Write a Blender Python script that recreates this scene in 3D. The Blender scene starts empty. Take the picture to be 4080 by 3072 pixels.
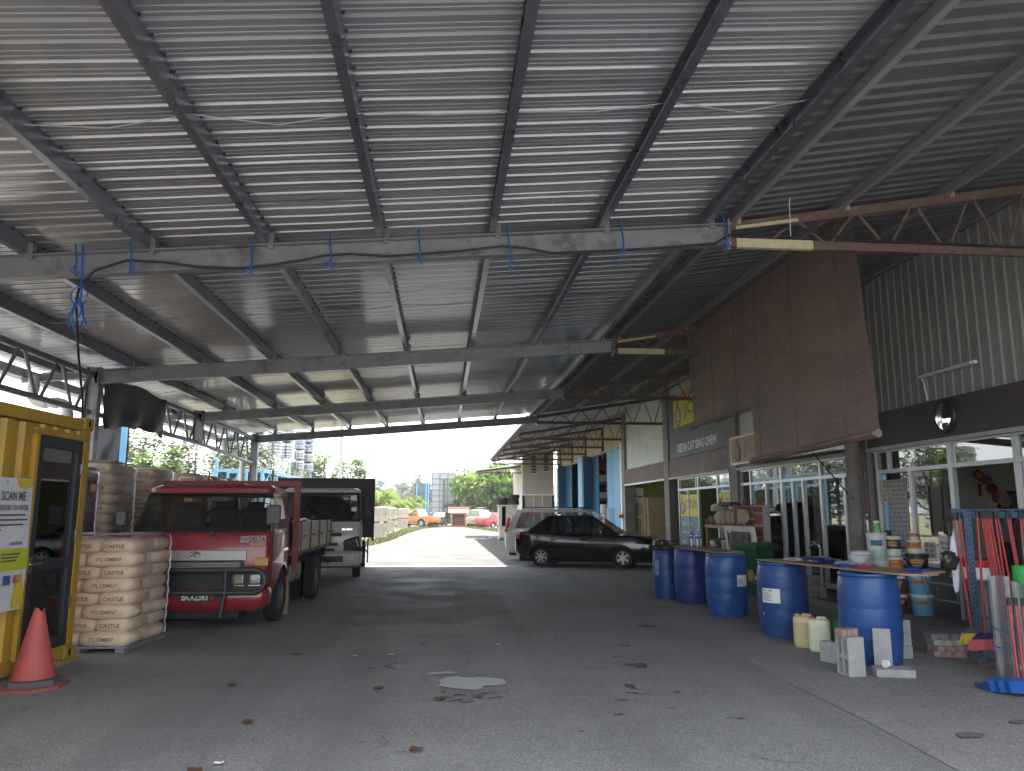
import bpy, math, random
from mathutils import Vector as V, Matrix, noise
R = random.Random(11)
sc = bpy.context.scene
COL = sc.collection
rad = math.radians
PI = math.pi
# ---------------------------------------------------------------- camera, sky, sun, exposure
cam_d = bpy.data.cameras.new('camera'); cam = bpy.data.objects.new('camera', cam_d); COL.objects.link(cam)
cam_d.sensor_width = 36; cam_d.lens = 26.85; cam_d.clip_end = 2500; cam_d.clip_start = .05
cam.location = (0, 0, 1.6); cam.rotation_euler = (rad(90 + 9.36), 0, rad(-5.16))
sc.camera = cam
SUN_EL, SUN_AZ = 65, 21
world = bpy.data.worlds.new('World'); sc.world = world; world.use_nodes = True
nt = world.node_tree; nt.nodes.clear()
def N(t, ty, **kw):
    n = t.nodes.new(ty)
    for k, v in kw.items(): setattr(n, k, v)
    return n
wo = N(nt, 'ShaderNodeOutputWorld'); bg = N(nt, 'ShaderNodeBackground'); bg.inputs[1].default_value = .10
sky = N(nt, 'ShaderNodeTexSky', sky_type='NISHITA', sun_disc=False, sun_elevation=rad(SUN_EL), sun_rotation=rad(SUN_AZ),
        air_density=1.0, dust_density=2.0, ozone_density=1.2)
tc = N(nt, 'ShaderNodeTexCoord'); mp = N(nt, 'ShaderNodeMapping'); mp.inputs['Scale'].default_value = (1, 1, 2.6)
cn = N(nt, 'ShaderNodeTexNoise'); cn.inputs['Scale'].default_value = 3.2; cn.inputs['Detail'].default_value = 9; cn.inputs['Roughness'].default_value = .6
cr = N(nt, 'ShaderNodeValToRGB'); cr.color_ramp.elements[0].position = .38; cr.color_ramp.elements[1].position = .66
cr.color_ramp.elements[0].color = (.62, .62, .62, 1); cr.color_ramp.elements[1].color = (.95, .95, .95, 1)
mx = N(nt, 'ShaderNodeMixRGB'); mx.inputs[2].default_value = (4.3, 4.4, 4.55, 1)
nt.links.new(tc.outputs['Generated'], mp.inputs[0]); nt.links.new(mp.outputs[0], cn.inputs['Vector'])
nt.links.new(cn.outputs[0], cr.inputs[0]); nt.links.new(cr.outputs[0], mx.inputs[0]); nt.links.new(sky.outputs[0], mx.inputs[1])
nt.links.new(mx.outputs[0], bg.inputs[0]); nt.links.new(bg.outputs[0], wo.inputs[0])
sun_d = bpy.data.lights.new('sun', 'SUN'); sun_d.energy = 2.8; sun_d.angle = rad(.8); sun_d.color = (1, .97, .92)
sun = bpy.data.objects.new('sun', sun_d); COL.objects.link(sun)
_a, _e = rad(SUN_AZ), rad(SUN_EL)
sun.rotation_euler = V((math.sin(_a) * math.cos(_e), math.cos(_a) * math.cos(_e), math.sin(_e))).to_track_quat('Z', 'Y').to_euler()
sun.location = (10, 30, 40)
sc.view_settings.view_transform = 'Standard'; sc.view_settings.look = 'None'
sc.view_settings.gamma = 1; sc.view_settings.use_curve_mapping = False
sc.view_settings.exposure = 3.15
try:
    sc.cycles.max_bounces = 9; sc.cycles.diffuse_bounces = 5; sc.cycles.glossy_bounces = 5; sc.cycles.transparent_max_bounces = 24
    sc.cycles.sample_clamp_indirect = 6; sc.cycles.caustics_reflective = False; sc.cycles.caustics_refractive = False
except Exception: pass

# ---------------------------------------------------------------- materials
MATS = {}
def mat(name, col, rough=.6, metal=0., var=.12, sc_=6., bump=0., bsc=40., dirt=None, dsc=2., dlo=.52, dhi=.7, spec=.5, coat=0., crough=.06, stretch=None, det=6, gen=False):
    if name in MATS: return MATS[name]
    m = bpy.data.materials.new(name); m.use_nodes = True; t = m.node_tree
    b = t.nodes['Principled BSDF']; L = t.links.new
    b.inputs['Roughness'].default_value = rough; b.inputs['Metallic'].default_value = metal
    b.inputs['Specular IOR Level'].default_value = spec; b.inputs['Coat Weight'].default_value = coat; b.inputs['Coat Roughness'].default_value = crough; b.inputs['Coat IOR'].default_value = 1.5 if crough == .06 else 1.75
    c = tuple(col) + (1,)
    b.inputs['Base Color'].default_value = c
    m.diffuse_color = c
    tcn = N(t, 'ShaderNodeTexCoord'); src = tcn.outputs['Object']
    if stretch:
        mpn = N(t, 'ShaderNodeMapping'); mpn.inputs['Scale'].default_value = stretch; L(src, mpn.inputs[0]); src = mpn.outputs[0]
    out = None
    if var:
        n = N(t, 'ShaderNodeTexNoise'); n.inputs['Scale'].default_value = sc_; n.inputs['Detail'].default_value = det; n.inputs['Roughness'].default_value = .65
        L(src, n.inputs['Vector'])
        mxn = N(t, 'ShaderNodeMixRGB'); mxn.inputs[1].default_value = tuple(x * (1 - var) for x in col) + (1,); mxn.inputs[2].default_value = tuple(min(1, x * (1 + var)) for x in col) + (1,)
        mr = N(t, 'ShaderNodeMapRange'); mr.inputs[1].default_value = .3; mr.inputs[2].default_value = .7
        L(n.outputs[0], mr.inputs[0]); L(mr.outputs[0], mxn.inputs[0]); out = mxn.outputs[0]
        rr = N(t, 'ShaderNodeMapRange'); rr.inputs[1].default_value = .3; rr.inputs[2].default_value = .7
        rr.inputs[3].default_value = max(.02, rough * .85); rr.inputs[4].default_value = min(1, rough * 1.15)
        L(n.outputs[0], rr.inputs[0]); L(rr.outputs[0], b.inputs['Roughness'])
    if dirt:
        n2 = N(t, 'ShaderNodeTexNoise'); n2.inputs['Scale'].default_value = dsc; n2.inputs['Detail'].default_value = 8; n2.inputs['Roughness'].default_value = .7
        L(src, n2.inputs['Vector'])
        m2 = N(t, 'ShaderNodeMapRange'); m2.inputs[1].default_value = dlo; m2.inputs[2].default_value = dhi
        L(n2.outputs[0], m2.inputs[0])
        mx2 = N(t, 'ShaderNodeMixRGB'); L(m2.outputs[0], mx2.inputs[0])
        if out: L(out, mx2.inputs[1])
        else: mx2.inputs[1].default_value = c
        mx2.inputs[2].default_value = tuple(dirt) + (1,); out = mx2.outputs[0]
    if out: L(out, b.inputs['Base Color'])
    if bump:
        n3 = N(t, 'ShaderNodeTexNoise'); n3.inputs['Scale'].default_value = bsc; n3.inputs['Detail'].default_value = 5
        L(src, n3.inputs['Vector'])
        bp = N(t, 'ShaderNodeBump'); bp.inputs['Strength'].default_value = min(1, bump); bp.inputs['Distance'].default_value = .02
        L(n3.outputs[0], bp.inputs['Height']); L(bp.outputs[0], b.inputs['Normal'])
    MATS[name] = m; return m
def glass(name, tint=(.85, .9, .9), base=.06, ior=1.55, rough=.01, dust=0., dustcol=(.6, .6, .6)):
    if name in MATS: return MATS[name]
    m = bpy.data.materials.new(name); m.use_nodes = True; t = m.node_tree; t.nodes.clear(); L = t.links.new
    o = N(t, 'ShaderNodeOutputMaterial'); tr = N(t, 'ShaderNodeBsdfTransparent'); tr.inputs[0].default_value = tuple(tint) + (1,)
    gl = N(t, 'ShaderNodeBsdfGlossy'); gl.inputs['Roughness'].default_value = rough; gl.inputs[0].default_value = (1, 1, 1, 1)
    fr = N(t, 'ShaderNodeFresnel'); fr.inputs[0].default_value = ior
    ad = N(t, 'ShaderNodeMath', operation='ADD', use_clamp=True); ad.inputs[1].default_value = base
    mxs = N(t, 'ShaderNodeMixShader'); L(fr.outputs[0], ad.inputs[0]); L(ad.outputs[0], mxs.inputs[0]); L(tr.outputs[0], mxs.inputs[1]); L(gl.outputs[0], mxs.inputs[2])
    last = mxs.outputs[0]
    if dust:
        df = N(t, 'ShaderNodeBsdfDiffuse'); df.inputs[0].default_value = tuple(dustcol) + (1,)
        tcn = N(t, 'ShaderNodeTexCoord'); n = N(t, 'ShaderNodeTexNoise'); n.inputs['Scale'].default_value = 5; n.inputs['Detail'].default_value = 6
        L(tcn.outputs['Object'], n.inputs['Vector']); mr = N(t, 'ShaderNodeMapRange'); mr.inputs[1].default_value = .3; mr.inputs[2].default_value = .75; mr.inputs[3].default_value = dust * .3; mr.inputs[4].default_value = dust * 1.6
        L(n.outputs[0], mr.inputs[0]); m3 = N(t, 'ShaderNodeMixShader'); L(mr.outputs[0], m3.inputs[0]); L(last, m3.inputs[1]); L(df.outputs[0], m3.inputs[2]); last = m3.outputs[0]
    L(last, o.inputs[0]); MATS[name] = m; m.diffuse_color = (.6, .7, .75, .4); return m
def leafmat(name, col, tr=.35):
    if name in MATS: return MATS[name]
    m = bpy.data.materials.new(name); m.use_nodes = True; t = m.node_tree; t.nodes.clear(); L = t.links.new
    o = N(t, 'ShaderNodeOutputMaterial'); d = N(t, 'ShaderNodeBsdfDiffuse'); tl = N(t, 'ShaderNodeBsdfTranslucent'); mxs = N(t, 'ShaderNodeMixShader')
    tcn = N(t, 'ShaderNodeTexCoord'); n = N(t, 'ShaderNodeTexNoise'); n.inputs['Scale'].default_value = 1.3; n.inputs['Detail'].default_value = 4
    L(tcn.outputs['Object'], n.inputs['Vector']); mc = N(t, 'ShaderNodeMixRGB'); mr = N(t, 'ShaderNodeMapRange'); mr.inputs[1].default_value = .35; mr.inputs[2].default_value = .65
    L(n.outputs[0], mr.inputs[0]); L(mr.outputs[0], mc.inputs[0]); mc.inputs[1].default_value = tuple(x * .65 for x in col) + (1,); mc.inputs[2].default_value = tuple(min(1, x * 1.3) for x in col) + (1,)
    L(mc.outputs[0], d.inputs[0]); L(mc.outputs[0], tl.inputs[0]); mxs.inputs[0].default_value = tr
    L(d.outputs[0], mxs.inputs[1]); L(tl.outputs[0], mxs.inputs[2]); L(mxs.outputs[0], o.inputs[0]); m.diffuse_color = tuple(col) + (1,); MATS[name] = m; return m

# ---------------------------------------------------------------- mesh helpers
def wm(o):
    m = Matrix.Identity(4)
    while o is not None:
        m = o.matrix_basis @ m; o = o.parent
    return m
def tag(o, label=None, cat=None, group=None, kind=None):
    if label: o['label'] = label
    if cat: o['category'] = cat
    if group: o['group'] = group
    if kind: o['kind'] = kind
    return o
def thing(name, label, cat, loc=(0, 0, 0), rz=0, group=None):
    o = bpy.data.objects.new(name, None); COL.objects.link(o); o.empty_display_size = .2
    o.location = loc; o.rotation_euler = (0, 0, rz); return tag(o, label, cat, group)
def dup(o, loc=None, rz=None, label=None, group=None, parent=None, scale=None):
    kids = list(o.children); c = o.copy(); COL.objects.link(c)
    if parent is not None: c.parent = parent
    if loc is not None: c.location = loc
    if rz is not None: c.rotation_euler = (c.rotation_euler[0], c.rotation_euler[1], rz)
    if scale is not None: c.scale = (scale,) * 3 if not isinstance(scale, tuple) else scale
    if label: c['label'] = label
    if group: c['group'] = group
    for k in kids: dup(k, parent=c)
    return c
def place(me, name, parent=None, loc=(0, 0, 0), rot=(0, 0, 0), scale=None):
    o = bpy.data.objects.new(name, me); COL.objects.link(o); o.parent = parent; o.location = loc; o.rotation_euler = rot
    if scale is not None: o.scale = scale
    return o
class MB:
    def __init__(s): s.v = []; s.f = []; s.mi = []; s.M = Matrix.Identity(4); s.k = 0
    def pts(s, P):
        b = len(s.v); s.v += [tuple(s.M @ V(p)) for p in P]; return b
    def face(s, idx, m=None): s.f.append(tuple(idx)); s.mi.append(s.k if m is None else m)
    def quad(s, *P, m=None):
        b = s.pts(P); s.face(range(b, b + len(P)), m)
    def box(s, x0, y0, z0, x1, y1, z1, m=None):
        b = s.pts([(x, y, z) for z in (z0, z1) for y in (y0, y1) for x in (x0, x1)])
        for q in ((0, 2, 3, 1), (4, 5, 7, 6), (0, 1, 5, 4), (2, 6, 7, 3), (0, 4, 6, 2), (1, 3, 7, 5)): s.face([b + i for i in q], m)
    def cbox(s, c, d, m=None): s.box(*[c[i] - d[i] / 2 for i in range(3)], *[c[i] + d[i] / 2 for i in range(3)], m=m)
    def rbox(s, c, d, rx=0, ry=0, rz=0, m=None):
        o = s.M; s.M = o @ Matrix.Translation(c) @ Matrix.Rotation(rz, 4, 'Z') @ Matrix.Rotation(ry, 4, 'Y') @ Matrix.Rotation(rx, 4, 'X')
        s.cbox((0, 0, 0), d, m); s.M = o
    def bar(s, p, q, w, h=None, m=None, up=(0, 0, 1)):
        h = w if h is None else h; p = V(p); q = V(q); d = (q - p).normalized(); u = V(up)
        if abs(d.dot(u)) > .98: u = V((1, 0, 0))
        a = d.cross(u).normalized(); u = a.cross(d)
        P = [e + a * (w / 2) * i + u * (h / 2) * j for e in (p, q) for i, j in ((-1, -1), (1, -1), (1, 1), (-1, 1))]
        b = s.pts(P)
        for f in ((3, 2, 1, 0), (4, 5, 6, 7), (0, 1, 5, 4), (1, 2, 6, 5), (2, 3, 7, 6), (3, 0, 4, 7)): s.face([b + i for i in f], m)
    def tube(s, P, r, n=8, m=None, cap=True):
        P = [V(p) for p in P]; rs = r if isinstance(r, (list, tuple)) else [r] * len(P); rings = []; a = None
        for i, p in enumerate(P):
            d = (P[min(i + 1, len(P) - 1)] - P[max(i - 1, 0)])
            d = d.normalized() if d.length > 1e-9 else V((0, 0, 1))
            if a is None: a = d.orthogonal().normalized()
            a = (a - d * a.dot(d)); a = a.normalized() if a.length > 1e-6 else d.orthogonal().normalized()
            c = d.cross(a)
            rings.append([p + (a * math.cos(t) + c * math.sin(t)) * rs[i] for t in (2 * PI * k / n for k in range(n))])
        s.loft(rings, m, cap)
    def loft(s, rings, m=None, cap=True, close=True):
        n = len(rings[0]); bs = [s.pts(r) for r in rings]
        for i in range(len(rings) - 1):
            for k in range(n if close else n - 1):
                k2 = (k + 1) % n; s.face((bs[i] + k, bs[i] + k2, bs[i + 1] + k2, bs[i + 1] + k), m)
        if cap and close: s.face([bs[0] + k for k in reversed(range(n))], m); s.face([bs[-1] + k for k in range(n)], m)
    def lathe(s, prof, n=24, c=(0, 0, 0), axis='Z', m=None, cap=True):
        def pt(r, z, t):
            x, y = r * math.cos(t), r * math.sin(t)
            p = (x, y, z) if axis == 'Z' else ((z, x, y) if axis == 'X' else (y, z, x))
            return V(c) + V(p)
        s.loft([[pt(r, z, 2 * PI * k / n) for k in range(n)] for r, z in prof], m, cap)
    def prism(s, poly, axis, a, b, m=None):
        def pt(u, v, w): return {'X': (w, u, v), 'Y': (u, w, v), 'Z': (u, v, w)}[axis]
        s.loft([[pt(u, v, a) for u, v in poly], [pt(u, v, b) for u, v in poly]], m)
    def grid(s, fn, nu, nv, m=None):
        b = s.pts([fn(i / nu, j / nv) for j in range(nv + 1) for i in range(nu + 1)])
        for j in range(nv):
            for i in range(nu):
                q = b + j * (nu + 1) + i; s.face((q, q + 1, q + nu + 2, q + nu + 1), m)
    def framed(s, A, B, C, D, us, vs, holes, m=None):
        """quad A B C D cut at us/vs; cells named in holes are left open and returned as corner lists"""
        A, B, C, D = map(V, (A, B, C, D)); us = [0] + list(us) + [1]; vs = [0] + list(vs) + [1]
        P = lambda u, v: (A * (1 - u) + B * u) * (1 - v) + (D * (1 - u) + C * u) * v
        out = []
        for i in range(len(us) - 1):
            for j in range(len(vs) - 1):
                q = [P(us[i], vs[j]), P(us[i + 1], vs[j]), P(us[i + 1], vs[j + 1]), P(us[i], vs[j + 1])]
                if (i, j) in holes: out.append(q)
                else: s.quad(*q, m=m)
        return out
    def corr(s, o, u, v, n, L, W, pitch=.19, h=.03, prof=((0, 0), (.58, 0), (.68, 1), (.9, 1), (1, 0)), m=None, nu=1, wob=0., ph=0.):
        """corrugated sheet: ribs along u (length L), repeated along v (width W), height along n"""
        o, u, v, n = V(o), V(u).normalized(), V(v).normalized(), V(n).normalized(); k = max(1, round(W / pitch)); p = W / k; line = []
        for i in range(k):
            for a, b in (prof if i == 0 else prof[1:]): line.append(((i + a) * p, b * h))
        def f(a, b):
            j = int(round(a * (len(line) - 1))); t = b * L
            w = wob * (math.sin(t * 1.7 + ph) + .6 * math.sin(t * 3.9 + ph * 2 + line[j][0])) if wob else 0
            return o + u * t + v * line[j][0] + n * (line[j][1] + w)
        s.grid(f, len(line) - 1, nu, m)
    def mesh(s, name, mats, smooth=35):
        me = bpy.data.meshes.new(name); me.from_pydata(s.v, [], s.f)
        for m in (mats if isinstance(mats, (list, tuple)) else [mats]): me.materials.append(m)
        me.polygons.foreach_set('material_index', s.mi)
        if smooth:
            me.polygons.foreach_set('use_smooth', [True] * len(s.f)); me.update(); me.set_sharp_from_angle(angle=rad(smooth))
        me.update(); return me
    def build(s, name, mats, parent=None, smooth=35, w=0, bevel=0, label=None, cat=None, group=None, kind=None, fix=True):
        """w=1: the points are world coordinates even though parent is moved"""
        if parent is not None and w:
            inv = wm(parent).inverted(); s.v = [tuple(inv @ V(p)) for p in s.v]
        loc = (0, 0, 0)
        if parent is None and fix and s.v:
            xs, ys, zs = zip(*s.v); loc = ((min(xs) + max(xs)) / 2, (min(ys) + max(ys)) / 2, min(zs))
            s.v = [(x - loc[0], y - loc[1], z - loc[2]) for x, y, z in s.v]
        o = place(s.mesh(name, mats, smooth), name, parent, loc)
        if bevel:
            b = o.modifiers.new('bevel', 'BEVEL'); b.width = bevel; b.segments = 2; b.limit_method = 'ANGLE'; b.angle_limit = rad(40)
        return tag(o, label, cat, group, kind)
def cut(o, cutter, cmat=None):
    """boolean-subtract a builder from an object, bake, drop the cutter"""
    c = place(cutter.mesh('cutter', cmat or o.data.materials[0], 0), 'cutter', o.parent, o.location)
    md = o.modifiers.new('cut', 'BOOLEAN'); md.operation = 'DIFFERENCE'; md.object = c; md.solver = 'EXACT'; md.material_mode = 'TRANSFER'
    dg = bpy.context.evaluated_depsgraph_get(); dg.update()
    me = bpy.data.meshes.new_from_object(o.evaluated_get(dg)); o.modifiers.clear(); old = o.data; o.data = me; me.name = o.name
    bpy.data.objects.remove(c); me.set_sharp_from_angle(angle=rad(32))
TXT = {}
def txt_raw(s, bold=.012):
    k = (s, bold)
    if k not in TXT:
        cu = bpy.data.curves.new('lettering', 'FONT'); cu.body = s; cu.offset = bold; cu.resolution_u = 2; cu.fill_mode = 'BOTH'
        o = bpy.data.objects.new('lettering', cu); COL.objects.link(o); dg = bpy.context.evaluated_depsgraph_get(); dg.update()
        me = bpy.data.meshes.new_from_object(o.evaluated_get(dg)); bpy.data.objects.remove(o)
        vs = [v.co.copy() for v in me.vertices]; fs = [tuple(p.vertices) for p in me.polygons]; bpy.data.meshes.remove(me)
        x0, x1 = min(v.x for v in vs), max(v.x for v in vs); y0, y1 = min(v.y for v in vs), max(v.y for v in vs)
        TXT[k] = ([((v.x - x0) / (x1 - x0), (v.y - y0) / max(1e-6, y1 - y0)) for v in vs], fs)
    return TXT[k]
def txt(mb, s, o, u, v, m=None, bold=.012):
    """lettering filling the rectangle origin o, right edge vector u, up vector v"""
    o, u, v = V(o), V(u), V(v); P, F = txt_raw(s, bold); b = mb.pts([o + u * x + v * y for x, y in P])
    for f in F: mb.face([b + i for i in f], m)
def disc(mb, o, u, v, n=20, m=None, a0=0, a1=2 * PI):
    o, u, v = V(o), V(u), V(v); P = [o + u * math.cos(a0 + (a1 - a0) * k / n) + v * math.sin(a0 + (a1 - a0) * k / n) for k in range(n + (0 if a1 - a0 > 6.2 else 1))]
    mb.quad(*P, m=m)
def rnd(a, b): return R.uniform(a, b)
# shared materials
steel = mat('painted_steel_grey', (.24, .245, .265), .45, .3, .15, 5, dirt=(.10, .09, .08), dsc=3)
galv = mat('galvanised', (.55, .56, .58), .34, .9, .12, 9)
rust = mat('rusty_brown_steel', (.135, .085, .065), .75, .05, .3, 14, .2, 60, dirt=(.21, .145, .11), dsc=7)
black = mat('black_plastic', (.012, .012, .013), .5, 0, .2, 20)
rubber = mat('rubber', (.018, .018, .018), .85, 0, .3, 30, .2, 80)
chrome = mat('chrome', (.8, .8, .8), .12, 1, .03)
alu = mat('aluminium_frame', (.50, .51, .52), .4, .5, .06, 6)
white_p = mat('white_paint', (.75, .75, .73), .5, 0, .06, 5)
white_pl = mat('white_plastic', (.78, .79, .78), .35, 0, .05, 12)
cream = mat('cream_wall', (.74, .71, .62), .8, 0, .08, 3, .05, 40)
wood = mat('plywood', (.33, .235, .15), .7, 0, .25, 5, .1, 60, stretch=(1, 6, 6))
timber = mat('rough_timber', (.30, .19, .11), .8, 0, .3, 5, .2, 60, stretch=(6, 1, 6))
concrete = mat('concrete', (.36, .35, .33), .9, 0, .2, 6, .3, 60, dirt=(.2, .19, .18), dsc=3)
red_p = mat('red_paint', (.36, .02, .02), .35, 0, .1, 5)
orange_c = mat('orange_paint', (.62, .17, .02), .35, 0, .08, 5, coat=.5)
blue_pl = mat('blue_plastic', (.012, .06, .36), .38, 0, .1, 4, .03, 60)
ink = mat('black_ink', (.02, .02, .022), .6, 0, 0)
winglass = glass('window_glass', (.80, .84, .84), .10, 1.6)
carglass = glass('car_glass', (.62, .66, .65), .05, 1.5)
film = glass('clear_film', (.99, .985, .98), .015, 1.12, .42, .05, (.85, .86, .88))
# ================================================================ GROUND
def ground_mat(name, c0, c1, c2, speck, rough=.9, sp=90., big=.35, bump=.5, crack=False, soft=False):
    m = bpy.data.materials.new(name); m.use_nodes = True; t = m.node_tree; L = t.links.new; b = t.nodes['Principled BSDF']
    b.inputs['Specular IOR Level'].default_value = .3
    tcn = N(t, 'ShaderNodeTexCoord')
    def noi(s, d=6, r=.6):
        n = N(t, 'ShaderNodeTexNoise'); n.inputs['Scale'].default_value = s; n.inputs['Detail'].default_value = d; n.inputs['Roughness'].default_value = r
        L(tcn.outputs['Object'], n.inputs['Vector']); return n.outputs[0]
    def mr(x, a, c, lo=0., hi=1.):
        n = N(t, 'ShaderNodeMapRange'); n.inputs[1].default_value = a; n.inputs[2].default_value = c; n.inputs[3].default_value = lo; n.inputs[4].default_value = hi; L(x, n.inputs[0]); return n.outputs[0]
    def mix(f, a, c, ty='MIX'):
        n = N(t, 'ShaderNodeMixRGB', blend_type=ty)
        for i, x in enumerate((f, a, c)):
            if isinstance(x, (tuple, float, int)): n.inputs[i].default_value = x + (1,) if isinstance(x, tuple) else x
            else: L(x, n.inputs[i])
        return n.outputs[0]
    col = mix(mr(noi(big, 8, .62), .38, .62), c0, c1)
    col = mix(mr(noi(big * 4.3, 8, .7), .55, .75), col, c2)
    col = mix(mr(noi(sp * .35, 4, .75), .35, .65, 0, .5), col, c2)
    col = mix(mr(noi(sp, 3, .8), .50, .66, 0, .9), col, speck)
    vo = N(t, 'ShaderNodeTexVoronoi'); vo.inputs['Scale'].default_value = sp * .9; L(tcn.outputs['Object'], vo.inputs['Vector'])
    col = mix(mr(vo.outputs['Distance'], .0, .5, .75, 1.12), (0, 0, 0), col, 'MIX')
    if crack:
        wv = N(t, 'ShaderNodeTexNoise'); wv.inputs['Scale'].default_value = 1.1; wv.inputs['Detail'].default_value = 6; L(tcn.outputs['Object'], wv.inputs['Vector'])
        dm = N(t, 'ShaderNodeMixRGB'); dm.inputs[0].default_value = .45; L(tcn.outputs['Object'], dm.inputs[1]); L(wv.outputs['Color'], dm.inputs[2])
        v2 = N(t, 'ShaderNodeTexVoronoi', feature='DISTANCE_TO_EDGE'); v2.inputs['Scale'].default_value = .55; L(dm.outputs[0], v2.inputs['Vector'])
        ck_ = N(t, 'ShaderNodeMath', operation='MULTIPLY'); L(mr(v2.outputs['Distance'], .0, .006, 1, 0), ck_.inputs[0]); L(mr(noi(.8, 3), .54, .68), ck_.inputs[1]); col = mix(ck_.outputs[0], col, tuple(x * .45 for x in c2))
        tl = N(t, 'ShaderNodeMapping'); tl.inputs['Scale'].default_value = (1.1, .06, 1); L(tcn.outputs['Object'], tl.inputs[0]); tn = N(t, 'ShaderNodeTexNoise'); tn.inputs['Scale'].default_value = 1; tn.inputs['Detail'].default_value = 5; L(tl.outputs[0], tn.inputs['Vector']); col = mix(mr(tn.outputs[0], .48, .7, 0, .55), col, c2)
    L(col, b.inputs['Base Color']); L(mr(noi(big * 3, 5), .35, .65, rough * .72, min(1, rough * 1.1)), b.inputs['Roughness'])
    bp = N(t, 'ShaderNodeBump'); bp.inputs['Strength'].default_value = bump; bp.inputs['Distance'].default_value = .012
    ad = N(t, 'ShaderNodeMath', operation='ADD'); L(noi(sp * .8, 4, .8), ad.inputs[0]); L(noi(4, 6), ad.inputs[1]); L(ad.outputs[0], bp.inputs['Height']); L(bp.outputs[0], b.inputs['Normal'])
    if soft:
        tr = N(t, 'ShaderNodeBsdfTransparent'); ms = N(t, 'ShaderNodeMixShader'); L(mr(noi(14, 6, .75), .40, .58), ms.inputs[0]); L(tr.outputs[0], ms.inputs[1]); L(b.outputs[0], ms.inputs[2]); L(ms.outputs[0], t.nodes['Material Output'].inputs['Surface'])
    MATS[name] = m; return m
asphalt_m = ground_mat('worn_asphalt', (.185, .182, .179), (.245, .241, .237), (.125, .124, .125), (.46, .455, .45), .95, crack=True)
apron_m = ground_mat('stained_concrete', (.19, .186, .181), (.25, .244, .236), (.135, .131, .127), (.44, .43, .42), .95, 70, .5)
gravel_m = ground_mat('pale_gravel', (.060, .056, .049), (.078, .073, .065), (.044, .041, .035), (.105, .10, .09), 1, 40, .3, .8)
conc_m = ground_mat('pale_concrete_road', (.062, .060, .057), (.076, .074, .071), (.050, .048, .046), (.095, .092, .088), 1, 60, .25)
pale_yard = ground_mat('sunlit_concrete', (.20, .198, .192), (.235, .23, .222), (.17, .167, .165), (.27, .265, .255), 1, 60, .25)
terr_m = ground_mat('earth', (.13, .13, .06), (.20, .18, .10), (.09, .12, .04), (.26, .24, .16), 1, 8, .05)
def sheet(name, poly, z, m, jag=0., step=.6, kind='structure', parent=None):
    P = []
    for i, p in enumerate(poly):
        q = poly[(i + 1) % len(poly)]; d = math.dist(p, q); k = max(1, int(d / step)) if jag else 1
        for j in range(k):
            x, y = p[0] + (q[0] - p[0]) * j / k, p[1] + (q[1] - p[1]) * j / k
            if jag: x += rnd(-jag, jag); y += rnd(-jag, jag)
            P.append((x, y, z))
    b = MB(); b.quad(*P); return b.build(name, m, parent, 0, kind=kind, fix=False, w=1 if parent else 0)
sheet('ground', [(-700, -60), (700, -60), (700, 1400), (-700, 1400)], -.02, terr_m)
sheet('gravel_yard', [(-32, 29.5), (7.2, 29.5), (7.2, 48), (5, 60), (5, 77), (3.4, 84), (-2, 84), (-3, 76), (-3.2, 60), (-3.6, 46), (-4.2, 36), (-32, 36)], -.012, gravel_m, .12)
sheet('concrete_road', [(-32, 23.4), (7.3, 23.4), (7.3, 31.2), (-32, 31.2)], -.004, conc_m, .05)
asph = sheet('asphalt_yard', [(-9, .6), (7.3, .6), (7.3, 23.1), (3, 23.4), (-2, 23.7), (-9, 23.5)], .004, asphalt_m, .08)
sheet('side_yard', [(-34, -40), (-8.8, -40), (-8.8, 23.5), (-34, 23.5)], -.0, gravel_m)
sheet('front_yard', [(-8.8, -40), (30, -40), (30, .7), (-8.8, .7)], -.002, pale_yard)
apr = sheet('concrete_apron', [(3.2, .6), (7.3, .6), (7.3, 24.3), (3.6, 23.2), (3.45, 12), (3.25, 6)], .009, apron_m, .03)
def blot(name, x, y, rx, ry, m, z=.014, seed=0, par=None, n=22, rough=.35):
    b = MB(); r = random.Random(seed); ph = [rnd(0, 6) for _ in range(4)]
    P = []
    for k in range(n):
        t = 2 * PI * k / n; q = 1 + rough * (.5 * math.sin(2 * t + ph[0]) + .35 * math.sin(3 * t + ph[1]) + .3 * math.sin(5 * t + ph[2])) + r.uniform(-.1, .1)
        P.append((x + rx * q * math.cos(t), y + ry * q * math.sin(t), z))
    b.quad(*P); return b.build(name, m, par or asph, 0, w=1)
patch_m = ground_mat('cement_patch', (.42, .41, .40), (.5, .49, .48), (.33, .33, .33), (.58, .58, .58), .95, 60, 2)
oil_m = ground_mat('oil_stain', (.045, .045, .047), (.062, .062, .065), (.035, .035, .036), (.14, .14, .14), 1, 80, 2, soft=True)
damp_m = ground_mat('dark_stain', (.105, .105, .108), (.13, .13, .132), (.085, .085, .087), (.3, .3, .3), 1, 80, 2)
pale_m = ground_mat('dust_stain', (.29, .285, .28), (.33, .325, .32), (.25, .245, .24), (.45, .45, .45), .95, 80, 2, soft=True)
blot('cement_patch', .28, 7.54, .27, .3, patch_m, seed=1); blot('cement_patch', .03, 8.0, .13, .06, patch_m, seed=2)
for k in range(24): blot('dark_stain', .3 + R.gauss(0, .22), 6.98 + R.gauss(0, .13), rnd(.015, .05), rnd(.01, .035), damp_m, seed=300 + k, n=12)
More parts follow.
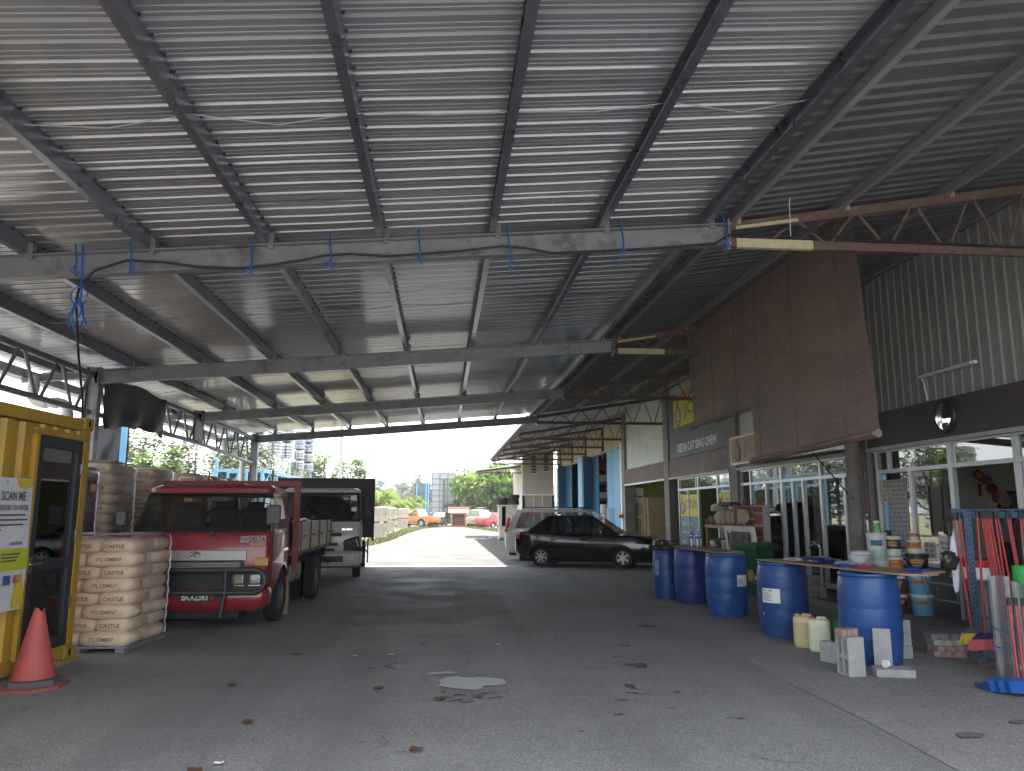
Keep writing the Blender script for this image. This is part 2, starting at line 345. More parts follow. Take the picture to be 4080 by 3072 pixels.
for x, y, rx, ry, s in ((2.05, 8.2, .10, .15, 5), (1.75, 7.25, .045, .12, 6), (1.95, 8.7, .07, .05, 7), (1.7, 7.0, .05, .04, 8), (1.42, 6.3, .05, .03, 9), (2.3, 6.1, .07, .03, 10), (2.2, 9.4, .08, .06, 11), (1.55, 6.75, .06, .03, 12), (-.7, 8.3, .05, .04, 13), (2.9, 10.9, .14, .1, 14), (1.9, 6.45, .04, .025, 18), (2.1, 7.0, .04, .03, 19)):
    blot('oil_stain', x, y, rx, ry, oil_m, seed=s)
for x, y, rx, ry, s in ((1.25, 10.3, .16, .12, 20), (1.5, 10.1, .1, .09, 21), (1.75, 10.3, .09, .08, 22), (2.0, 10.4, .08, .07, 23), (1.5, 8.6, .09, .05, 24), (1.6, 8.1, .12, .06, 25), (1.8, 7.0, .1, .05, 26)):
    blot('dust_stain', x, y, rx, ry, pale_m, seed=s)
blot('dust_stain', 3.75, 12.9, .3, .35, pale_m, .018, 31, apr); blot('dark_stain', 3.8, 5.5, .12, .06, damp_m, .018, 32, apr); blot('dark_stain', 4.4, 5.8, .07, .05, damp_m, .018, 33, apr)
for k in range(14): blot('oil_stain', rnd(-2.5, 3), rnd(4.2, 12), rnd(.01, .03), rnd(.008, .022), oil_m, n=10, seed=40 + k)
for k in range(14): blot('dust_stain', rnd(-2.5, 3), rnd(4.2, 14), rnd(.015, .06), rnd(.012, .035), pale_m, seed=80 + k)
# dry leaves and litter
leaf_d = mat('dry_leaf', (.11, .05, .025), .8, 0, .3, 20)
def leafmesh(s):
    b = MB(); r = random.Random(s)
    b.grid(lambda u, v: ((u - .5) * .11, (v - .5) * .05 * math.sin(PI * min(.98, max(.02, u))) * 2, .006 + .012 * math.sin(u * 5 + s) ** 2 + .01 * abs(v - .5)), 6, 2); return b.mesh('dry_leaf', leaf_d, 60)
lm = [leafmesh(i) for i in range(3)]
for k, (x, y) in enumerate(((-1.0, 4.6), (-1.05, 4.82), (-1.25, 4.75), (-1.5, 5.2), (-1.9, 7.6), (-.15, 5.5), (-.55, 7.35), (-1.45, 6.3), (.0, 6.9), (-1.6, 9.1))):
    tag(place(lm[k % 3], 'dry_leaf', None, (x, y, .012), (0, 0, rnd(0, 6))), 'brown dry leaf lying on the open grey asphalt', 'leaf', 'dry leaves scattered on the asphalt')
paper = mat('litter_paper', (.7, .7, .68), .8, 0, .05)
for k, (x, y) in enumerate(((-.95, 9.0), (-.55, 9.05), (.25, 11.2), (-1.55, 15.3), (-1.4, 5.35), (.7, 9.6))):
    b = MB(); b.grid(lambda u, v: ((u - .5) * .06, (v - .5) * .045, .004 + .012 * math.sin(u * 4 + k) ** 2 * math.cos(v * 3) ** 2), 3, 3)
    o = b.build('paper_scrap', paper, None, label='small white scrap of litter on the open grey asphalt', cat='litter', group='white litter scraps on the asphalt'); o.location = (x, y, .012)
# ================================================================ CANOPY over the yard
zb = lambda x: 4.29 + .0806 * x
can = thing('canopy', 'steel canopy with corrugated metal roof on grey I beams over the asphalt yard', 'canopy', (-5.84, 13.2, 0))
roofm = mat('galvalume_sheet', (.31, .313, .332), .46, .42, .06, 1.5, dirt=(.26, .26, .277), dsc=.4, dlo=.45, dhi=.75, stretch=(.25, 3, 1), coat=1., crough=.13)
purm = mat('galvanised_purlin', (.30, .32, .36), .3, .9, .12, 4)
e1 = V((1, 0, .0806)).normalized(); n1 = V((-.0806, 0, 1)).normalized(); roofx0, roofx1 = -7.05, 3.12
y = 3.1; k = 0
while y < 24.75:
    b = MB(); W = .95; tilt = rnd(-.006, .002)
    b.corr((roofx0, y, zb(roofx0) + .285 + .003 * (k % 2)), e1, (0, 1, tilt), n1, (roofx1 - roofx0) * 1.0033 + rnd(-.02, .03), W + .07, .194, .021,
           ((0, 0), (.20, 0), (.23, .22), (.27, .22), (.30, 0), (.46, 0), (.49, .22), (.53, .22), (.56, 0), (.70, 0), (.75, 1), (.88, 1), (.93, 0), (1, 0)), nu=14, wob=.0035, ph=k * 1.7)
    b.build('roof_sheet', roofm, can, 28, w=1); y += W; k += 1
for i in range(9):
    x = -6.39 + 1.15 * i; b = MB(); z = zb(x) + .125
    # C purlin: web, bottom flange, top flange, lip
    b.box(x - .002, 3.2, z, x + .002, 24.7, z + .15); b.box(x - .065, 3.2, z - .004, x, 24.7, z); b.box(x - .065, 3.2, z + .15, x, 24.7, z + .154); b.box(x - .068, 3.2, z, x - .065, 24.7, z + .022)
    b.build('purlin', purm, can, 0, w=1)
    for yy in (7.6, 13.2, 18.8, 24.4): b = MB(); b.cbox((x + .03, yy, z + .03), (.05, .08, .16)); b.build('purlin_cleat', steel, can, 0, w=1)
def ibeam(mb, p, q, w=.12, h=.22, tw=.01, tf=.014):
    p, q = V(p), V(q); up = V((0, 0, 1)); mb.bar(p, q, tw, h - 2 * tf); mb.bar(p + up * (h / 2), q + up * (h / 2), w, tf); mb.bar(p - up * (h / 2), q - up * (h / 2), w, tf)
b = MB()
for i in range(9):
    x = -6.39 + 1.15 * i; z = zb(x) + .27
    for k in range(111): b.cbox((x + .012 + rnd(-.004, .004), 3.2 + .194 * k + rnd(-.01, .01), z + .006), (.018, .012, .018))
b.build('roof_clip', mat('clip_dark', (.05, .05, .052), .6, .3, .2), can, 0, w=1, kind='stuff')
BEAMY = (3.3, 7.6, 13.2, 18.8, 24.4)
for yy in BEAMY:
    b = MB(); ibeam(b, (-5.84, yy, zb(-5.84)), (3.0, yy, zb(3))); ibeam(b, (-7.0, yy, zb(-7) + .05), (-5.84, yy, zb(-5.84) + .05), .09, .12)
    bo = b.build('beam', steel, can, 0, w=1)
    for c_, d_ in (((3.0, yy, zb(3) - .02), (.016, .17, .34)), ((-5.75, yy, zb(-5.8)), (.016, .17, .30))): b = MB(); b.cbox(c_, d_); b.build('end_plate', steel, bo, 0, w=1)
    b = MB()
    for sx, xx in ((-1, -5.735), (1, 3.012)):
        for dy in (-.05, .05):
            for dz in (-.11, .0, .11): b.lathe([(.014, -.012), (.014, .012)], 6, (xx, yy + dy, zb(xx) + dz), 'X')
    b.build('bolt_row', galv, bo, 0, w=1)
    full = yy != 18.8
    b = MB(); z0 = 0.004 if full else 3.22
    ibv = lambda z0, z1: (b.cbox((-5.84, yy, (z0 + z1) / 2), (.2, .01, z1 - z0)), b.cbox((-5.94, yy, (z0 + z1) / 2), (.012, .15, z1 - z0)), b.cbox((-5.74, yy, (z0 + z1) / 2), (.012, .15, z1 - z0)))
    ibv(z0, zb(-5.84) + .17)
    if full: b.box(-6.0, yy - .15, .004, -5.68, yy + .15, .02)
    else: b.box(-5.98, yy - .1, 3.2, -5.7, yy + .1, 3.22)
    b.build('column', steel, can, 0, w=1)
# lattice girders between the columns
tubem = mat('girder_tube', (.20, .21, .23), .4, .4, .12, 5)
for i in range(4):
    y0, y1 = BEAMY[i] + .1, BEAMY[i + 1] - .1; zt = zb(-5.84) + .03; zl0 = 3.22; zl1 = 3.06 if i == 3 else 3.22
    b = MB(); b.tube([(-5.84, y0, zt), (-5.84, y1, zt)], .05, 10); b.tube([(-5.84, y0, zl0), (-5.84, y1, zl1)], .045, 10)
    g = b.build('lattice_girder', tubem, can, 40, w=1); n = 10
    for j in range(n):
        ya, yb_ = y0 + (y1 - y0) * j / n, y0 + (y1 - y0) * (j + 1) / n; zl = lambda q: zl0 + (zl1 - zl0) * (q - y0) / (y1 - y0)
        b = MB()
        b.tube([(-5.84, ya + .06, zt if j % 2 == 0 else zl(ya)), (-5.84, yb_ - .06, zl(yb_) if j % 2 == 0 else zt)], .026, 8); b.build('web_rod', tubem, g, 40, w=1)
# gutter, fascia, downpipes
b = MB()
gx = -7.02
b.prism([(gx - .16, 3.80), (gx + .06, 3.80), (gx + .06, 3.95), (gx + .045, 3.95), (gx + .045, 3.815), (gx - .145, 3.815), (gx - .145, 4.0), (gx - .16, 4.0)], 'Y', 3.1, 24.9)
b.build('gutter', mat('gutter_white', (.62, .63, .64), .5, .1, .1, 3), can, 0, w=1)
pvc = mat('pvc_pipe', (.58, .58, .55), .45, 0, .1, 6)
for yy, lab in ((13.05, 'white drainpipe with elbows beside the tall steel post above the yellow container'), (24.25, 'white drainpipe with elbows beside the far steel post behind the cement bags')):
    b = MB(); x0, x1 = -6.72, -6.15
    arc = [(x0, yy, 3.80), (x0, yy, 3.52)] + [(x0 + .14 * (1 - math.cos(t)), yy, 3.5 - .14 * math.sin(t)) for t in (.3, .7, 1.1, PI / 2)] + [(x1 - .14, yy, 3.36)] + [(x1 - .14 + .14 * math.sin(t), yy, 3.36 - .14 * (1 - math.cos(t))) for t in (.4, .8, 1.2, PI / 2)] + [(x1, yy, .01)]
    b.tube(arc, .082, 14)
    o = b.build('drainpipe', pvc, None, 50, label=lab, cat='pipe', group='white drainpipes of the canopy gutter')
    b = MB()
    for p, q in (((x0, yy, 3.66), (x0, yy, 3.56)), ((x0 + .16, yy, 3.36), (x0 + .24, yy, 3.36)), ((x1 - .24, yy, 3.36), (x1 - .16, yy, 3.36)), ((x1, yy, 3.2), (x1, yy, 3.1))): b.tube([p, q], .094, 14)
    b.build('pipe_collar', pvc, o, 50, w=1)
# thin tie rods under the roof
for yy in (5.2, 10.4, 16.0, 21.5):
    b = MB(); P = [(-6.39 + 1.15 * i * .5, yy + .05 * math.sin(i * 2.2), zb(-6.39 + .575 * i) + .2 + (.0 if i % 2 == 0 else -.05)) for i in range(17)]
    b.tube(P, .005, 5); b.build('sag_rod', galv, can, 40, w=1)
# ================================================================ OLD LEAN-TO AWNING along the shops
WX = 7.25
zo = lambda x: 4.62 + .165 * (x - 3.0)
awn = thing('shop_awning', 'old grey corrugated awning on brown rusty trusses running along the shop fronts', 'awning', (7.25, 18, 0))
oldroof = mat('old_roof_sheet', (.13, .13, .14), .6, .4, .18, 4, dirt=(.09, .09, .095), dsc=1.2)
newer = mat('pale_roof_sheet', (.55, .56, .57), .45, .5, .12, 4)
e2 = V((1, 0, .165)).normalized(); n2 = V((-.165, 0, 1)).normalized()
y = 3.1; k = 0
while y < 48.5:
    b = MB(); x0 = 2.93 if y < 24.6 else 2.72
    b.corr((x0, y, zo(x0) + .155), e2, (0, 1, rnd(-.006, 0)), n2, (WX + .25 - x0) * 1.0135, 1.02, .16, .03, nu=5, wob=.004, ph=k)
    b.build('roof_sheet', oldroof if y < 24.6 else newer, awn, 28, w=1); y += .95; k += 1
for x in (3.08, 4.32, 5.55, 6.75):
    b = MB(); z = zo(x) + .045
    b.box(x - .03, 3.2, z, x + .03, 48.2, z + .1); b.build('purlin', mat('dusty_purlin', (.24, .24, .245), .6, .3, .15, 4), awn, 0, w=1)
TY = (3.3, 7.6, 13.2, 18.8, 24.4, 30.0, 33.9, 38.0, 42.1, 46.3)
prim = mat('cream_primer', (.55, .48, .30), .7, 0, .15, 12)
for i, yy in enumerate(TY):
    b = MB(); b.bar((3.0, yy, zo(3) - .01), (WX, yy, zo(WX) - .01), .055, .1); b.bar((3.0, yy, 4.44), (WX, yy, 4.44), .055, .09); b.cbox((3.02, yy, 4.53), (.06, .06, .26))
    t = b.build('truss', rust, awn, 0, w=1); n = 11
    for j in range(n):
        xa, xb = 3.45 + (WX - 3.5) * j / n, 3.45 + (WX - 3.5) * (j + 1) / n
        b = MB(); b.tube([(xa + .04, yy, zo(xa) - .05) if j % 2 else (xa + .04, yy, 4.48), (xb - .04, yy, 4.48) if j % 2 else (xb - .04, yy, zo(xb) - .05)], .016, 6); b.build('web_rod', rust, t, 40, w=1)
    if i in (1, 2):
        b = MB(); b.bar((3.1, yy - .004, 4.44), (3.95, yy - .004, 4.44), .06, .098); b.bar((3.1, yy - .004, zo(3.1) - .03), (3.8, yy - .004, zo(3.8) - .03), .06, .035); b.build('primer_patch', prim, t, 0, w=1)
    b = MB()
    for x in (3.08, 4.32, 5.55, 6.75): b.cbox((x + .05, yy, zo(x) + .07), (.05, .09, .12))
    b.build('cleat_row', mat('old_cleat', (.33, .24, .16), .8, 0, .2, 20), t, 0, w=1)
# far end of the awning turning left
b = MB(); b.corr((2.2, 49.2, 4.20), (1, 0, .13), (0, 1, 0), (-.13, 0, 1), 3.6, 5, .16, .03, nu=3); b.build('end_roof', newer, awn, 28, w=1)
b = MB(); b.bar((2.2, 49.4, 4.12), (5.3, 49.4, 4.5), .05, .08); b.bar((2.2, 49.4, 4.05), (5.4, 49.4, 4.05), .05, .07)
for j in range(8): b.tube([(2.6 + .35 * j, 49.4, 4.08 if j % 2 else 4.12 + .12 * (.4 + .35 * j)), (2.95 + .35 * j, 49.4, 4.12 + .12 * (.75 + .35 * j) if j % 2 else 4.08)], .016, 5)
b.build('end_truss', rust, awn, 0, w=1)
b = MB(); b.grid(lambda u, v: (2.72 - .14 * v * 0 - (.0 if u < .9 else (u - .9) * 5.2), 24.7 + u * 24.6, zo(2.7) + .15 - .13 * v - (0 if u < .9 else (u - .9) * 4.)), 30, 1)
b.build('edge_flashing', mat('flashing', (.6, .61, .62), .5, .2, .08, 3), awn, 0, w=1)
# ================================================================ SHOP ROW
row = thing('shop_row', 'single storey shop row with brown fascia and glass fronts along the right side', 'building', (WX, 18, 0))
brown = mat('brown_fascia', (.085, .045, .033), .6, .1, .2, 3, dirt=(.24, .19, .165), dsc=1.7, dlo=.56, dhi=.78)
dkbrown = mat('dark_brown_fascia', (.075, .060, .054), .7, 0, .2, 3)
pillm = mat('pillar_paint', (.20, .175, .155), .75, 0, .15, 4, .1, 40, dirt=(.30, .28, .26), dsc=3)
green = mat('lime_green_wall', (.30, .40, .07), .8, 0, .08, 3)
darkin = mat('dark_interior', (.05, .05, .055), .9, 0, .2, 2)
palep = mat('pale_cladding', (.47, .50, .47), .6, .1, .1, 2, dirt=(.40, .40, .37), dsc=1.5)
greyc = mat('grey_cladding', (.34, .33, .31), .7, .05, .12, 3, dirt=(.27, .255, .235), dsc=1.5)
slabm = mat('shop_floor_slab', (.15, .15, .155), .8, 0, .2, 4, .2, 40)
b = MB(); b.box(6.42, -2, .009, 12.5, 30, .12); sl = b.build('shop_floor', slabm, None, 0, kind='structure')
BY = (1.5, 6.95, 12.55, 18.3, 23.95, 29.85)
for yy in BY:
    b = MB(); b.box(7.1, yy - .26, .12, 7.5, yy + .26, 5.45); b.build('pillar', pillm, row, 0, w=1)
for i in range(5):
    y0, y1 = BY[i] + .26, BY[i + 1] - .26
    b = MB(); b.box(7.12, y0, 2.64, 7.3, y1, 3.2); b.build('fascia', dkbrown if i < 2 else brown, row, 0, w=1, bevel=.006)
    b = MB()
    if i in (0, 1): b.corr((7.2, y0 - .24, 3.2), (0, 0, 1), (0, 1, 0), (-1, 0, 0), 2.42, y1 - y0 + .48, .2, .013)
    else:
        n = 5
        for q in range(n): b.box(7.2, y0 + (y1 - y0) * q / n + .006, 3.2, 7.26, y0 + (y1 - y0) * (q + 1) / n - .006, 5.5)
    b.build('upper_cladding', greyc if i < 2 else palep, row, 0, w=1)
    b = MB(); b.box(7.08, y0, 2.58, 7.26, y1, 2.637); b.build('shutter_housing', mat('housing_strip', (.42, .42, .41), .6, 0, .1, 4) if i < 4 else white_p, row, 0, w=1)
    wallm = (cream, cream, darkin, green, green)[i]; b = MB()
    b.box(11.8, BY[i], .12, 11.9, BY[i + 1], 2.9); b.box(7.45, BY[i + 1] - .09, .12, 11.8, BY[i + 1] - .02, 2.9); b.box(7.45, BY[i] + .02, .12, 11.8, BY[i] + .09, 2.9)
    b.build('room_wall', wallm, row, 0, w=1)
    b = MB(); b.box(7.3, BY[i] + .1, 2.9, 11.8, BY[i + 1] - .1, 2.96); b.build('room_ceiling', mat('ceiling_board', (.4, .4, .38), .9, 0, .05), row, 0, w=1)
b = MB(); b.box(7.3, 1.0, 5.62, 12.0, 29.9, 5.7); b.box(11.95, 1, 2.96, 12.05, 29.9, 5.62); b.build('rear_wall', greyc, row, 0, w=1)
def shopfront(y0, y1, vert, hor, panes, posters=()):
    b = MB(); X = 7.16
    for yy, z0, z1, w in vert: b.box(X, yy - w / 2, z0, X + .07, yy + w / 2, z1)
    for z, a, c, h in hor: b.box(X + .003, a, z - h / 2, X + .067, c, z + h / 2)
    f = b.build('shopfront_frame', alu, row, 0, w=1)
    for a, c, z0, z1 in panes:
        g = MB(); g.box(X + .032, a, z0, X + .038, c, z1); g.build('glass_pane', winglass, f, 0, w=1)
    return f
# bay A: the office with the door standing open
shopfront(7.22, 12.28, [(12.12, .84, 2.6, .07), (11.23, .84, 2.24, .06), (10.27, .13, 2.6, .09), (9.0, .13, 2.6, .09), (11.78, 2.24, 2.6, .06), (7.26, .84, 2.6, .06)],
          [(2.24, 7.26, 12.14, .06), (2.58, 7.23, 12.28, .06), (.82, 10.3, 12.1, .05), (.82, 7.26, 8.96, .05)],
          [(11.26, 12.09, .85, 2.2), (10.31, 11.20, .85, 2.2), (7.3, 8.95, .85, 2.2), (10.31, 11.75, 2.27, 2.55), (9.05, 10.22, 2.27, 2.55), (7.3, 8.95, 2.27, 2.55)])
tile = mat('dark_wall_tile', (.055, .058, .06), .5, 0, .15, 4)
for (ya, yb_) in ((10.33, 12.28), (7.23, 8.94)):
    for z in (.13, .36, .59):
        b = MB(); b.box(7.17, ya, z, 7.3, yb_, z + .205); b.build('wall_panel', tile, row, 0, w=1)
        b = MB(); b.box(7.15, ya, z + .206, 7.31, yb_, z + .226); b.build('panel_ledge', mat('ledge', (.34, .34, .33), .6, 0, .1, 5), row, 0, w=1)
# bay B: big glass doors
vb = [17.9, 17.0, 15.72, 15.28, 14.55, 13.68]
shopfront(12.85, 18.0, [(18.0, .12, 2.6, .06), (17.42, .2, 2.6, .06), (16.57, .2, 2.24, .06), (15.78, .2, 2.6, .11), (15.26, .2, 2.24, .08), (14.8, .2, 2.24, .07), (14.07, .2, 2.6, .08), (13.2, .2, 2.24, .08), (12.87, .12, 2.6, .06)],
          [(2.24, 12.9, 18.0, .06), (2.57, 12.9, 18.0, .07), (.24, 12.9, 18.0, .09)],
          [(16.6, 17.39, .29, 2.21), (15.84, 16.54, .29, 2.21), (15.3, 15.72, .29, 2.21), (14.84, 15.22, .29, 2.21), (14.11, 14.76, .29, 2.21), (13.24, 14.03, .29, 2.21), (12.9, 13.16, .29, 2.21), (15.84, 17.39, 2.27, 2.53), (14.11, 15.72, 2.27, 2.53), (12.9, 14.03, 2.27, 2.53)])
# bay C: paint shop
fC = shopfront(18.6, 23.6, [(22.92, .12, 2.6, .07), (22.04, .2, 2.24, .05), (21.14, .12, 2.6, .09), (19.6, .12, 2.6, .09), (18.7, .12, 2.6, .07), (21.3, 2.24, 2.6, .05)],
          [(2.24, 18.7, 22.92, .06), (2.57, 18.7, 22.92, .06), (.2, 18.7, 19.6, .1), (.2, 21.14, 22.92, .1)],
          [(22.07, 22.88, .26, 2.21), (21.19, 22.01, .26, 2.21), (18.74, 19.55, .26, 2.21), (21.33, 22.88, 2.27, 2.54), (19.65, 21.1, 2.27, 2.54), (18.74, 19.55, 2.27, 2.54)])
yel = mat('sign_yellow', (.70, .56, .05), .6, 0, .05); sgrey = mat('sign_slate', (.085, .10, .125), .6, 0, .12, 2, dirt=(.15, .16, .18), dsc=2); pgrey = mat('print_grey', (.16, .17, .2), .6, 0, 0); pwhite = mat('print_white', (.7, .71, .70), .6, 0, .04); teal = mat('poster_teal', (.10, .21, .26), .5, 0, .15, 2)
def emblem(b, x, y, z, s, dark, light):
    """penguin standing on a globe, flat print facing -X; y decreases to the right"""
    disc(b, (x, y, z - .12 * s), (0, -.30 * s, 0), (0, 0, .36 * s), 22, m=light)
    for k in (-.5, .5):
        P = [(x - .001, y + k * .30 * s * math.sqrt(max(0, 1 - q * q)), z - .12 * s + q * .34 * s) for q in (-.9, -.5, 0, .5, .9)]; b.tube(P, .018 * s, 4, m=dark)
    for q in (-.45, .1): b.bar((x - .001, y + .29 * s, z - .12 * s + q * .3 * s), (x - .001, y - .29 * s, z - .12 * s + q * .3 * s), .004, .03 * s, m=dark)
    disc(b, (x - .003, y, z + .1 * s), (0, -.10 * s, 0), (0, 0, .42 * s), 16, m=light)
    disc(b, (x - .004, y, z + .34 * s), (0, -.10 * s, 0), (0, 0, .16 * s), 14, m=dark); b.quad((x - .004, y - .05 * s, z + .42 * s), (x - .004, y - .2 * s, z + .5 * s), (x - .004, y - .03 * s, z + .52 * s), m=dark)
    P = [(x - .002, y + .30 * s * math.cos(t), z - .12 * s + .36 * s * math.sin(t)) for t in (2 * PI * k / 24 for k in range(25))]; b.tube(P, .022 * s, 4, m=dark)
def window_poster(y0, y1, z0, z1, full, lab, word='JOTUN'):
    r = thing('window_poster', lab, 'poster', (7.188, (y0 + y1) / 2, z0)); b = MB(); b.box(7.186, y0, z0, 7.190, y1, z1); b.build('poster_sheet', teal, r, 0, w=1)
    zt = z1 - .62; b = MB(); b.box(7.183, y0, zt, 7.1855, y1, z1); b.build('yellow_band', yel, r, 0, w=1)
    b = MB(); emblem(b, 7.180, y1 - .22, zt + .3, .5, 0, 1); txt(b, word, (7.180, y1 - .42, zt + .14), (0, -(y1 - y0 - .5), 0), (0, 0, .34), 0)
    if full:
        for i, s in enumerate(('Paint for iconic', 'buildings and', 'beautiful homes')): txt(b, s, (7.180, y1 - .1, zt - .28 - .26 * i), (0, -(.95, .8, .95)[i], 0), (0, 0, .15), 1)
        for k in range(5): b.quad((7.180, y1 - .7 - .22 * k, z0 + .03), (7.180, y1 - .95 - .22 * k, z0 + .03), (7.180, y1 - .95 - .22 * k, z0 + .42 + .1 * (k % 3)), (7.180, y1 - .82 - .22 * k, z0 + .62 + .12 * (k % 2)), (7.180, y1 - .7 - .22 * k, z0 + .42 + .1 * (k % 3)), m=1)
    b.build('lettering', [pgrey, pwhite], r, 0, w=1)
window_poster(21.2, 22.86, .3, 2.08, True, 'yellow and teal paint poster with white slogan in the left shop window')
window_poster(18.76, 19.54, .6, 2.08, False, 'yellow paint poster cut to JO in the narrow window right of the open door', 'JOTUN')
# big painted shop sign
sg = thing('shop_sign', 'large slate grey shop signboard with yellow logo and white name above the paint shop', 'sign', (7.18, 21.4, 3.2))
n = 5
for q in range(n):
    ya, yb_ = 18.57 + 5.11 * q / n, 18.57 + 5.11 * (q + 1) / n
    b = MB(); b.box(7.15, ya + .004, 3.22, 7.19, yb_ - .004, 5.2); b.build('sign_panel', sgrey, sg, 0, w=1)
b = MB(); b.box(7.142, 19.0, 4.14, 7.149, 23.1, 4.97); b.build('logo_field', yel, sg, 0, w=1)
b = MB(); b.box(7.142, 19.0, 4.98, 7.149, 22.8, 5.18); b.build('orange_band', mat('sign_orange', (.5, .25, .10), .6, 0, .1), sg, 0, w=1)
b = MB(); emblem(b, 7.138, 22.65, 4.54, .85, 0, 1); txt(b, 'JOTUN', (7.138, 22.1, 4.3), (0, -2.9, 0), (0, 0, .5), 0)
txt(b, 'Quality Paints', (7.144, 20.75, 3.86), (0, -1.3, 0), (0, 0, .17), 1); txt(b, 'KEDAI CAT SING CHEW', (7.144, 22.8, 3.36), (0, -3.4, 0), (0, 0, .26), 1, bold=.04)
b.build('lettering', [pgrey, pwhite], sg, 0, w=1)
# projecting light box above the glass doors
lb = thing('light_box_sign', 'faded orange light box sign with white frame under the large brown blind', 'sign', (6.65, 15.1, 2.65))
b = MB(); b.box(6.6, 12.35, 2.66, 6.75, 17.05, 3.24); b.build('box', mat('faded_sign', (.42, .22, .10), .6, 0, .25, 2, dirt=(.5, .32, .08), dsc=1.2), lb, 0, w=1)
b = MB()
for a, c, z0, z1 in ((12.32, 17.08, 2.63, 2.675), (12.32, 17.08, 3.225, 3.27), (17.04, 17.08, 2.675, 3.225), (12.32, 12.36, 2.675, 3.225)): b.box(6.585, a, z0, 6.765, c, z1)
b.build('frame', white_p, lb, 0, w=1)
b = MB(); emblem(b, 6.59, 16.65, 2.95, .5, 0, 1); txt(b, 'JOTUN', (6.596, 16.35, 2.76), (0, -2.4, 0), (0, 0, .4), 0); b.build('lettering', [pgrey, mat('faded_grey', (.4, .38, .33), .7, 0, .1)], lb, 0, w=1)
b = MB()
for yy in (13.1, 16.5): b.box(6.75, yy - .02, 2.9, 7.12, yy + .02, 2.94)
b.build('bracket', rust, lb, 0, w=1)
# tube lamp, fascia mirror
tl = thing('tube_lamp', 'unlit white tube lamp batten with a drop conduit on the grey corrugated wall', 'lamp', (7.14, 10.1, 3.57))
b = MB(); b.box(7.10, 9.5, 3.57, 7.16, 10.72, 3.615); b.build('batten', white_p, tl, 0, w=1, bevel=.006)
b = MB(); b.tube([(7.085, 9.54, 3.59), (7.085, 10.68, 3.59)], .013, 8); b.build('tube', mat('lamp_tube', (.82, .83, .83), .3, 0, .02), tl, 40, w=1)
b = MB(); b.tube([(7.14, 10.7, 3.59), (7.14, 10.66, 3.5), (7.14, 10.6, 3.22)], .012, 6); b.build('conduit', white_p, tl, 40, w=1)
fm = thing('round_mirror', 'round mirror with a black rim fixed on the dark brown fascia over the office', 'mirror', (7.1, 10.2, 2.93))
b = MB(); b.lathe([(.0, .0), (.24, .0), (.25, -.02), (.235, -.05), (.19, -.06), (.185, -.03), (0, -.03)], 32, (7.118, 10.2, 2.93), 'X', cap=False); b.build('rim', black, fm, 40, w=1)
b = MB(); b.lathe([(.0, -.062), (.06, -.060), (.12, -.054), (.186, -.043)], 32, (7.118, 10.2, 2.93), 'X', cap=False); b.build('mirror_glass', mat('mirror_face', (.9, .9, .92), .03, 1, 0), fm, 60, w=1)
# round post, cables and stay
b = MB(); b.lathe([(.11, .12), (.108, 3), (.105, 5.0)], 20, (6.84, 12.28, 0)); b.build('round_post', mat('dusty_post', (.17, .15, .135), .8, 0, .2, 4, .2, 50, dirt=(.26, .23, .21), dsc=4), None, 40, label='round dusty brown post standing in front of the office pillar', cat='post')
b = MB(); b.tube([(6.6, 13.2, 2.66), (6.76, 12.2, 1.8)], .012, 6); b.build('stay_rod', black, None, 40, label='thin black stay rod slanting from the light box down to the round post', cat='rod')
b = MB()
for k in range(3): b.tube([(7.07 - .01 * k, 12.38 - .03 * k, 2.62), (7.06, 12.37 - .03 * k, 1.6), (7.06, 12.4 - .03 * k, .3)], .012, 6)
b.build('wall_conduit', mat('old_conduit', (.19, .12, .10), .7, 0, .2), row, 40, w=1)
# contents of bays B, C, D
for (x, y0, y1, c) in ((9.6, 13.6, 17.8, (.10, .09, .08)),):
    r = thing('storage_shelf', 'dark stock shelf inside the glass door shop', 'shelf', (x, (y0 + y1) / 2, .12)); b = MB()
    for z in (.3, .8, 1.3, 1.8, 2.3): b.box(x, y0, z, x + .45, y1, z + .03)
    for yy in (y0, (y0 + y1) / 2, y1): b.box(x, yy - .02, .12, x + .04, yy + .02, 2.4)
    b.build('rack', mat('shelf_dark', c, .7, 0, .2), r, 0, w=1)
    for z in (.33, .83, 1.33, 1.83):
        yy = y0 + .1
        while yy < y1 - .5:
            w = rnd(.25, .5); b = MB(); b.box(x + .03, yy, z, x + .4, yy + w, z + rnd(.2, .4)); b.build('carton', mat('carton_%d' % R.randint(0, 4), (rnd(.05, .3), rnd(.05, .25), rnd(.04, .2)), .8, 0, .1), r, 0, w=1); yy += w + rnd(.05, .3)
ply = mat('sheet_board', (.46, .33, .21), .7, 0, .12, 3); ps = thing('plywood_stack', 'stack of tan plywood boards leaning on the lime green wall', 'boards', (7.9, 28.2, .12))
for k in range(7):
    b = MB(); b.M = Matrix.Translation((7.62 + .02 * k, 29.1 - .11 * k, .12)) @ Matrix.Rotation(rad(-4 - .4 * k), 4, 'X'); b.box(.05 * (k % 3), 0, 0, 1.25, .03, 2.0); b.build('plywood_board', ply, ps, 0, w=1)
fe = thing('fire_extinguisher', 'red fire extinguisher by the lime green wall beside the plywood', 'extinguisher', (7.3, 28.9, .12)); b = MB(); b.lathe([(.0, 0), (.08, 0), (.085, .04), (.085, .36), (.05, .45), (.02, .47), (0, .47)], 16, (7.3, 28.9, .12), cap=False); b.build('cylinder', mat('extinguisher_red', (.45, .02, .02), .3, 0, .03), fe, 40, w=1)
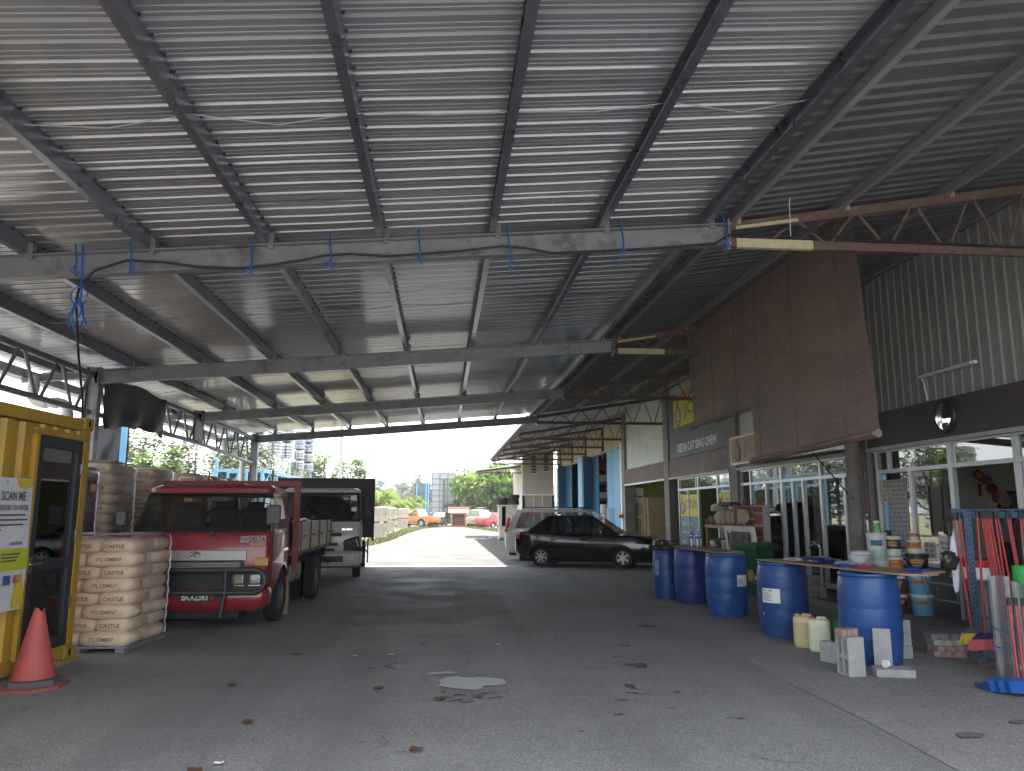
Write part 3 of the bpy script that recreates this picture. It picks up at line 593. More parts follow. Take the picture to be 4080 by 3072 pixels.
b = MB(); b.tube([(7.3, 28.9, .59), (7.3, 28.9, .66)], .02, 8); b.bar((7.3, 28.88, .66), (7.22, 28.84, .7), .02); b.tube([(7.28, 28.88, .64), (7.18, 28.84, .55), (7.2, 28.82, .3)], .012, 6); b.build('valve', black, fe, 40, w=1)
wp = thing('wall_notice', 'white notice sheet on the lime green wall over the cable trunking', 'notice', (7.62, 29.7, 1.95)); b = MB(); b.box(7.40, 29.675, 1.95, 7.86, 29.69, 2.5); b.build('sheet', white_p, wp, 0, w=1); b = MB(); b.box(7.5, 29.668, 2.14, 7.56, 29.674, 2.28); b.box(7.62, 29.668, 2.14, 7.8, 29.674, 2.2); b.build('lettering', ink, wp, 0, w=1)
b = MB(); b.box(7.66, 29.68, .12, 7.69, 29.70, 1.95); b.box(7.6, 29.66, 1.33, 7.78, 29.70, 1.43); b.build('cable_trunking', white_p, row, 0, w=1)
# ================================================================ WAREHOUSE beyond the shops
wh = thing('warehouse', 'cream corrugated warehouse with tall open bays and blue folding doors', 'building', (WX, 39, 0))
crc = mat('cream_corrugated', (.55, .47, .33), .5, .3, .08, 2, dirt=(.40, .34, .25), dsc=1)
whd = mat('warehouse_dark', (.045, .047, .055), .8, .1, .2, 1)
b = MB(); b.corr((7.22, 30.1, 4.2), (0, 0, 1), (0, 1, 0), (-1, 0, 0), 1.38, 17.9, .16, .025); b.build('wall_cladding', crc, wh, 0, w=1)
for ya, yb_ in ((44.2, 48.2), (36.4, 40.4)):
    b = MB(); b.corr((7.22, ya, 0), (0, 0, 1), (0, 1, 0), (-1, 0, 0), 4.2, yb_ - ya, .16, .025); b.build('wall_cladding', crc, wh, 0, w=1)
for yy in (30.05, 33.9, 38.0, 42.1, 46.3):
    b = MB(); b.box(7.12, yy - .08, 3.9, 7.2, yy + .08, 5.3); b.build('steel_stub', rust, wh, 0, w=1)
b = MB(); b.box(7.07, 29.98, .009, 7.45, 30.2, 4.3); b.build('corner_post', white_p, wh, 0, w=1)
b = MB(); b.box(7.1, 30.2, 4.15, 7.3, 48, 4.22); b.build('door_track', mat('track_grey', (.35, .36, .36), .5, .4, .1), wh, 0, w=1)
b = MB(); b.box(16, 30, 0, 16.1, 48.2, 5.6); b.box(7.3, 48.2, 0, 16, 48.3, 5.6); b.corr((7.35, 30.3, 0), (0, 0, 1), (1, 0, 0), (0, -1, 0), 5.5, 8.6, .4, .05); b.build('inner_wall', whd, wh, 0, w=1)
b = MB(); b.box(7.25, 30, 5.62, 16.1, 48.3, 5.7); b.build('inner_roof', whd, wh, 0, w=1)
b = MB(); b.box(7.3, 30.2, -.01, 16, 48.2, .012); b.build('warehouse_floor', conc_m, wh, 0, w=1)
bd = mat('blue_door_paint', (.14, .32, .47), .5, .1, .05, 1, dirt=(.11, .26, .39), dsc=.5, stretch=(1, 1, .3))
for nm, pts_, lab in (('right', [(7.2, 30.35), (7.02, 31.1), (7.17, 31.75), (6.98, 32.2)], 'blue folding door pushed against the white corner post of the warehouse'), ('mid', [(7.2, 35.0), (6.98, 35.6), (6.42, 34.95), (6.36, 35.7)], 'pair of blue folding leaves standing open in the middle of the warehouse'), ('left', [(7.2, 42.4), (6.88, 43.0), (6.38, 42.4)], 'blue folding door standing open at the far warehouse bay')):
    r = thing('folding_door', lab, 'door', (pts_[0][0], pts_[0][1], .02), 0, 'blue folding doors of the warehouse')
    for p, q in zip(pts_, pts_[1:]):
        b = MB(); d = V((q[0] - p[0], q[1] - p[1], 0)); d = d.normalized() * .015; P, Q = V((*p, 2.08)) + d, V((*q, 2.08)) - d; b.bar(P, Q, .05, 4.1)
        lf = b.build('door_leaf', bd, r, 0, w=1); b = MB()
        for z in (.15, 1.1, 2.1, 3.1, 4.0): b.bar((*V((*p, 0)).lerp(V((*q, 0)), .1).xy, z), (*V((*p, 0)).lerp(V((*q, 0)), .9).xy, z), .062, .05)
        b.build('rail', bd, lf, 0, w=1)
pr = thing('pallet_rack', 'tall steel rack with orange beams stacked with white sheets inside the warehouse', 'rack', (9, 42, .012)); b = MB()
for x in (7.9, 9.2, 10.6):
    for yy in (41.6, 42.6): b.box(x - .04, yy - .04, .012, x + .04, yy + .04, 4.4)
b.build('upright', steel, pr, 0, w=1)
for z in (1.2, 2.2, 3.1, 3.9): b = MB(); b.box(7.9, 41.56, z, 10.6, 41.62, z + .12); b.box(7.9, 42.58, z, 10.6, 42.64, z + .12); b.build('shelf_beam', mat('beam_orange', (.42, .13, .05), .6, 0, .1), pr, 0, w=1)
for z, h, c in ((1.33, .5, (.6, .6, .58)), (2.33, .3, (.62, .62, .6)), (3.23, .35, (.66, .66, .64)), (4.03, .3, (.25, .1, .06))): b = MB(); b.box(8, 41.5, z, 10.5, 42.7, z + h); b.build('sheet_stack', mat('stock_%d' % int(z * 10), c, .7, 0, .1, 3), pr, 0, w=1)
rc = thing('concrete_pipe', 'grey concrete pipe with collar standing just inside the warehouse door', 'pipe', (7.0, 32.6, 0)); b = MB(); b.lathe([(.22, 0), (.22, 1.5), (.27, 1.52), (.27, 1.9), (.2, 1.9), (.2, 0)], 20, (7.0, 32.6, 0.0)); b.build('barrel', concrete, rc, 40, w=1)
wf = thing('leaning_window', 'white framed window pane leaning beside the warehouse door', 'window', (6.6, 31.2, 0)); b = MB(); b.M = Matrix.Translation((6.75, 31.0, 0)) @ Matrix.Rotation(rad(-10), 4, 'X')
for a in ((0, 0, 0, .05, .04, 1.75), (.5, 0, 0, .55, .04, 1.75), (.05, 0, 0, .5, .04, .06), (.05, 0, 1.69, .5, .04, 1.75), (.05, 0, .9, .5, .04, .95)): b.box(*a)
b.build('frame', white_p, wf, 0, w=1); b = MB(); b.M = Matrix.Translation((6.75, 31.0, 0)) @ Matrix.Rotation(rad(-10), 4, 'X'); b.box(.05, .015, .06, .5, .02, 1.69); b.build('pane', winglass, wf, 0, w=1)
al = thing('wall_altar', 'small red and gold altar shelf fixed to the white corner post', 'altar', (7.05, 30.0, 1.2)); b = MB(); b.box(6.9, 29.85, 1.35, 7.12, 30.1, 1.39); b.box(6.92, 29.88, 1.39, 7.1, 29.92, 1.47); b.build('shelf', mat('altar_red', (.55, .08, .03), .5, 0, .1), al, 0, w=1)
b = MB(); b.lathe([(.03, 0), (.05, .05), (.055, .09)], 10, (6.98, 29.93, 1.39)); b.lathe([(.02, 0), (.035, .12), (0, .3)], 8, (7.07, 29.95, 1.39)); [b.tube([(6.98, 29.93, 1.45), (6.98 + rnd(-.06, .06), 29.93, 1.8)], .004, 4) for _ in range(4)]; b.build('incense_pot', mat('altar_gold', (.65, .33, .06), .4, .4, .1), al, 40, w=1)
# gable building at the end
gb = thing('gable_building', 'beige corrugated building with two louvred windows above roller shutters', 'building', (6.05, 48.6, 0))
bei = mat('beige_corrugated', (.50, .45, .39), .55, .2, .06, 2); shut = mat('roller_shutter', (.42, .37, .32), .5, .2, .05, 3)
b = MB(); b.corr((5.05, 48.6, 2.65), (0, 0, 1), (1, 0, 0), (0, -1, 0), 3.4, 2.0, .1, .02); b.corr((7.05, 48.6, 2.65), (0, 0, 1), (0, 1, 0), (1, 0, 0), 3.4, 5, .1, .02); b.box(5.07, 48.62, 0.0, 5.2, 55, 6.0); b.build('wall_cladding', bei, gb, 0, w=1)
b = MB(); b.corr((4.9, 48.4, 6.05), (0, 1, 0), (1, 0, .15), (-.15, 0, 1), 8, 2.6, .16, .03); b.build('roof', newer, gb, 0, w=1)
b = MB(); b.box(5.0, 48.52, 2.6, 7.1, 48.66, 2.68); b.build('drip_ledge', white_p, gb, 0, w=1)
b = MB(); b.box(5.05, 48.62, 0, 5.2, 48.75, 2.6); b.build('dark_reveal', whd, gb, 0, w=1); b = MB(); b.box(6.92, 48.6, 0, 7.1, 48.75, 2.6); b.build('dark_reveal', whd, gb, 0, w=1)
for k in range(3):
    xa = 5.21 + .57 * k; b = MB(); b.corr((xa + .02, 48.68, 0.0), (1, 0, 0), (0, 0, 1), (0, -1, 0), .53, 2.6, .08, .012); b.build('roller_shutter', shut, gb, 0, w=1)
    b = MB(); b.box(xa - .012, 48.63, 0, xa + .018, 48.7, 2.6); b.build('shutter_guide', white_p, gb, 0, w=1)
for xa, w, z0 in ((5.62, .3, 4.0), (6.42, .32, 4.15)):
    b = MB(); b.box(xa, 48.575, z0, xa + w, 48.62, z0 + 1.3); f = b.build('louvre_window', darkin, gb, 0, w=1)
    for q in range(6):
        b = MB(); b.rbox((xa + w / 2, 48.56, z0 + .12 + .2 * q), (w, .02, .12), rx=.6); b.build('louvre', mat('louvre_grey', (.3, .28, .26), .5, 0, .1), f, 0, w=1)
    b = MB(); b.box(xa - .06, 48.55, z0 - .06, xa + w + .06, 48.6, z0 - .0); b.build('window_sill', white_p, f, 0, w=1)
# ================================================================ VEHICLES
def paint(name, col, rough=.28): return mat(name, col, rough, 0, .05, 3, coat=.6)
lens = mat('lamp_lens', (.36, .38, .38), .1, .8, .5, 18); amber = mat('amber_lens', (.45, .26, .05), .25, 0, .05); redlens = mat('red_lens', (.45, .02, .02), .15, 0, .05); seatm = mat('seat_cloth', (.05, .05, .055), .9, 0, .1); plate_m = mat('plate_black', (.015, .015, .016), .4, 0, 0); undm = mat('underbody', (.014, .014, .014), .9, 0, .2); rimm = mat('alloy_rim', (.50, .51, .52), .35, .6, .08, 8); dkrim = mat('dull_rim', (.13, .13, .13), .6, .3, .2, 10)
WHEELS = {}
def wheel_mesh(r, w, nsp, rm):
    k = (r, w, nsp, rm.name)
    if k not in WHEELS:
        b = MB(); h = w / 2; ri = r * .66
        b.lathe([(ri, -h * .8), (ri * 1.04, -h), (r * .93, -h), (r, -h * .7), (r, h * .7), (r * .93, h), (ri * 1.04, h), (ri, h * .8), (ri, -h * .8)], 28, axis='Y', cap=False)
        t = b.mesh('tyre', rubber, 40); c = MB()
        c.lathe([(ri, -h * .8), (ri, h * .75), (ri * .93, h * .8), (ri * .9, h * .45), (ri * .9, -h * .8)], 24, axis='Y', cap=False)
        c.lathe([(0, h * .55), (ri * .25, h * .6), (ri * .27, h * .2), (0, h * .2)], 14, axis='Y', cap=False)
        c.lathe([(0, -.0), (ri * .92, 0)], 20, axis='Y', cap=False, m=1)
        for q in range(nsp):
            a = 2 * PI * q / nsp; d = V((math.sin(a), 0, math.cos(a))); c.bar(d * ri * .15 + V((0, h * .5, 0)), d * ri * .93 + V((0, h * .55, 0)), ri * (.34 if nsp < 7 else .25), h * .22, up=(0, 1, 0))
        WHEELS[k] = (t, c.mesh('rim', [rm, undm], 30))
    return WHEELS[k]
def add_wheel(root, x, y, r, w=.19, nsp=6, rm=None, flip=False, axis_x=False, dz=0):
    t, m = wheel_mesh(r, w, nsp, rm or rimm); rz = (PI if flip else 0) + (-PI / 2 if axis_x else 0)
    o = place(t, 'wheel', root, (x, y, r - dz), (0, 0, rz)); place(m, 'rim', o); return o
def car(name, label, cat, loc, head, pm, L, W, ro, wb, wr, prof, gh, side, rims=(6, None), pick=False, plate=None, roofm_=None, group=None, rail=False, rearz=(.86, .16), headz=(.70, .15), bump=None, glassm=None, tail=(.5, .25), inner=True):
    r = thing(name, label, cat, (loc[0], loc[1], 0), rad(head), group); X0 = ro + wb / 2; hw = W / 2; gm = glassm or carglass
    b = MB(); rings = []
    for x, zb_, zt, h in prof:
        x -= X0; d = zt - zb_
        half = [(h * .6, zb_), (h * .93, zb_ + .02), (h * .985, zb_ + .1 * d + .03), (h, zb_ + .45 * d), (h * .995, zb_ + .68 * d), (h * .965, zt - .07), (h * .9, zt - .015), (h * .5, zt + .012)]
        rings.append([(x, -y_, z_) for y_, z_ in half] + [(x, y_, z_) for y_, z_ in reversed(half)])
    b.loft(rings); body = b.build('body', [pm, undm], r, 32)
    c = MB()
    for xx in (-wb / 2, wb / 2):
        for s in (-1, 1): c.lathe([(wr * 1.17, s * (hw - .24)), (wr * 1.17, s * (hw + .1))] if s > 0 else [(wr * 1.17, -(hw + .1)), (wr * 1.17, -(hw - .24))], 24, (xx, 0, wr * 1.03), 'Y')
    cut(body, c, undm)
    b = MB(); b.box(prof[1][0] - X0 + .1, -hw * .85, .17, prof[-2][0] - X0 - .1, hw * .85, .3); b.build('underbody', undm, r, 0)
    for i, xx in enumerate((-wb / 2, wb / 2)):
        for s in (-1, 1): add_wheel(r, xx, s * (hw - .105), wr, .19, rims[0] if isinstance(rims[0], int) else rims[0][i], rims[1], flip=s < 0)
    xb, xrr, xrf, xw, zbr, zbf, zr, hb, hr = gh; xb -= X0; xrr -= X0; xrf -= X0; xw -= X0
    P = lambda x, y_, z: V((x, y_, z))
    b = MB(); panes = []
    for s in (-1, 1):
        A, B, C, D = P(xb, s * hb, zbr), P(xw, s * hb, zbf), P(xrf, s * hr, zr), P(xrr, s * hr, zr)
        for q in b.framed(A, B, C, D, side[0], (.06, .86), [(i, 1) for i in side[1]]): panes.append(('side_window', q))
    for nm, (xa, za, xr_) in (('rear_window', (xb, zbr, xrr)), ('windscreen', (xw, zbf, xrf))):
        A, B, C, D = P(xa, -hb, za), P(xa, hb, za), P(xr_, hr, zr), P(xr_, -hr, zr)
        for q in b.framed(A, B, C, D, (.06, .94), (.08, .92), [(1, 1)]): panes.append((nm, q))
    nr = 6
    b.grid(lambda u, v: P(xrr + (xrf - xrr) * u, hr * (2 * v - 1), zr + .06 * math.sin(PI * max(.0, min(1, u))) ** .6 * (1 - (2 * v - 1) ** 2 * .75) if 0 < u < 1 else zr), 8, nr)
    b.build('cabin_frame', pm, r, 25)
    for nm, q in panes:
        g = MB(); n = (q[1] - q[0]).cross(q[3] - q[0]).normalized() * .004
        g.quad(*[p - n for p in q]); g.build(nm, gm, r, 0)
    if inner:
        b = MB(); zf = prof[len(prof) // 2][1] + .1
        for xx in ((xrf - .35), (xrf - 1.2)):
            for s in (-1, 1): b.cbox((xx, s * hb * .45, zbr - .15), (.16, hb * .62, .75)); b.cbox((xx, s * hb * .45, zbr + .30), (.1, .24, .2))
        b.cbox((xw - .35, 0, zbf - .02), (.4, hb * 1.8, .16)); b.build('seats', seatm, r, 0, bevel=.03)
    x1 = prof[-1][0] - X0; xr0 = prof[0][0] - X0
    for s in (-1, 1): b = MB(); b.rbox((x1 - .13, s * hw * .66, headz[0]), (.22, .32, headz[1]), rz=-s * .5, ry=.25); b.build('headlight', lens, r, 0, bevel=.03)
    for s in (-1, 1):
        b = MB(); b.rbox((xr0 + (.12 if not rail else .10), s * hw * (.86 if not rail else .90), rearz[0]), (.15, .10, rearz[1] * 1.2) if not rail else (.12, .05, rearz[1] * 1.7), rz=s * .35, ry=-.0 if not rail else .28); b.build('tail_lamp', redlens, r, 0, bevel=.02)
    b = MB(); b.cbox((x1 - .02, 0, .34), (.1, W * .62, .12)); b.cbox((x1 - .03, 0, .58), (.08, W * .4, .10)); b.build('grille', black, r, 0, bevel=.02)
    b = MB(); b.cbox((xr0 - .006, 0, .62), (.02, .46, .11)); b.cbox((x1 + .012, 0, .46), (.02, .46, .10)); pl = b.build('number_plate', plate_m, r, 0)
    if plate:
        b = MB(); txt(b, plate, (xr0 - .019, .2, .585), (0, -.4, 0), (0, 0, .07)); txt(b, plate, (x1 + .025, -.2, .43), (0, .4, 0), (0, 0, .06)); b.build('lettering', white_p, pl, 0)
    for s in (-1, 1):
        b = MB(); b.rbox((xw - .5, s * (hb + .1), zbf + .09), (.1, .2, .14), rz=s * .2); b.build('side_mirror', pm, r, 0, bevel=.03)
        b = MB()
        for xx in (xw - 1.0 - .02, xw - 1.95): b.cbox((xx, s * (hw - .004), zbf - .15), (.18, .03, .035))
        b.build('door_handle', pm, r, 0, bevel=.008)
        b = MB()
        for xx in (xw - .15, xw - 1.12, xw - 2.02): b.tube([(xx, s * (hw + .002), .3), (xx, s * (hw + .004), .6), (xx, s * (hw * .985), zbf - .1)], .006, 4)
        b.build('door_seam', undm, r, 40)
    if rail:
        b = MB()
        for s in (-1, 1): b.tube([(xrr + .15, s * hr * .92, zr + .02), (xrr + .3, s * hr * .92, zr + .07), (xrf - .3, s * hr * .92, zr + .07), (xrf - .1, s * hr * .92, zr + .02)], .018, 6)
        b.build('roof_rail', black, r, 40)
    if pick:
        b = MB(); xa, xc = xr0 + .08, xb - .05; zt = prof[3][2]
        b.box(xa, -hw * .82, zt + .013, xc, hw * .82, zt + .018); b.build('cargo_bed', undm, r, 0)
    return r
sed_prof = [(0, .42, .80, .68), (.04, .32, .95, .76), (.2, .24, 1.01, .81), (.7, .20, 1.02, .835), (1.4, .19, .97, .84), (2.2, .19, .95, .84), (2.9, .19, .94, .84), (3.2, .19, .935, .835), (3.6, .20, .915, .82), (3.95, .21, .865, .77), (4.15, .24, .80, .70), (4.25, .30, .70, .62)]
sed_gh = (.40, 1.02, 2.36, 3.16, 1.015, .93, 1.475, .79, .60)
car('black_sedan', 'black saloon car parked crosswise at the end of the covered yard', 'car', (4.33, 23.05), -23, paint('black_paint', (.005, .005, .007), .15), 4.25, 1.68, .82, 2.42, .29, sed_prof, sed_gh, ((.17, .50, .54, .93), (1, 3)), ((7, 6), rimm), plate='WPC 9173')
mpv_prof = [(0, .45, .90, .74), (.05, .30, 1.0, .80), (.2, .24, 1.03, .84), (.9, .22, 1.03, .85), (2, .21, 1.0, .85), (3.2, .21, .98, .85), (3.6, .21, .96, .84), (4.0, .22, .88, .80), (4.25, .25, .78, .72), (4.36, .34, .66, .6)]
car('silver_people_carrier', 'silver grey people carrier parked behind the black saloon car', 'car', (4.38, 25.75), -19, paint('silver_paint', (.42, .43, .42), .3), 4.36, 1.7, .85, 2.65, .31, mpv_prof, (.08, .42, 2.75, 3.72, 1.02, .97, 1.66, .80, .64), ((.07, .33, .36, .62, .65, .92), (1, 3, 5)), (6, rimm), rail=True, rearz=(1.15, .3))
wag = [(0, .5, .95, .74), (.05, .34, 1.02, .80), (.2, .26, 1.05, .84), (1, .24, 1.05, .85), (2, .23, 1.03, .85), (3.2, .23, 1.0, .85), (3.7, .24, .95, .82), (4.1, .27, .85, .74), (4.25, .36, .7, .6)]
car('beige_van', 'beige people carrier parked beside the red saloon under the leafy tree', 'car', (4.0, 81.5), 66, paint('beige_paint', (.40, .35, .25), .35), 4.25, 1.7, .8, 2.6, .31, wag, (.06, .35, 2.7, 3.6, 1.05, 1.0, 1.75, .80, .66), ((.07, .33, .36, .62, .65, .92), (1, 3, 5)), (6, rimm), plate='BHP 77', inner=False, rearz=(1.1, .25))
car('red_sedan', 'red saloon car parked on the dry grass under the leafy tree', 'car', (5.3, 76.5), 42, paint('car_red', (.42, .02, .03), .3), 4.25, 1.68, .95, 2.42, .29, sed_prof, sed_gh, ((.15, .50, .55, .93), (1, 3)), (6, rimm), plate='WDR 402', inner=False)
pk = [(0, .55, 1.0, .82), (.05, .5, 1.12, .88), (.3, .42, 1.15, .91), (1.2, .4, 1.15, .92), (2, .36, 1.12, .92), (3.2, .34, 1.12, .92), (4.1, .34, 1.12, .92), (4.6, .36, 1.08, .9), (5.1, .42, 1.0, .84), (5.3, .52, .88, .74)]
car('orange_pickup', 'orange double cab pickup truck parked with its tailgate towards the yard', 'pickup', (-2.9, 80.8), 145, paint('pickup_orange', (.58, .17, .015), .3), 5.3, 1.86, 1.25, 3.2, .40, pk, (1.65, 1.95, 3.3, 4.15, 1.13, 1.1, 1.80, .86, .68), ((.08, .46, .5, .94), (1, 3)), (6, rimm), pick=True, plate='VBC 30', inner=False, rearz=(.98, .2))
car('dark_sedan', 'dark saloon car parked in the far row just right of the orange pickup', 'car', (.2, 90), 70, paint('car_darkgrey', (.05, .05, .06), .3), 4.25, 1.68, .95, 2.42, .29, sed_prof, sed_gh, ((.15, .50, .55, .93), (1, 3)), (6, rimm), plate='BGE 51', inner=False)
car('grey_hatchback', 'grey car parked in the far row between the dark saloon and the tiled shrine', 'car', (2.2, 99), 84, paint('car_grey', (.20, .22, .24), .3), 4.25, 1.7, .8, 2.6, .31, wag, (.06, .35, 2.7, 3.6, 1.05, 1.0, 1.6, .80, .66), ((.07, .33, .36, .62, .65, .92), (1, 3, 5)), (6, rimm), plate='BFK 8', inner=False)
b = MB(); b.rbox((4.0, 81.5, 1.88), (1.1, .8, .22), rz=.3); b.build('roof_box', black, None, 30, bevel=.08, label='black luggage box strapped on the roof of the beige people carrier', cat='luggage box')
# ---------------------------------------------------------------- lorries
def rring(hw, y0, y1, rr, z, n=4):
    P = []
    for cx, cy, a0 in ((hw - rr, y0 + rr, -PI / 2), (hw - rr, y1 - rr, 0), (-hw + rr, y1 - rr, PI / 2), (-hw + rr, y0 + rr, PI)):
        for k in range(n + 1): a = a0 + PI / 2 * k / n; P.append((cx + rr * math.cos(a), cy + rr * math.sin(a), z))
    return P
def lorry_cab(r, pm, hw, ln, z0, zb_, zt, rake, wy, wr, top=None, pillar=None):
    """cab: lower body, framed window storey, roof; front at y=0, back at y=ln"""
    b = MB(); b.loft([rring(hw - .03, .05, ln, .08, z0), rring(hw, .0, ln, .1, z0 + .12), rring(hw, 0, ln, .1, (z0 + zb_) / 2), rring(hw, .02, ln, .1, zb_ - .06), rring(hw - .012, .06, ln, .09, zb_)])
    body = b.build('cab_body', [pm, undm], r, 35); c = MB()
    for s in (-1, 1): c.lathe([(wr * 1.17, -.16), (wr * 1.17, .16)], 24, (s * hw, wy, wr), 'X')
    cut(body, c, undm)
    a = .085; hwt = hw - .07; yt = .06 + rake; b = MB(); panes = []
    A, B, C, D = V((-hw + .02, .07, zb_)), V((hw - .02, .07, zb_)), V((hwt - .03, yt, zt)), V((-hwt + .03, yt, zt))
    panes += [('windscreen', q) for q in b.framed(A, B, C, D, (.012, .988), (.03, .96), [(1, 1)])]
    for s in (-1, 1):
        A, B, C, D = V((s * (hw - .012), .09, zb_)), V((s * (hw - .012), ln - .02, zb_)), V((s * hwt, ln - .06, zt)), V((s * hwt, yt + .02, zt))
        panes += [('door_window', q) for q in b.framed(A, B, C, D, (.10, .86), (.05, .9), [(1, 1)])]
    A, B, C, D = V((-hw + .02, ln - .02, zb_)), V((hw - .02, ln - .02, zb_)), V((hwt, ln - .06, zt)), V((-hwt, ln - .06, zt))
    panes += [('rear_window', q) for q in b.framed(A, B, C, D, (.1, .9), (.2, .88), [(1, 1)])]
    b.loft([rring(hwt + .015, yt - .03, ln - .04, .1, zt - .01), rring(hwt + .01, yt - .02, ln - .05, .12, zt + .05), rring(hwt - .08, yt + .08, ln - .12, .16, zt + .10)])
    b.build('cab_frame', pillar or pm, r, 40)
    for nm, q in panes:
        g = MB(); g.quad(*q); w_ = g.build(nm, carglass, r, 0)
        if nm == 'windscreen':
            e = MB(); n_ = (q[1] - q[0]).cross(q[3] - q[0]).normalized() * .012
            if n_.y > 0: n_ = -n_
            for i in range(4): e.bar(q[i] + n_, q[(i + 1) % 4] + n_, .05, .012, up=n_)
            e.build('rubber_seal', black, w_, 0)
    b = MB()
    for x in (-hw * .55, 0, hw * .5): b.cbox((x, ln - .3, zb_ - .1), (.42, .14, .85)); b.cbox((x, ln - .28, zb_ + .33), (.26, .1, .18))
    b.cbox((0, .32, zb_ - .03), (hw * 1.85, .4, .12)); b.build('seats', seatm, r, 0, bevel=.03)
    b = MB(); b.tube([(hw * .48 + .19 * math.cos(t), .52 - .08 * math.sin(t), zb_ + .06 + .15 * math.sin(t)) for t in (2 * PI * k / 16 for k in range(17))], .014, 6); b.build('steering_wheel', black, r, 40)
rt = thing('red_lorry', 'red flatbed lorry with wooden drop sides parked beside the cement bags', 'lorry', (-3.29, 11.0, .035))
redp = mat('lorry_red', (.23, .016, .019), .36, 0, .15, 3, coat=.6, dirt=(.19, .045, .04), dsc=3, dlo=.5, dhi=.85)
lorry_cab(rt, redp, .93, 1.42, .50, 1.29, 1.84, .34, 1.02, .36)
silv = mat('grille_silver', (.42, .42, .40), .4, .5, .08, 5)
b = MB(); b.box(-.63, -.035, .9, .63, .02, 1.04); g = b.build('grille_panel', silv, rt, 0, bevel=.012)
b = MB(); b.box(-.62, -.045, .80, .60, .02, .895); [b.box(-.60, -.052, .818 + .024 * k, .56, -.04, .826 + .024 * k, m=1) for k in range(3)]; b.build('upper_grille', [black, silv], rt, 0)
b = MB(); b.box(-.40, -.02, .53, .34, .03, .78); [b.box(-.39, -.03, .57 + .06 * k, .33, -.015, .582 + .06 * k, m=1) for k in range(4)]; b.build('lower_grille', [black, mat('grille_dark', (.035, .035, .035), .5, .3, .1)], rt, 0)
b = MB(); P = [(-.06 + .085 * math.cos(t), -.042, .975 + .045 * math.sin(t)) for t in (2 * PI * k / 24 for k in range(25))]; b.tube(P, .008, 6); b.tube([(-.11, -.042, .96), (-.06, -.042, .995), (-.01, -.042, 1.0)], .008, 6); b.tube([(-.10, -.042, .95), (-.04, -.042, .96), (-.02, -.042, .985)], .008, 6); b.build('oval_badge', chrome, rt, 40)
b = MB(); b.box(.36, -.02, .50, .90, .03, .77); b.build('lamp_surround', black, rt, 0, bevel=.02); b = MB(); b.box(-.90, -.02, .50, -.42, .03, .77); b.build('lamp_surround', black, rt, 0, bevel=.02)
for x in (.53, .765, -.53, -.765):
    b = MB(); b.box(x - .08, -.04, .585, x + .08, .0, .725); b.build('headlight', lens, rt, 0, bevel=.015)
    b = MB(); b.box(x - .09, -.03, .565, x + .09, -.02, .578); b.build('lamp_bezel', chrome, rt, 0)
b = MB(); b.box(.74, -.03, .83, .925, .02, .94); b.build('indicator', amber, rt, 0, bevel=.012)
b = MB(); b.loft([rring(.86, -.09, .3, .1, .25), rring(.94, -.14, .3, .12, .32), rring(.95, -.15, .3, .12, .47), rring(.93, -.12, .3, .1, .53)]); b.build('bumper', redp, rt, 40)
b = MB(); b.box(.26, -.155, .39, .38, -.14, .47); b.build('bumper_slot', black, rt, 0)
b = MB(); b.box(-.86, -.16, .16, .6, .3, .25); b.build('valance', undm, rt, 0)
b = MB(); b.box(-.16, -.172, .375, .215, -.152, .51); npl = b.build('number_plate', plate_m, rt, 0); b = MB(); txt(b, 'BKX2383', (-.14, -.175, .395), (.335, 0, 0), (0, 0, .095), bold=.008); b.build('lettering', white_p, npl, 0)
bullm = mat('bull_bar_grey', (.055, .058, .062), .5, .4, .2, 10)
b = MB(); zt_, zl_ = .79, .495; P = [(-.79, -.21, zt_), (.79, -.21, zt_)] + [(.79 + .145 * math.sin(t), -.21, zt_ - .1475 + .1475 * math.cos(t)) for t in (.4, .8, 1.2, 1.57, 1.95, 2.35, 2.75)] + [(.79, -.21, zl_), (-.79, -.21, zl_)] + [(-.79 - .145 * math.sin(t), -.21, zl_ + .1475 - .1475 * math.cos(t)) for t in (.4, .8, 1.2, 1.57, 1.95, 2.35, 2.75)] + [(-.79, -.21, zt_)]; b.tube(P, .036, 10); b.tube([(.42, -.215, .80), (.42, -.22, .5), (.38, -.23, .18)], .024, 8); b.build('bull_bar', bullm, rt, 40)
b = MB(); txt(b, 'Super', (.54, -.012, 1.155), (.11, 0, 0), (0, 0, .065)); txt(b, 'DELTA', (.655, -.012, 1.15), (.215, .0, 0), (0, 0, .075), bold=.03); b.build('lettering', mat('decal_dark', (.03, .03, .035), .4, 0, 0), rt, 0)
b = MB(); b.box(.535, -.004, 1.142, .648, .01, 1.225); b.box(.65, -.006, 1.142, .875, .01, 1.232); b.box(.66, -.006, 1.09, .875, .01, 1.138, m=1); b.build('decal', [mat('decal_light', (.36, .27, .25), .4, 0, .05), mat('decal_gold', (.35, .18, .10), .4, 0, .05)], rt, 0)
b = MB()
for x in (-.5, .15): b.tube([(x, -.0, 1.25), (x + .05, -.03, 1.31), (x + .5, .0, 1.36)], .012, 5); b.cbox((x, -.01, 1.26), (.05, .05, .06)); b.cbox((x + .28, -.0, 1.25), (.03, .03, .03))
b.build('wiper', black, rt, 40)
for s, mx_ in ((1, .97), (-1, -1.04)):
    b = MB(); b.tube([(s * .9, .08, 1.25), (mx_, -.0, 1.28), (mx_, -.02, 1.38)], .013, 6); b.build('mirror_arm', black, rt, 40); b = MB(); b.rbox((mx_, -.03, 1.52 if s > 0 else 1.47), (.19, .06, .27) if s > 0 else (.15, .06, .19), rz=s * .25); b.build('side_mirror', mat('mirror_shell', (.045, .045, .05), .5, 0, .1), rt, 0, bevel=.02)
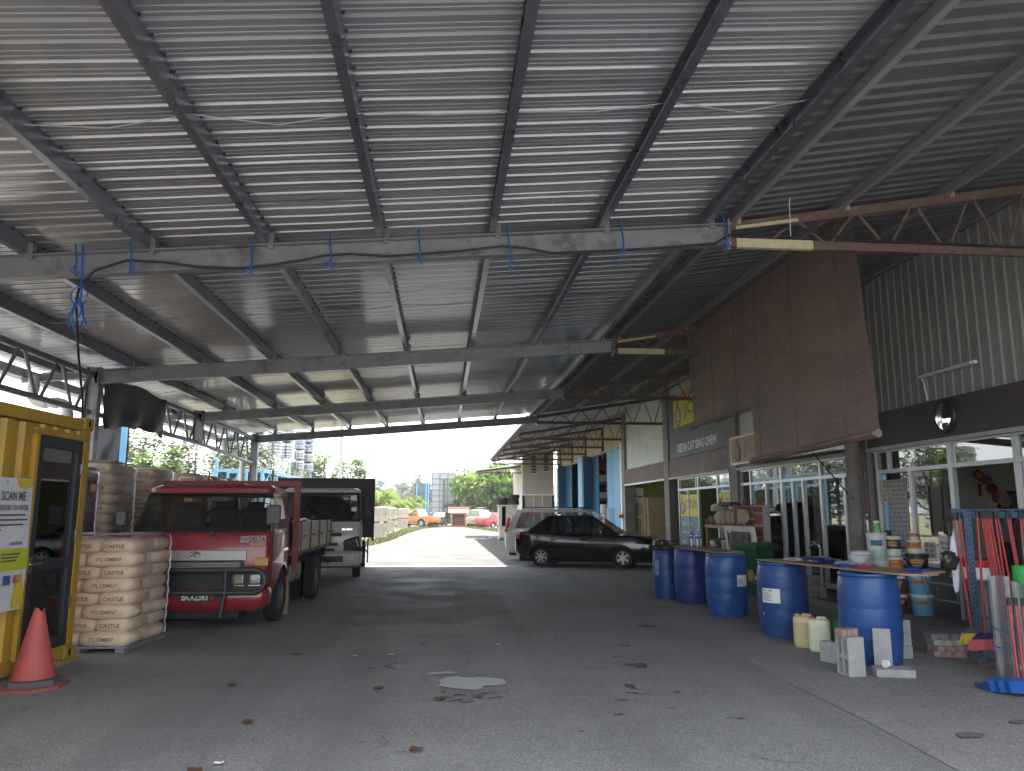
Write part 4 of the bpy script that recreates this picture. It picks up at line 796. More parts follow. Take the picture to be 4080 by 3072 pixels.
b = MB(); b.box(-.03, .5, 1.93, .42, 1.0, 1.965); b.build('roof_vent', redp, rt, 0, bevel=.02)
b = MB(); b.cbox((.14, .3, 1.74), (.24, .03, .07)); b.build('rear_view_mirror', black, rt, 0, bevel=.01)
b = MB(); b.box(.79, .22, 1.68, .86, .226, 1.75); b.box(.79, .20, 1.62, .86, .206, 1.67); b.build('screen_sticker', white_p, rt, 0)
b = MB(); b.tube([(-.92, .0, 1.285), (.92, .0, 1.285)], .005, 4); b.build('panel_seam', undm, rt, 40)
rfrm = mat('frame_red_brown', (.20, .045, .028), .6, 0, .2, 6)
b = MB()
for x in (-1.08, .96): b.box(x - .045, 1.68, .62, x + .045, 1.78, 2.04)
b.box(-1.13, 1.66, 1.96, 1.01, 1.8, 2.05); b.box(-1.03, 1.70, 1.5, 1.0, 1.76, 1.57); b.box(-1.03, 1.70, .93, 1.0, 1.76, 1.0)
for x in (-.5, 0, .5): b.box(x - .03, 1.70, 1.0, x + .03, 1.76, 2.0)
b.build('headboard_frame', rfrm, rt, 0, bevel=.008)
b = MB()
for x, h in ((-.45, 2.2), (.55, 2.25)): b.tube([(x, 1.74, 2.05), (x, 1.74, h)], .015, 6)
b.build('stake', rust, rt, 40)
b = MB(); b.box(-.945, 1.8, .86, .945, 5.5, .925); b.build('bed_floor', timber, rt, 0)
bwood = mat('weathered_board', (.58, .52, .43), .5, 0, .25, 4, .15, 60, stretch=(6, 1, 6), dirt=(.28, .2, .15), dsc=3)
for s in (-1, 1):
    for k in range(3):
        b = MB(); b.box(s * .97 - .018, 1.85, .93 + .157 * k, s * .97 + .018, 5.5, .93 + .157 * k + .149); b.build('side_board', bwood, rt, 0, bevel=.004)
    for yy in (2.0, 2.95, 3.9, 4.85, 5.4): b = MB(); b.box(s * .995 - .012, yy - .025, .86, s * .995 + .012, yy + .025, 1.41); b.build('board_strap', rust, rt, 0); b = MB(); b.cbox((s * 1.0, yy + .3, 1.16), (.03, .14, .035)); b.build('board_latch', rust, rt, 0)
for k in range(3):
    b = MB(); b.box(-.98, 5.505, .93 + .152 * k, .98, 5.54, .93 + .152 * k + .144); b.build('tail_board', bwood, rt, 0)
b = MB()
for x in (-.38, .38): b.box(x - .05, .5, .55, x + .05, 5.4, .7)
for yy in (2.0, 3.0, 4.0, 5.0): b.box(-.95, yy - .04, .7, .95, yy + .04, .86)
b.tube([(-.8, 4.0, .38), (.8, 4.0, .38)], .06, 8); b.tube([(-.8, 1.08, .36), (.8, 1.08, .36)], .05, 8); b.box(-.4, .4, .3, .4, 1.6, .6); b.build('chassis', undm, rt, 0)
b = MB(); b.box(.5, 1.75, .42, .86, 2.4, .72); b.build('fuel_tank', mat('tank_grey', (.05, .05, .055), .4, .3, .2), rt, 0, bevel=.03); b = MB(); b.box(.6, 2.6, .4, .85, 3.0, .7); b.build('battery_box', MATS['tank_grey'], rt, 0, bevel=.03); b = MB(); b.box(.55, 4.55, .25, .95, 4.57, .85); b.build('mud_flap', rubber, rt, 0)
b = MB(); b.tube([(.92, 1.3, .98), (.95, 1.5, .98)], .0, 3) if 0 else b.cbox((.935, 1.15, 1.0), (.03, .14, .05)); b.build('door_handle', chrome, rt, 0, bevel=.008)
b = MB()
for yy in (.16, 1.36): b.tube([(.934, yy, .62), (.935, yy, 1.28)], .006, 4)
b.build('door_seam', undm, rt, 40)
for yy, xs in ((1.02, (.82,)), (3.95, (.62, .88))):
    for x in xs:
        for s in (-1, 1): add_wheel(rt, s * x, yy, .38 if yy < 2 else .40, .19, 6, dkrim, flip=s < 0, axis_x=True, dz=.035)
b = MB(); b.box(.50, .3, .0, .56, .36, .0001) if 0 else b.box(.985, 1.55, .02, 1.07, 1.63, .6); o = b.build('wheel_chock_post', timber, None, 0, label='short wooden stake standing behind the front wheel of the red lorry', cat='stake', fix=False); o.location = (-3.45, 11.02, 0)
tarpm = mat('dark_tarp', (.018, .022, .05), .3, 0, .2, 6, .4, 14)
def lump(cx, cy, cz, rx, ry, rz_, seed, nu=22, nv=11, amp=.18, flat=.0):
    b = MB(); o = V((seed * 3.1, seed * 1.7, 0))
    def f(u, v):
        t, p = 2 * PI * u, PI * v - PI / 2; c = math.copysign(abs(math.cos(p)) ** .6, 1)
        d = V((math.copysign(abs(math.cos(t)) ** .7, math.cos(t)) * c, math.copysign(abs(math.sin(t)) ** .7, math.sin(t)) * c, math.copysign(abs(math.sin(p)) ** .7, math.sin(p))))
        k = 1 + amp * noise.noise(d * 2.2 + o) + amp * .6 * noise.noise(d * 5 + o)
        return (cx + d.x * rx * k, cy + d.y * ry * k, max(cz - rz_, cz + d.z * rz_ * k))
    b.grid(f, nu, nv); return b
for i, (cx, cy, cz, rx, ry, rz_, lab) in enumerate(((-2.75, 13.6, 1.19, .32, .55, .26, 'dark blue plastic covered sack load in the lorry bed behind the red headboard'), (-2.72, 14.9, 1.20, .30, .55, .27, 'dark plastic covered sack load in the middle of the lorry bed'), (-3.9, 14.2, 1.16, .6, 1.4, .23, 'dark tarpaulin covered load along the left of the lorry bed'))):
    lump(cx, cy, cz, rx, ry, rz_, i + 1).build('covered_load', tarpm, None, 60, label=lab, cat='load', group='covered loads in the lorry bed')
# white lorry
wt = thing('white_lorry', 'white lorry with a tall dark brown cargo body parked behind the red lorry', 'lorry', (-2.85, 18.6, 0), rad(5))
wpaint = mat('lorry_white', (.52, .51, .48), .35, 0, .06, 3, coat=.5); boxm = mat('cargo_brown', (.045, .036, .034), .6, .1, .2, 3)
lorry_cab(wt, wpaint, .96, 1.5, .42, 1.36, 2.06, .30, 1.1, .37)
b = MB(); b.box(-1.18, 1.75, .93, 1.22, 6.3, 2.42); b.build('cargo_body', boxm, wt, 0)
b = MB()
for x in (-1.18, 1.22): b.box(x - .03, 1.70, .85, x + .03, 1.76, 2.43); [b.box(x - .025, 1.76 + k * .75, .86, x + .025, 1.82 + k * .75, 2.43) for k in range(1, 7)]
b.box(-1.21, 1.69, 2.38, 1.25, 1.76, 2.45); b.box(-1.21, 1.69, 2.1, 1.25, 1.74, 2.14); b.build('cargo_rib', boxm, wt, 0)
b = MB(); b.box(-.5, -.03, 1.02, .5, .02, 1.10); b.box(-.7, -.02, .80, .42, .02, .87); b.box(-.55, -.03, .62, .35, .0, .74); b.build('grille', black, wt, 0, bevel=.01)
for s in (-1, 1):
    b = MB(); b.rbox((s * .73, -.0, .82), (.36, .1, .24), rz=-s * .15, ry=-s * .3); b.build('headlight', lens, wt, 0, bevel=.03); b = MB(); b.rbox((s * .72, .01, .8), (.46, .07, .36), rz=-s * .15, ry=-s * .25); b.build('lamp_surround', black, wt, 0, bevel=.03)
b = MB(); b.loft([rring(.92, -.1, .3, .1, .34), rring(.98, -.14, .3, .12, .42), rring(.98, -.14, .3, .12, .62), rring(.96, -.08, .3, .1, .68)]); b.build('bumper', wpaint, wt, 40)
b = MB(); b.box(-.5, -.155, .44, .55, -.13, .57); b.box(-.96, -.13, .30, .96, .2, .345); b.build('bumper_slot', black, wt, 0)
b = MB(); b.lathe([(.05, -.16), (.05, -.12)], 14, (.74, 0, .50), 'Y'); b.build('fog_lamp', lens, wt, 40)
b = MB(); b.box(-.34, -.175, .47, .0, -.155, .70); p_ = b.build('number_plate', plate_m, wt, 0); b = MB(); txt(b, 'JC', (-.2, -.18, .6), (.15, 0, 0), (0, 0, .075)); txt(b, '50', (-.2, -.18, .495), (.15, 0, 0), (0, 0, .075)); b.build('lettering', white_p, p_, 0)
b = MB(); txt(b, 'ISUZU', (.5, -.004, 1.16), (.24, 0, 0), (0, 0, .045), bold=.03); b.build('lettering', chrome, wt, 0)
b = MB()
for x in (-.5, .2): b.tube([(x, -.0, 1.34), (x + .05, -.01, 1.4), (x + .5, .03, 1.43)], .012, 5)
b.build('wiper', black, wt, 40)
b = MB(); b.tube([(.95, .08, 1.3), (1.1, -.02, 1.5), (1.12, -.02, 1.9), (.9, .25, 2.02)], .014, 6); b.build('mirror_arm', black, wt, 40); b = MB(); b.rbox((1.12, -.03, 1.64), (.2, .08, .36), rz=.2); b.build('side_mirror', black, wt, 0, bevel=.03)
b = MB(); b.box(.68, .2, 1.86, .82, .206, 1.98); b.box(.7, .17, 1.6, .82, .176, 1.7); b.build('screen_sticker', white_p, wt, 0)
b = MB(); b.box(-.45, .6, .45, .45, 6.2, .75); b.box(.45, 2.2, .4, .9, 3.2, .85); b.tube([(-.8, 4.6, .38), (.8, 4.6, .38)], .06, 8); b.build('chassis', undm, wt, 0)
b = MB(); b.tube([(1.0, 1.6, .88), (1.0, 1.8, .3)], .02, 6); b.tube([(1.1, 2.5, .9), (1.1, 2.5, .25)], .02, 6); b.tube([(.9, 1.7, .85), (1.1, 2.5, .5)], .018, 6); b.build('side_guard', black, wt, 40)
b = MB(); b.cbox((.98, .3, .62), (.05, .1, .06)); b.build('indicator', amber, wt, 0, bevel=.01)
b = MB(); b.tube([(-.4 + .55 * math.cos(t), -.2, .42 + .22 * math.sin(t)) for t in (0, .5, 1, 1.5, 2, 2.5, 3)], .028, 6); b.build('loose_hose', black, None, 40, label='black hose loop hanging in front of the white lorry bumper', cat='hose', fix=False).location = (-2.75, 18.6, 0)
for yy, xs in ((1.1, (.84,)), (4.6, (.66, .92))):
    for x in xs:
        for s in (-1, 1): add_wheel(wt, s * x, yy, .38, .2, 6, dkrim, flip=s < 0, axis_x=True)
# ================================================================ LEFT FOREGROUND
yellow = mat('container_yellow', (.43, .255, .025), .5, 0, .2, 3, dirt=(.20, .105, .03), dsc=3, dlo=.52, dhi=.74, stretch=(1.5, 1.5, .35))
ct = thing('shipping_container', 'yellow shipping container office with a dark glass door and banner', 'container', (-3.94, 8.97, 0), rad(86))
b = MB(); DL, DR = -1.01, -.19
b.corr((-5.88, .05, .22), (0, 0, 1), (1, 0, 0), (0, -1, 0), 2.24, 4.84, .28, .04, ((0, 0), (.28, 0), (.42, 1), (.78, 1), (.92, 0), (1, 0)))
b.corr((DL - .03, .05, 2.37), (0, 0, 1), (1, 0, 0), (0, -1, 0), .1, .9, .22, .035)
b.box(-5.9, .06, .2, 0, 2.4, .26); b.box(-5.9, 2.36, .2, 0, 2.4, 2.6); b.box(-.06, .1, .2, -.02, 2.36, 2.6); b.box(-5.9, .06, 2.56, -.03, 2.4, 2.6); b.build('wall_cladding', yellow, ct, 0)
b = MB(); b.box(-5.9, -.0, .08, 0, .1, .22); b.box(-5.9, .0, 2.48, 0, .08, 2.6); b.build('side_rail', yellow, ct, 0, bevel=.006)
b = MB(); b.prism([(-.17, .0), (-.02, .0), (0, .03), (0, .16), (-.08, .16), (-.08, .06), (-.17, .06)], 'Z', .08, 2.6); b.build('corner_post', yellow, ct, 0, bevel=.005)
for z in (.06, 2.5):
    b = MB(); b.box(-.18, -.012, z, .012, .16, z + .125); cp = b.build('corner_casting', yellow, ct, 0, bevel=.008); b = MB(); disc(b, (-.085, -.0135, z + .062), (.028, 0, 0), (0, 0, .042), 16); b.build('casting_hole', undm, cp, 0)
drm = mat('door_navy', (.020, .024, .034), .45, .1, .2, 4)
b = MB()
for a in ((DL, DR, .215, .33), (DL, DR, 2.24, 2.36), (DL, DL + .10, .33, 2.24), (DR - .10, DR, .33, 2.24), (DL + .1, DR - .1, 1.02, 1.13)): b.box(a[0], -.02, a[2], a[1], .06, a[3])
dr = b.build('door', drm, ct, 0, bevel=.005)
b = MB(); b.box(DL + .1, .015, .33, DR - .1, .025, 1.02); b.build('lower_pane', glass('door_glass', (.22, .25, .26), .10, 1.5), dr, 0); b = MB(); b.box(DL + .1, .015, 1.13, DR - .1, .025, 2.24); b.build('upper_pane', MATS['door_glass'], dr, 0)
b = MB(); b.box(DL + .02, -.028, 1.0, DL + .06, -.018, 1.16); b.tube([(DL + .04, -.02, 1.09), (DL + .04, -.06, 1.09), (DL + .17, -.065, 1.09)], .011, 8); b.build('handle', chrome, dr, 40)
for z in (.6, 1.3, 2.0): b = MB(); b.box(DR - .004, -.03, z, DR + .014, -.01, z + .11); b.build('hinge', chrome, dr, 0)
b = MB(); b.box(DL - .05, -.03, .2, DL - .001, .07, 2.40); b.box(DR + .001, -.03, .2, DR + .04, .07, 2.40); b.box(DL - .05, -.03, 2.361, DR + .04, .07, 2.42); b.build('door_frame', yellow, ct, 0)
b = MB(); b.box(-5, .5, .27, -.2, 2.2, .28); b.box(-1.4, 2.28, .3, -.3, 2.3, 2.3); b.box(-3, .4, .75, -.3, .45, .78); b.box(-.9, 1.2, .28, -.5, 1.7, 1.3, ); b.build('interior', mat('container_inside', (.25, .25, .24), .8, 0, .1), ct, 0)
for x, y_ in ((-.1, .05), (-.1, 2.2), (-5.7, .05), (-5.7, 2.2)): b = MB(); b.box(x - .15, y_ - .06, .0, x + .28, y_ + .1, .06); b.build('support_block', timber, ct, 0)
bn = thing('banner', 'white scan me banner with yellow shapes fixed to the yellow container wall', 'banner', (-3.94, 8.97, 0), rad(86))
by = -.045; bx1 = -1.075; bx0 = -1.75
b = MB(); b.grid(lambda u, v: (bx0 + (bx1 - bx0) * u, by + .006 * math.sin(u * 9 + v * 5), .69 + 1.22 * v), 8, 10); b.build('sheet', mat('banner_white', (.62, .62, .63), .45, 0, .04, 3), bn, 60)
byel = mat('banner_yellow', (.60, .47, .05), .5, 0, .05); blime = mat('banner_lime', (.47, .50, .03), .5, 0, .05)
bp_ = lambda x, z: (x, by - .012, z)
b = MB(); disc(b, bp_(bx1 - .15, 1.905), (.13, 0, 0), (0, 0, -.1), 14, a0=0, a1=PI); b.quad(*[bp_(x, z) for x, z in [(bx1, .71)] + [(bx1 - .01 - .17 * math.sin(t) * .9 - .02, .71 + .34 * math.cos(t)) for t in (.2, .5, .8, 1.1, 1.4, 1.57)]]); b.build('yellow_shape', byel, bn, 0)
b = MB(); b.quad(bp_(bx0, 1.06), bp_(bx1, 1.06), bp_(bx1, 1.26), bp_(bx0, 1.26)); b.build('lime_band', blime, bn, 0)
b = MB(); y2 = by - .0135; tq = lambda s, x, z, w, h: txt(b, s, (x, y2, z), (w, 0, 0), (0, 0, h), bold=.02)
tq('SCAN ME', -1.56, 1.70, .36, .085); tq('BEFORE YOU ENTER', -1.57, 1.61, .43, .05); tq('ANDROID', -1.38, 1.29, .2, .03); tq('IOS', -1.62, 1.29, .1, .03)
for k in range(4): b.quad((-1.62, y2, 1.56 - .045 * k), (-1.62 + (.44, .48, .42, .1)[k], y2, 1.56 - .045 * k), (-1.62 + (.44, .48, .42, .1)[k], y2, 1.575 - .045 * k), (-1.62, y2, 1.575 - .045 * k))
for k in range(3): b.quad((-1.48, y2, 1.20 - .03 * k), (-1.2 - .03 * k, y2, 1.20 - .03 * k), (-1.2 - .03 * k, y2, 1.215 - .03 * k), (-1.48, y2, 1.215 - .03 * k))
b.build('lettering', mat('banner_ink', (.09, .09, .10), .6, 0, 0), bn, 0)
b = MB()
for k, (x, m_) in enumerate(((-1.58, 0), (-1.42, 0), (-1.27, 1))): b.quad(*[(x + dx, y2, .93 + dz) for dx, dz in ((0, 0), (.11, 0), (.11, .085), (0, .085))], m=m_) if m_ == 0 else (disc(b, (x + .035, y2, .975), (.035, 0, 0), (0, 0, .04), 14, m=1), disc(b, (x + .08, y2 - .001, .975), (.035, 0, 0), (0, 0, .04), 14, m=2))
b.build('card_logos', [mat('card_blue', (.05, .09, .25), .5, 0, 0), mat('card_red', (.45, .08, .05), .5, 0, 0), mat('card_orange', (.55, .25, .05), .5, 0, 0)], bn, 0)
for x, z in ((-1.12, 1.87), (-1.5, 1.87), (-1.12, .73)): b = MB(); b.lathe([(.011, 0), (.011, .006), (.006, .006)], 10, (x, by - .018, z), 'Y'); b.build('eyelet', galv, bn, 40)
# traffic cone
cone = thing('traffic_cone', 'faded red traffic cone with a torn top beside the yellow container', 'cone', (-3.745, 7.77, .004))
conem = mat('cone_red', (.42, .075, .07), .65, 0, .15, 4, dirt=(.25, .07, .06), dsc=7, dlo=.5, dhi=.72); grime = mat('grimy_rubber', (.085, .085, .085), .85, 0, .2, 10)
b = MB(); b.loft([[(rr * math.cos(PI / 8 + k * PI / 4), rr * math.sin(PI / 8 + k * PI / 4), z) for k in range(8)] for rr, z in ((.305, .0), (.31, .025), (.295, .03))]); b.build('base_lip', mat('base_orange', (.28, .085, .06), .7, 0, .2, 8), cone, 30)
b = MB(); b.loft([[(rr * math.cos(PI / 8 + k * PI / 4), rr * math.sin(PI / 8 + k * PI / 4), z) for k in range(8)] for rr, z in ((.25, .031), (.245, .075), (.2, .085), (.0, .085))], cap=False); b.build('base_plate', grime, cone, 30)
b = MB(); n = 24; rings = []
for i in range(11):
    z = .086 + .6 * i / 10; rr = .182 - .137 * i / 10
    rings.append([((rr * (1 + .02 * math.sin(3 * a + i * .2))) * math.cos(a), rr * math.sin(a), z + (.0 if i < 10 else .018 * math.sin(a * 3) + .012 * math.sin(a * 7))) for a in (2 * PI * k / n for k in range(n))])
rings.append([(p[0] * .72, p[1] * .72, p[2] - .03) for p in rings[-1]]); rings.insert(0, [(.195 * math.cos(2 * PI * k / n), .195 * math.sin(2 * PI * k / n), .084 + .006 * math.sin(k * 2.1)) for k in range(n)])
b.loft(rings, cap=False); b.build('cone_body', conem, cone, 50)
# ---------------------------------------------------------------- cement pallets
bagm = mat('cement_bag_paper', (.68, .52, .38), .7, 0, .12, 5, .15, 25); bagink = mat('bag_print', (.14, .08, .04), .7, 0, 0)
def bag_mesh(L, W, H, seed, name):
    b = MB(); nu, nv = 20, 8; o = V((seed * 5.3, seed, 0))
    sg_ = lambda a, e: math.copysign(abs(a) ** e, a)
    def f(u, v):
        t = 2 * PI * u; p = PI * (v - .5); c = max(.0001, math.cos(p)) ** .45; x = sg_(math.cos(t), .42) * c; y_ = sg_(math.sin(t), .42) * c; z = sg_(math.sin(p), .75)
        k = 1 + .06 * noise.noise(V((x * 2.5, y_ * 2.5, z * 2)) + o); pin = 1 - .10 * abs(x) ** 6
        return (x * L / 2 * k, y_ * W / 2 * k, z * H / 2 * pin * (1 + .16 * noise.noise(V((x * 1.8, y_ * 1.8, 9)) + o)))
    b.grid(f, nu, nv); return b.mesh(name, bagm, 60)
BA = [bag_mesh(.615, .415, .186, i, 'cement_bag') for i in range(5)]; BB = [bag_mesh(.415, .635, .186, i + 9, 'cement_bag') for i in range(5)]
def flat_text(s, w, h, m):
    b = MB(); txt(b, s, (-w / 2, 0, -h / 2), (w, 0, 0), (0, 0, h), bold=.015); return b.mesh('lettering', m, 0)
TA, TB = flat_text('YTL CEMENT', .30, .042, bagink), flat_text('CASTLE', .23, .042, bagink)
def cement_pallet(name, label, loc, rz, layers, group, purple=False, off=0, tops=True, text=True):
    r = thing(name, label, 'cement pallet', (loc[0], loc[1], 0), rad(rz), group)
    b = MB()
    for x in (-.5, 0, .5): b.box(x - .05, -.55, .004, x + .05, .55, .055)
    b.box(-.6, -.58, .055, .6, .58, .075); b.build('pallet_board', mat('grey_slip_sheet', (.22, .22, .23), .6, 0, .2, 4), r, 0)
    z = .075 + .075; LH = .149; rr = random.Random(int(loc[0] * 97 + loc[1] * 31))
    for L in range(layers):
        jx, jy = rr.uniform(-.022, .022), rr.uniform(-.018, .018)
        if (L + off) % 2 == 0: spots = [(BA, -.29, -.37), (BA, .29, -.37), (BB, -.39, .155), (BB, 0, .155), (BB, .39, .155)]
        else: spots = [(BB, -.39, -.26), (BB, 0, -.26), (BB, .39, -.26), (BA, -.29, .265), (BA, .29, .265)]
        for k, (ms, x, y_) in enumerate(spots):
            o = place(ms[rr.randint(0, 4)], 'cement_bag', r, (x + jx + rr.uniform(-.008, .008), y_ + jy, z + L * LH), (0, rr.uniform(-.025, .025), rr.uniform(-.045, .045)))
            if text and y_ < -.2: place(TA if ms is BA else TB, 'lettering', o, (.0, -.212 if ms is BA else -.322, .005))
    zt = z + layers * LH - .07
    fm_ = glass('purple_film', (.80, .74, .90), .06, 1.4, .15, .25, (.35, .30, .45)) if purple else film
    b = MB(); n = 40; rings = []
    for i in range(int(layers * 2) + 1):
        zz = .08 + (zt - .08) * i / (layers * 2); w = .012 * math.sin(i * PI) + (.018 if i % 2 else .0)
        ring = []
        for k in range(n):
            t = 2 * PI * k / n; c, s = math.cos(t), math.sin(t); e = .28
            x, y_ = math.copysign(abs(c) ** e, c) * .595, math.copysign(abs(s) ** e, s) * .58
            q = 1 + .018 * noise.noise(V((x * 3, y_ * 3, zz * 5 + loc[0]))) + w
            ring.append((x * q, y_ * q, zz))
        rings.append(ring)
    if tops:
        for s_, dz in ((.98, .03), (.85, .05), (.5, .06), (.1, .055)): rings.append([(p[0] * s_, p[1] * s_, zt + dz + .02 * noise.noise(V((p[0] * 5, p[1] * 5, loc[1])))) for p in rings[int(layers * 2)]])
    b.loft(rings, cap=False); b.build('plastic_wrap', fm_, r, 60)
    return r
a = rad(-4.5); cxp, cyp = -3.56 + math.cos(a) * -.60 - math.sin(a) * .60, 9.42 + math.sin(a) * -.60 + math.cos(a) * .60
pal = cement_pallet('cement_pallet', 'low film wrapped pallet of tan cement bags in front of the red lorry', (cxp, cyp), -4.5, 8, 'wrapped pallets of cement bags', off=0)
for (x, y_, l, pur, lab, tx) in ((-5.26, 11.30, 14, True, 'tall cement stack in purple tinted film just behind the yellow container edge', False),
     (-5.52, 12.5, 15, False, 'tall film wrapped cement stack between the container and the lorry mirror', True), (-5.48, 14.1, 15, False, 'tall narrow looking cement stack half hidden behind the taller front stack', True),
     (-5.54, 16.6, 15, False, 'wide cement stack whose top shows over the left of the red lorry cab', True), (-5.54, 17.85, 15, False, 'second cement stack in the row behind the red lorry headboard', False), (-5.54, 19.1, 15, False, 'third cement stack in the row behind the red lorry headboard', False), (-5.54, 20.35, 15, False, 'farthest cement stack of the row, next to the white drainpipe', False)):
    cement_pallet('cement_pallet', lab, (x, y_), rnd(-2, 2), l, 'wrapped pallets of cement bags', pur, off=1, text=tx).scale = (.5, .75, 1) if pur else (1, 1, 1)
# shade nets
netm = mat('black_shade_net', (.012, .012, .014), .38, 0, .4, 30, .5, 120)
def net(name, lab, p0, p1, zt, zb_, seed, y_dir=True):
    b = MB(); p0, p1 = V(p0), V(p1); d = (p1 - p0); nn = V((-d.y, d.x, 0)).normalized()
    def f(u, v):
        s = .05 * math.sin(u * 17 + 3 * v + seed) * v + .04 * noise.noise(V((u * 6, v * 3, seed)))
        q = p0 + d * u + nn * s; return (q.x, q.y, (zt(u)) * (1 - v) + zb_(u) * v + .03 * math.sin(u * 23 + seed) * (v > .9) - .03 * math.sin(u * 9) * (v < .05))
    b.grid(f, 26, 14); o = b.build(name, netm, None, 60, label=lab, cat='net')
    return o
net('shade_net', 'black shade net hung bunched along the lattice girder beside the grey post', (-5.70, 13.32, 0), (-5.70, 16.2, 0), lambda u: 3.88, lambda u: 2.94 + .16 * u + .1 * math.sin(u * 3), 1)
net('shade_net', 'lower sheet of shiny black net hanging on the blue post beyond the canopy', (-9.0, 20.0, 0), (-8.0, 20.3, 0), lambda u: 3.75, lambda u: 2.7, 2)
# ================================================================ CABLE AND TIES on the first beam
b = MB(); b.tube([(-4.03, 8.9, 2.62), (-4.0, 8.8, 2.82), (-3.86, 8.3, 3.26), (-3.6, 7.6, 3.63), (-3.52, 7.47, 3.75), (-3.39, 7.47, 3.91), (-3.1, 7.47, 4.02), (-2.73, 7.47, 4.01), (-2.42, 7.47, 3.97), (-2.04, 7.47, 3.97), (-1.74, 7.47, 4.01), (-1.43, 7.47, 4.07), (-1.2, 7.47, 4.13), (-.95, 7.47, 4.15), (-.57, 7.47, 4.14), (-.27, 7.47, 4.17), (.17, 7.47, 4.22), (.57, 7.47, 4.28), (.81, 7.47, 4.27), (1.11, 7.47, 4.22), (1.55, 7.47, 4.25), (2.05, 7.47, 4.3), (2.81, 7.47, 4.38), (3.1, 7.5, 4.55), (3.7, 7.52, 4.62), (4.4, 7.54, 4.50), (7.2, 7.54, 4.47)], .013, 8)
b.build('power_cable', black, None, 60, label='black power cable looping along the first grey beam and down to the container', cat='cable')
ropem = mat('blue_rope', (.01, .09, .33), .6, 0, .15, 40)
for k, (x, z, big, lab) in enumerate(((-3.57, 3.98, 0, 'single blue string end high on the left end of the first beam'), (-3.5, 3.66, 1, 'large frayed blue rope bunch where the black cable leaves the first beam'), (-3.06, 4.0, 0, 'short blue rope tie left of the first sag in the black cable'), (-1.92, 4.03, 0, 'blue rope tie at the lowest sag of the black cable'), (-1.15, 4.1, 0, 'blue rope tie right of the lowest cable sag'), (-.27, 4.19, 0, 'small blue rope knot near the middle of the first beam'), (.64, 4.25, 2, 'blue rope tie with a long dangling end right of the roof centre'), (1.83, 4.36, 2, 'blue rope tie dangling below the right part of the first beam'), (2.94, 4.45, 0, 'blue rope tie at the bolted right end of the first beam'))):
    b = MB(); r_ = random.Random(k); zt = zb(x) + .11
    b.tube([(x - .02, 7.46, zt + .05), (x + .01, 7.455, z), (x, 7.45, z - .08), (x + .02, 7.46, z - .13)], .010, 5)
    for q in range(5 if big == 1 else 2):
        P = [V((x, 7.45, z - .03))]; L = (.35 if big == 1 else (.26 if big == 2 else .1))
        for s in range(4): P.append(P[-1] + V((r_.uniform(-.05, .05), r_.uniform(-.015, .015), -L / 4 * r_.uniform(.6, 1.2))))
        b.tube(P, .006 if big != 1 else .008, 5)
    if big == 1: b.tube([(x + .08 * math.cos(t), 7.44, z - .02 + .09 * math.sin(t)) for t in (2 * PI * q / 12 for q in range(12))], .008, 5)
    b.build('rope_tie', ropem, None, 60, label=lab, cat='rope', group='blue rope ties on the first beam')
b = MB(); b.tube([(3.62, 7.32, 5.0), (3.6, 7.34, 4.8), (3.6, 7.36, 4.45)], .004, 4); b.build('hanging_string', white_p, None, 40, label='thin pale string dangling from the old awning roof', cat='string')
# ================================================================ BAMBOO BLINDS
blm = mat('bamboo_slat', (.20, .122, .105), .65, 0, .3, 2.5, dirt=(.12, .088, .08), dsc=.9, dlo=.42, dhi=.66, det=8)
def blind(name, lab, y0, y1, zt, z0, z1, x=4.55):
    r = thing(name, lab, 'blind', (x, (y0 + y1) / 2, min(z0, z1)), 0, 'brown bamboo blinds hung from the awning')
    b = MB(); n = int((zt - min(z0, z1)) / .021)
    for k in range(n):
        f = k / n; za, zc_ = zt - (zt - z0) * f, zt - (zt - z1) * f; s = .006 * math.sin(f * 9) + .012 * math.sin(f * 3.1) + .08 * f
        q = rnd(-.004, .004); tl = rnd(-.1, .1)
        b.bar((x + s + q, y0 - .12 * f + rnd(0, .012), za), (x + s + q, y1 - rnd(0, .012), zc_), .003, .0195, up=(tl, 0, 1))
    b.build('slat_sheet', blm, r, 0, w=1, kind='stuff')
    xs = x + .07; b = MB(); b.tube([(xs - .02, y0 - .14, z0 + .02), (xs - .02, y1 + .02, z1 + .02)], .045, 14); b.tube([(xs - .07, y0 - .14, z0 + .02), (xs - .07, y1 + .02, z1 + .02)], .022, 10); b.build('bottom_roll', blm, r, 50, w=1)
    for f in (.12, .5, .86):
        b = MB(); yy = y0 + (y1 - y0) * f; zz = z0 + (z1 - z0) * f; b.tube([(x - .012, yy, zt), (x - .02, yy, (zt + zz) / 2), (xs - .085, yy, zz + .08), (xs - .1, yy, zz), (xs - .03, yy, zz - .05)], .0045, 5); b.build('cord', mat('blind_cord', (.10, .062, .052), .8, 0, 0), r, 40, w=1)
    b = MB(); b.box(x - .02, y0, zt - .02, x + .02, y1, zt + .02); b.build('head_rail', rust, r, 0, w=1)
blind('bamboo_blind', 'large brown bamboo blind hanging low beside the office corner', 7.84, 11.02, 4.93, 2.40, 2.32)
blind('bamboo_blind', 'shorter brown bamboo blind rolled higher next to the shop sign', 11.06, 13.75, 4.93, 3.12, 3.12)
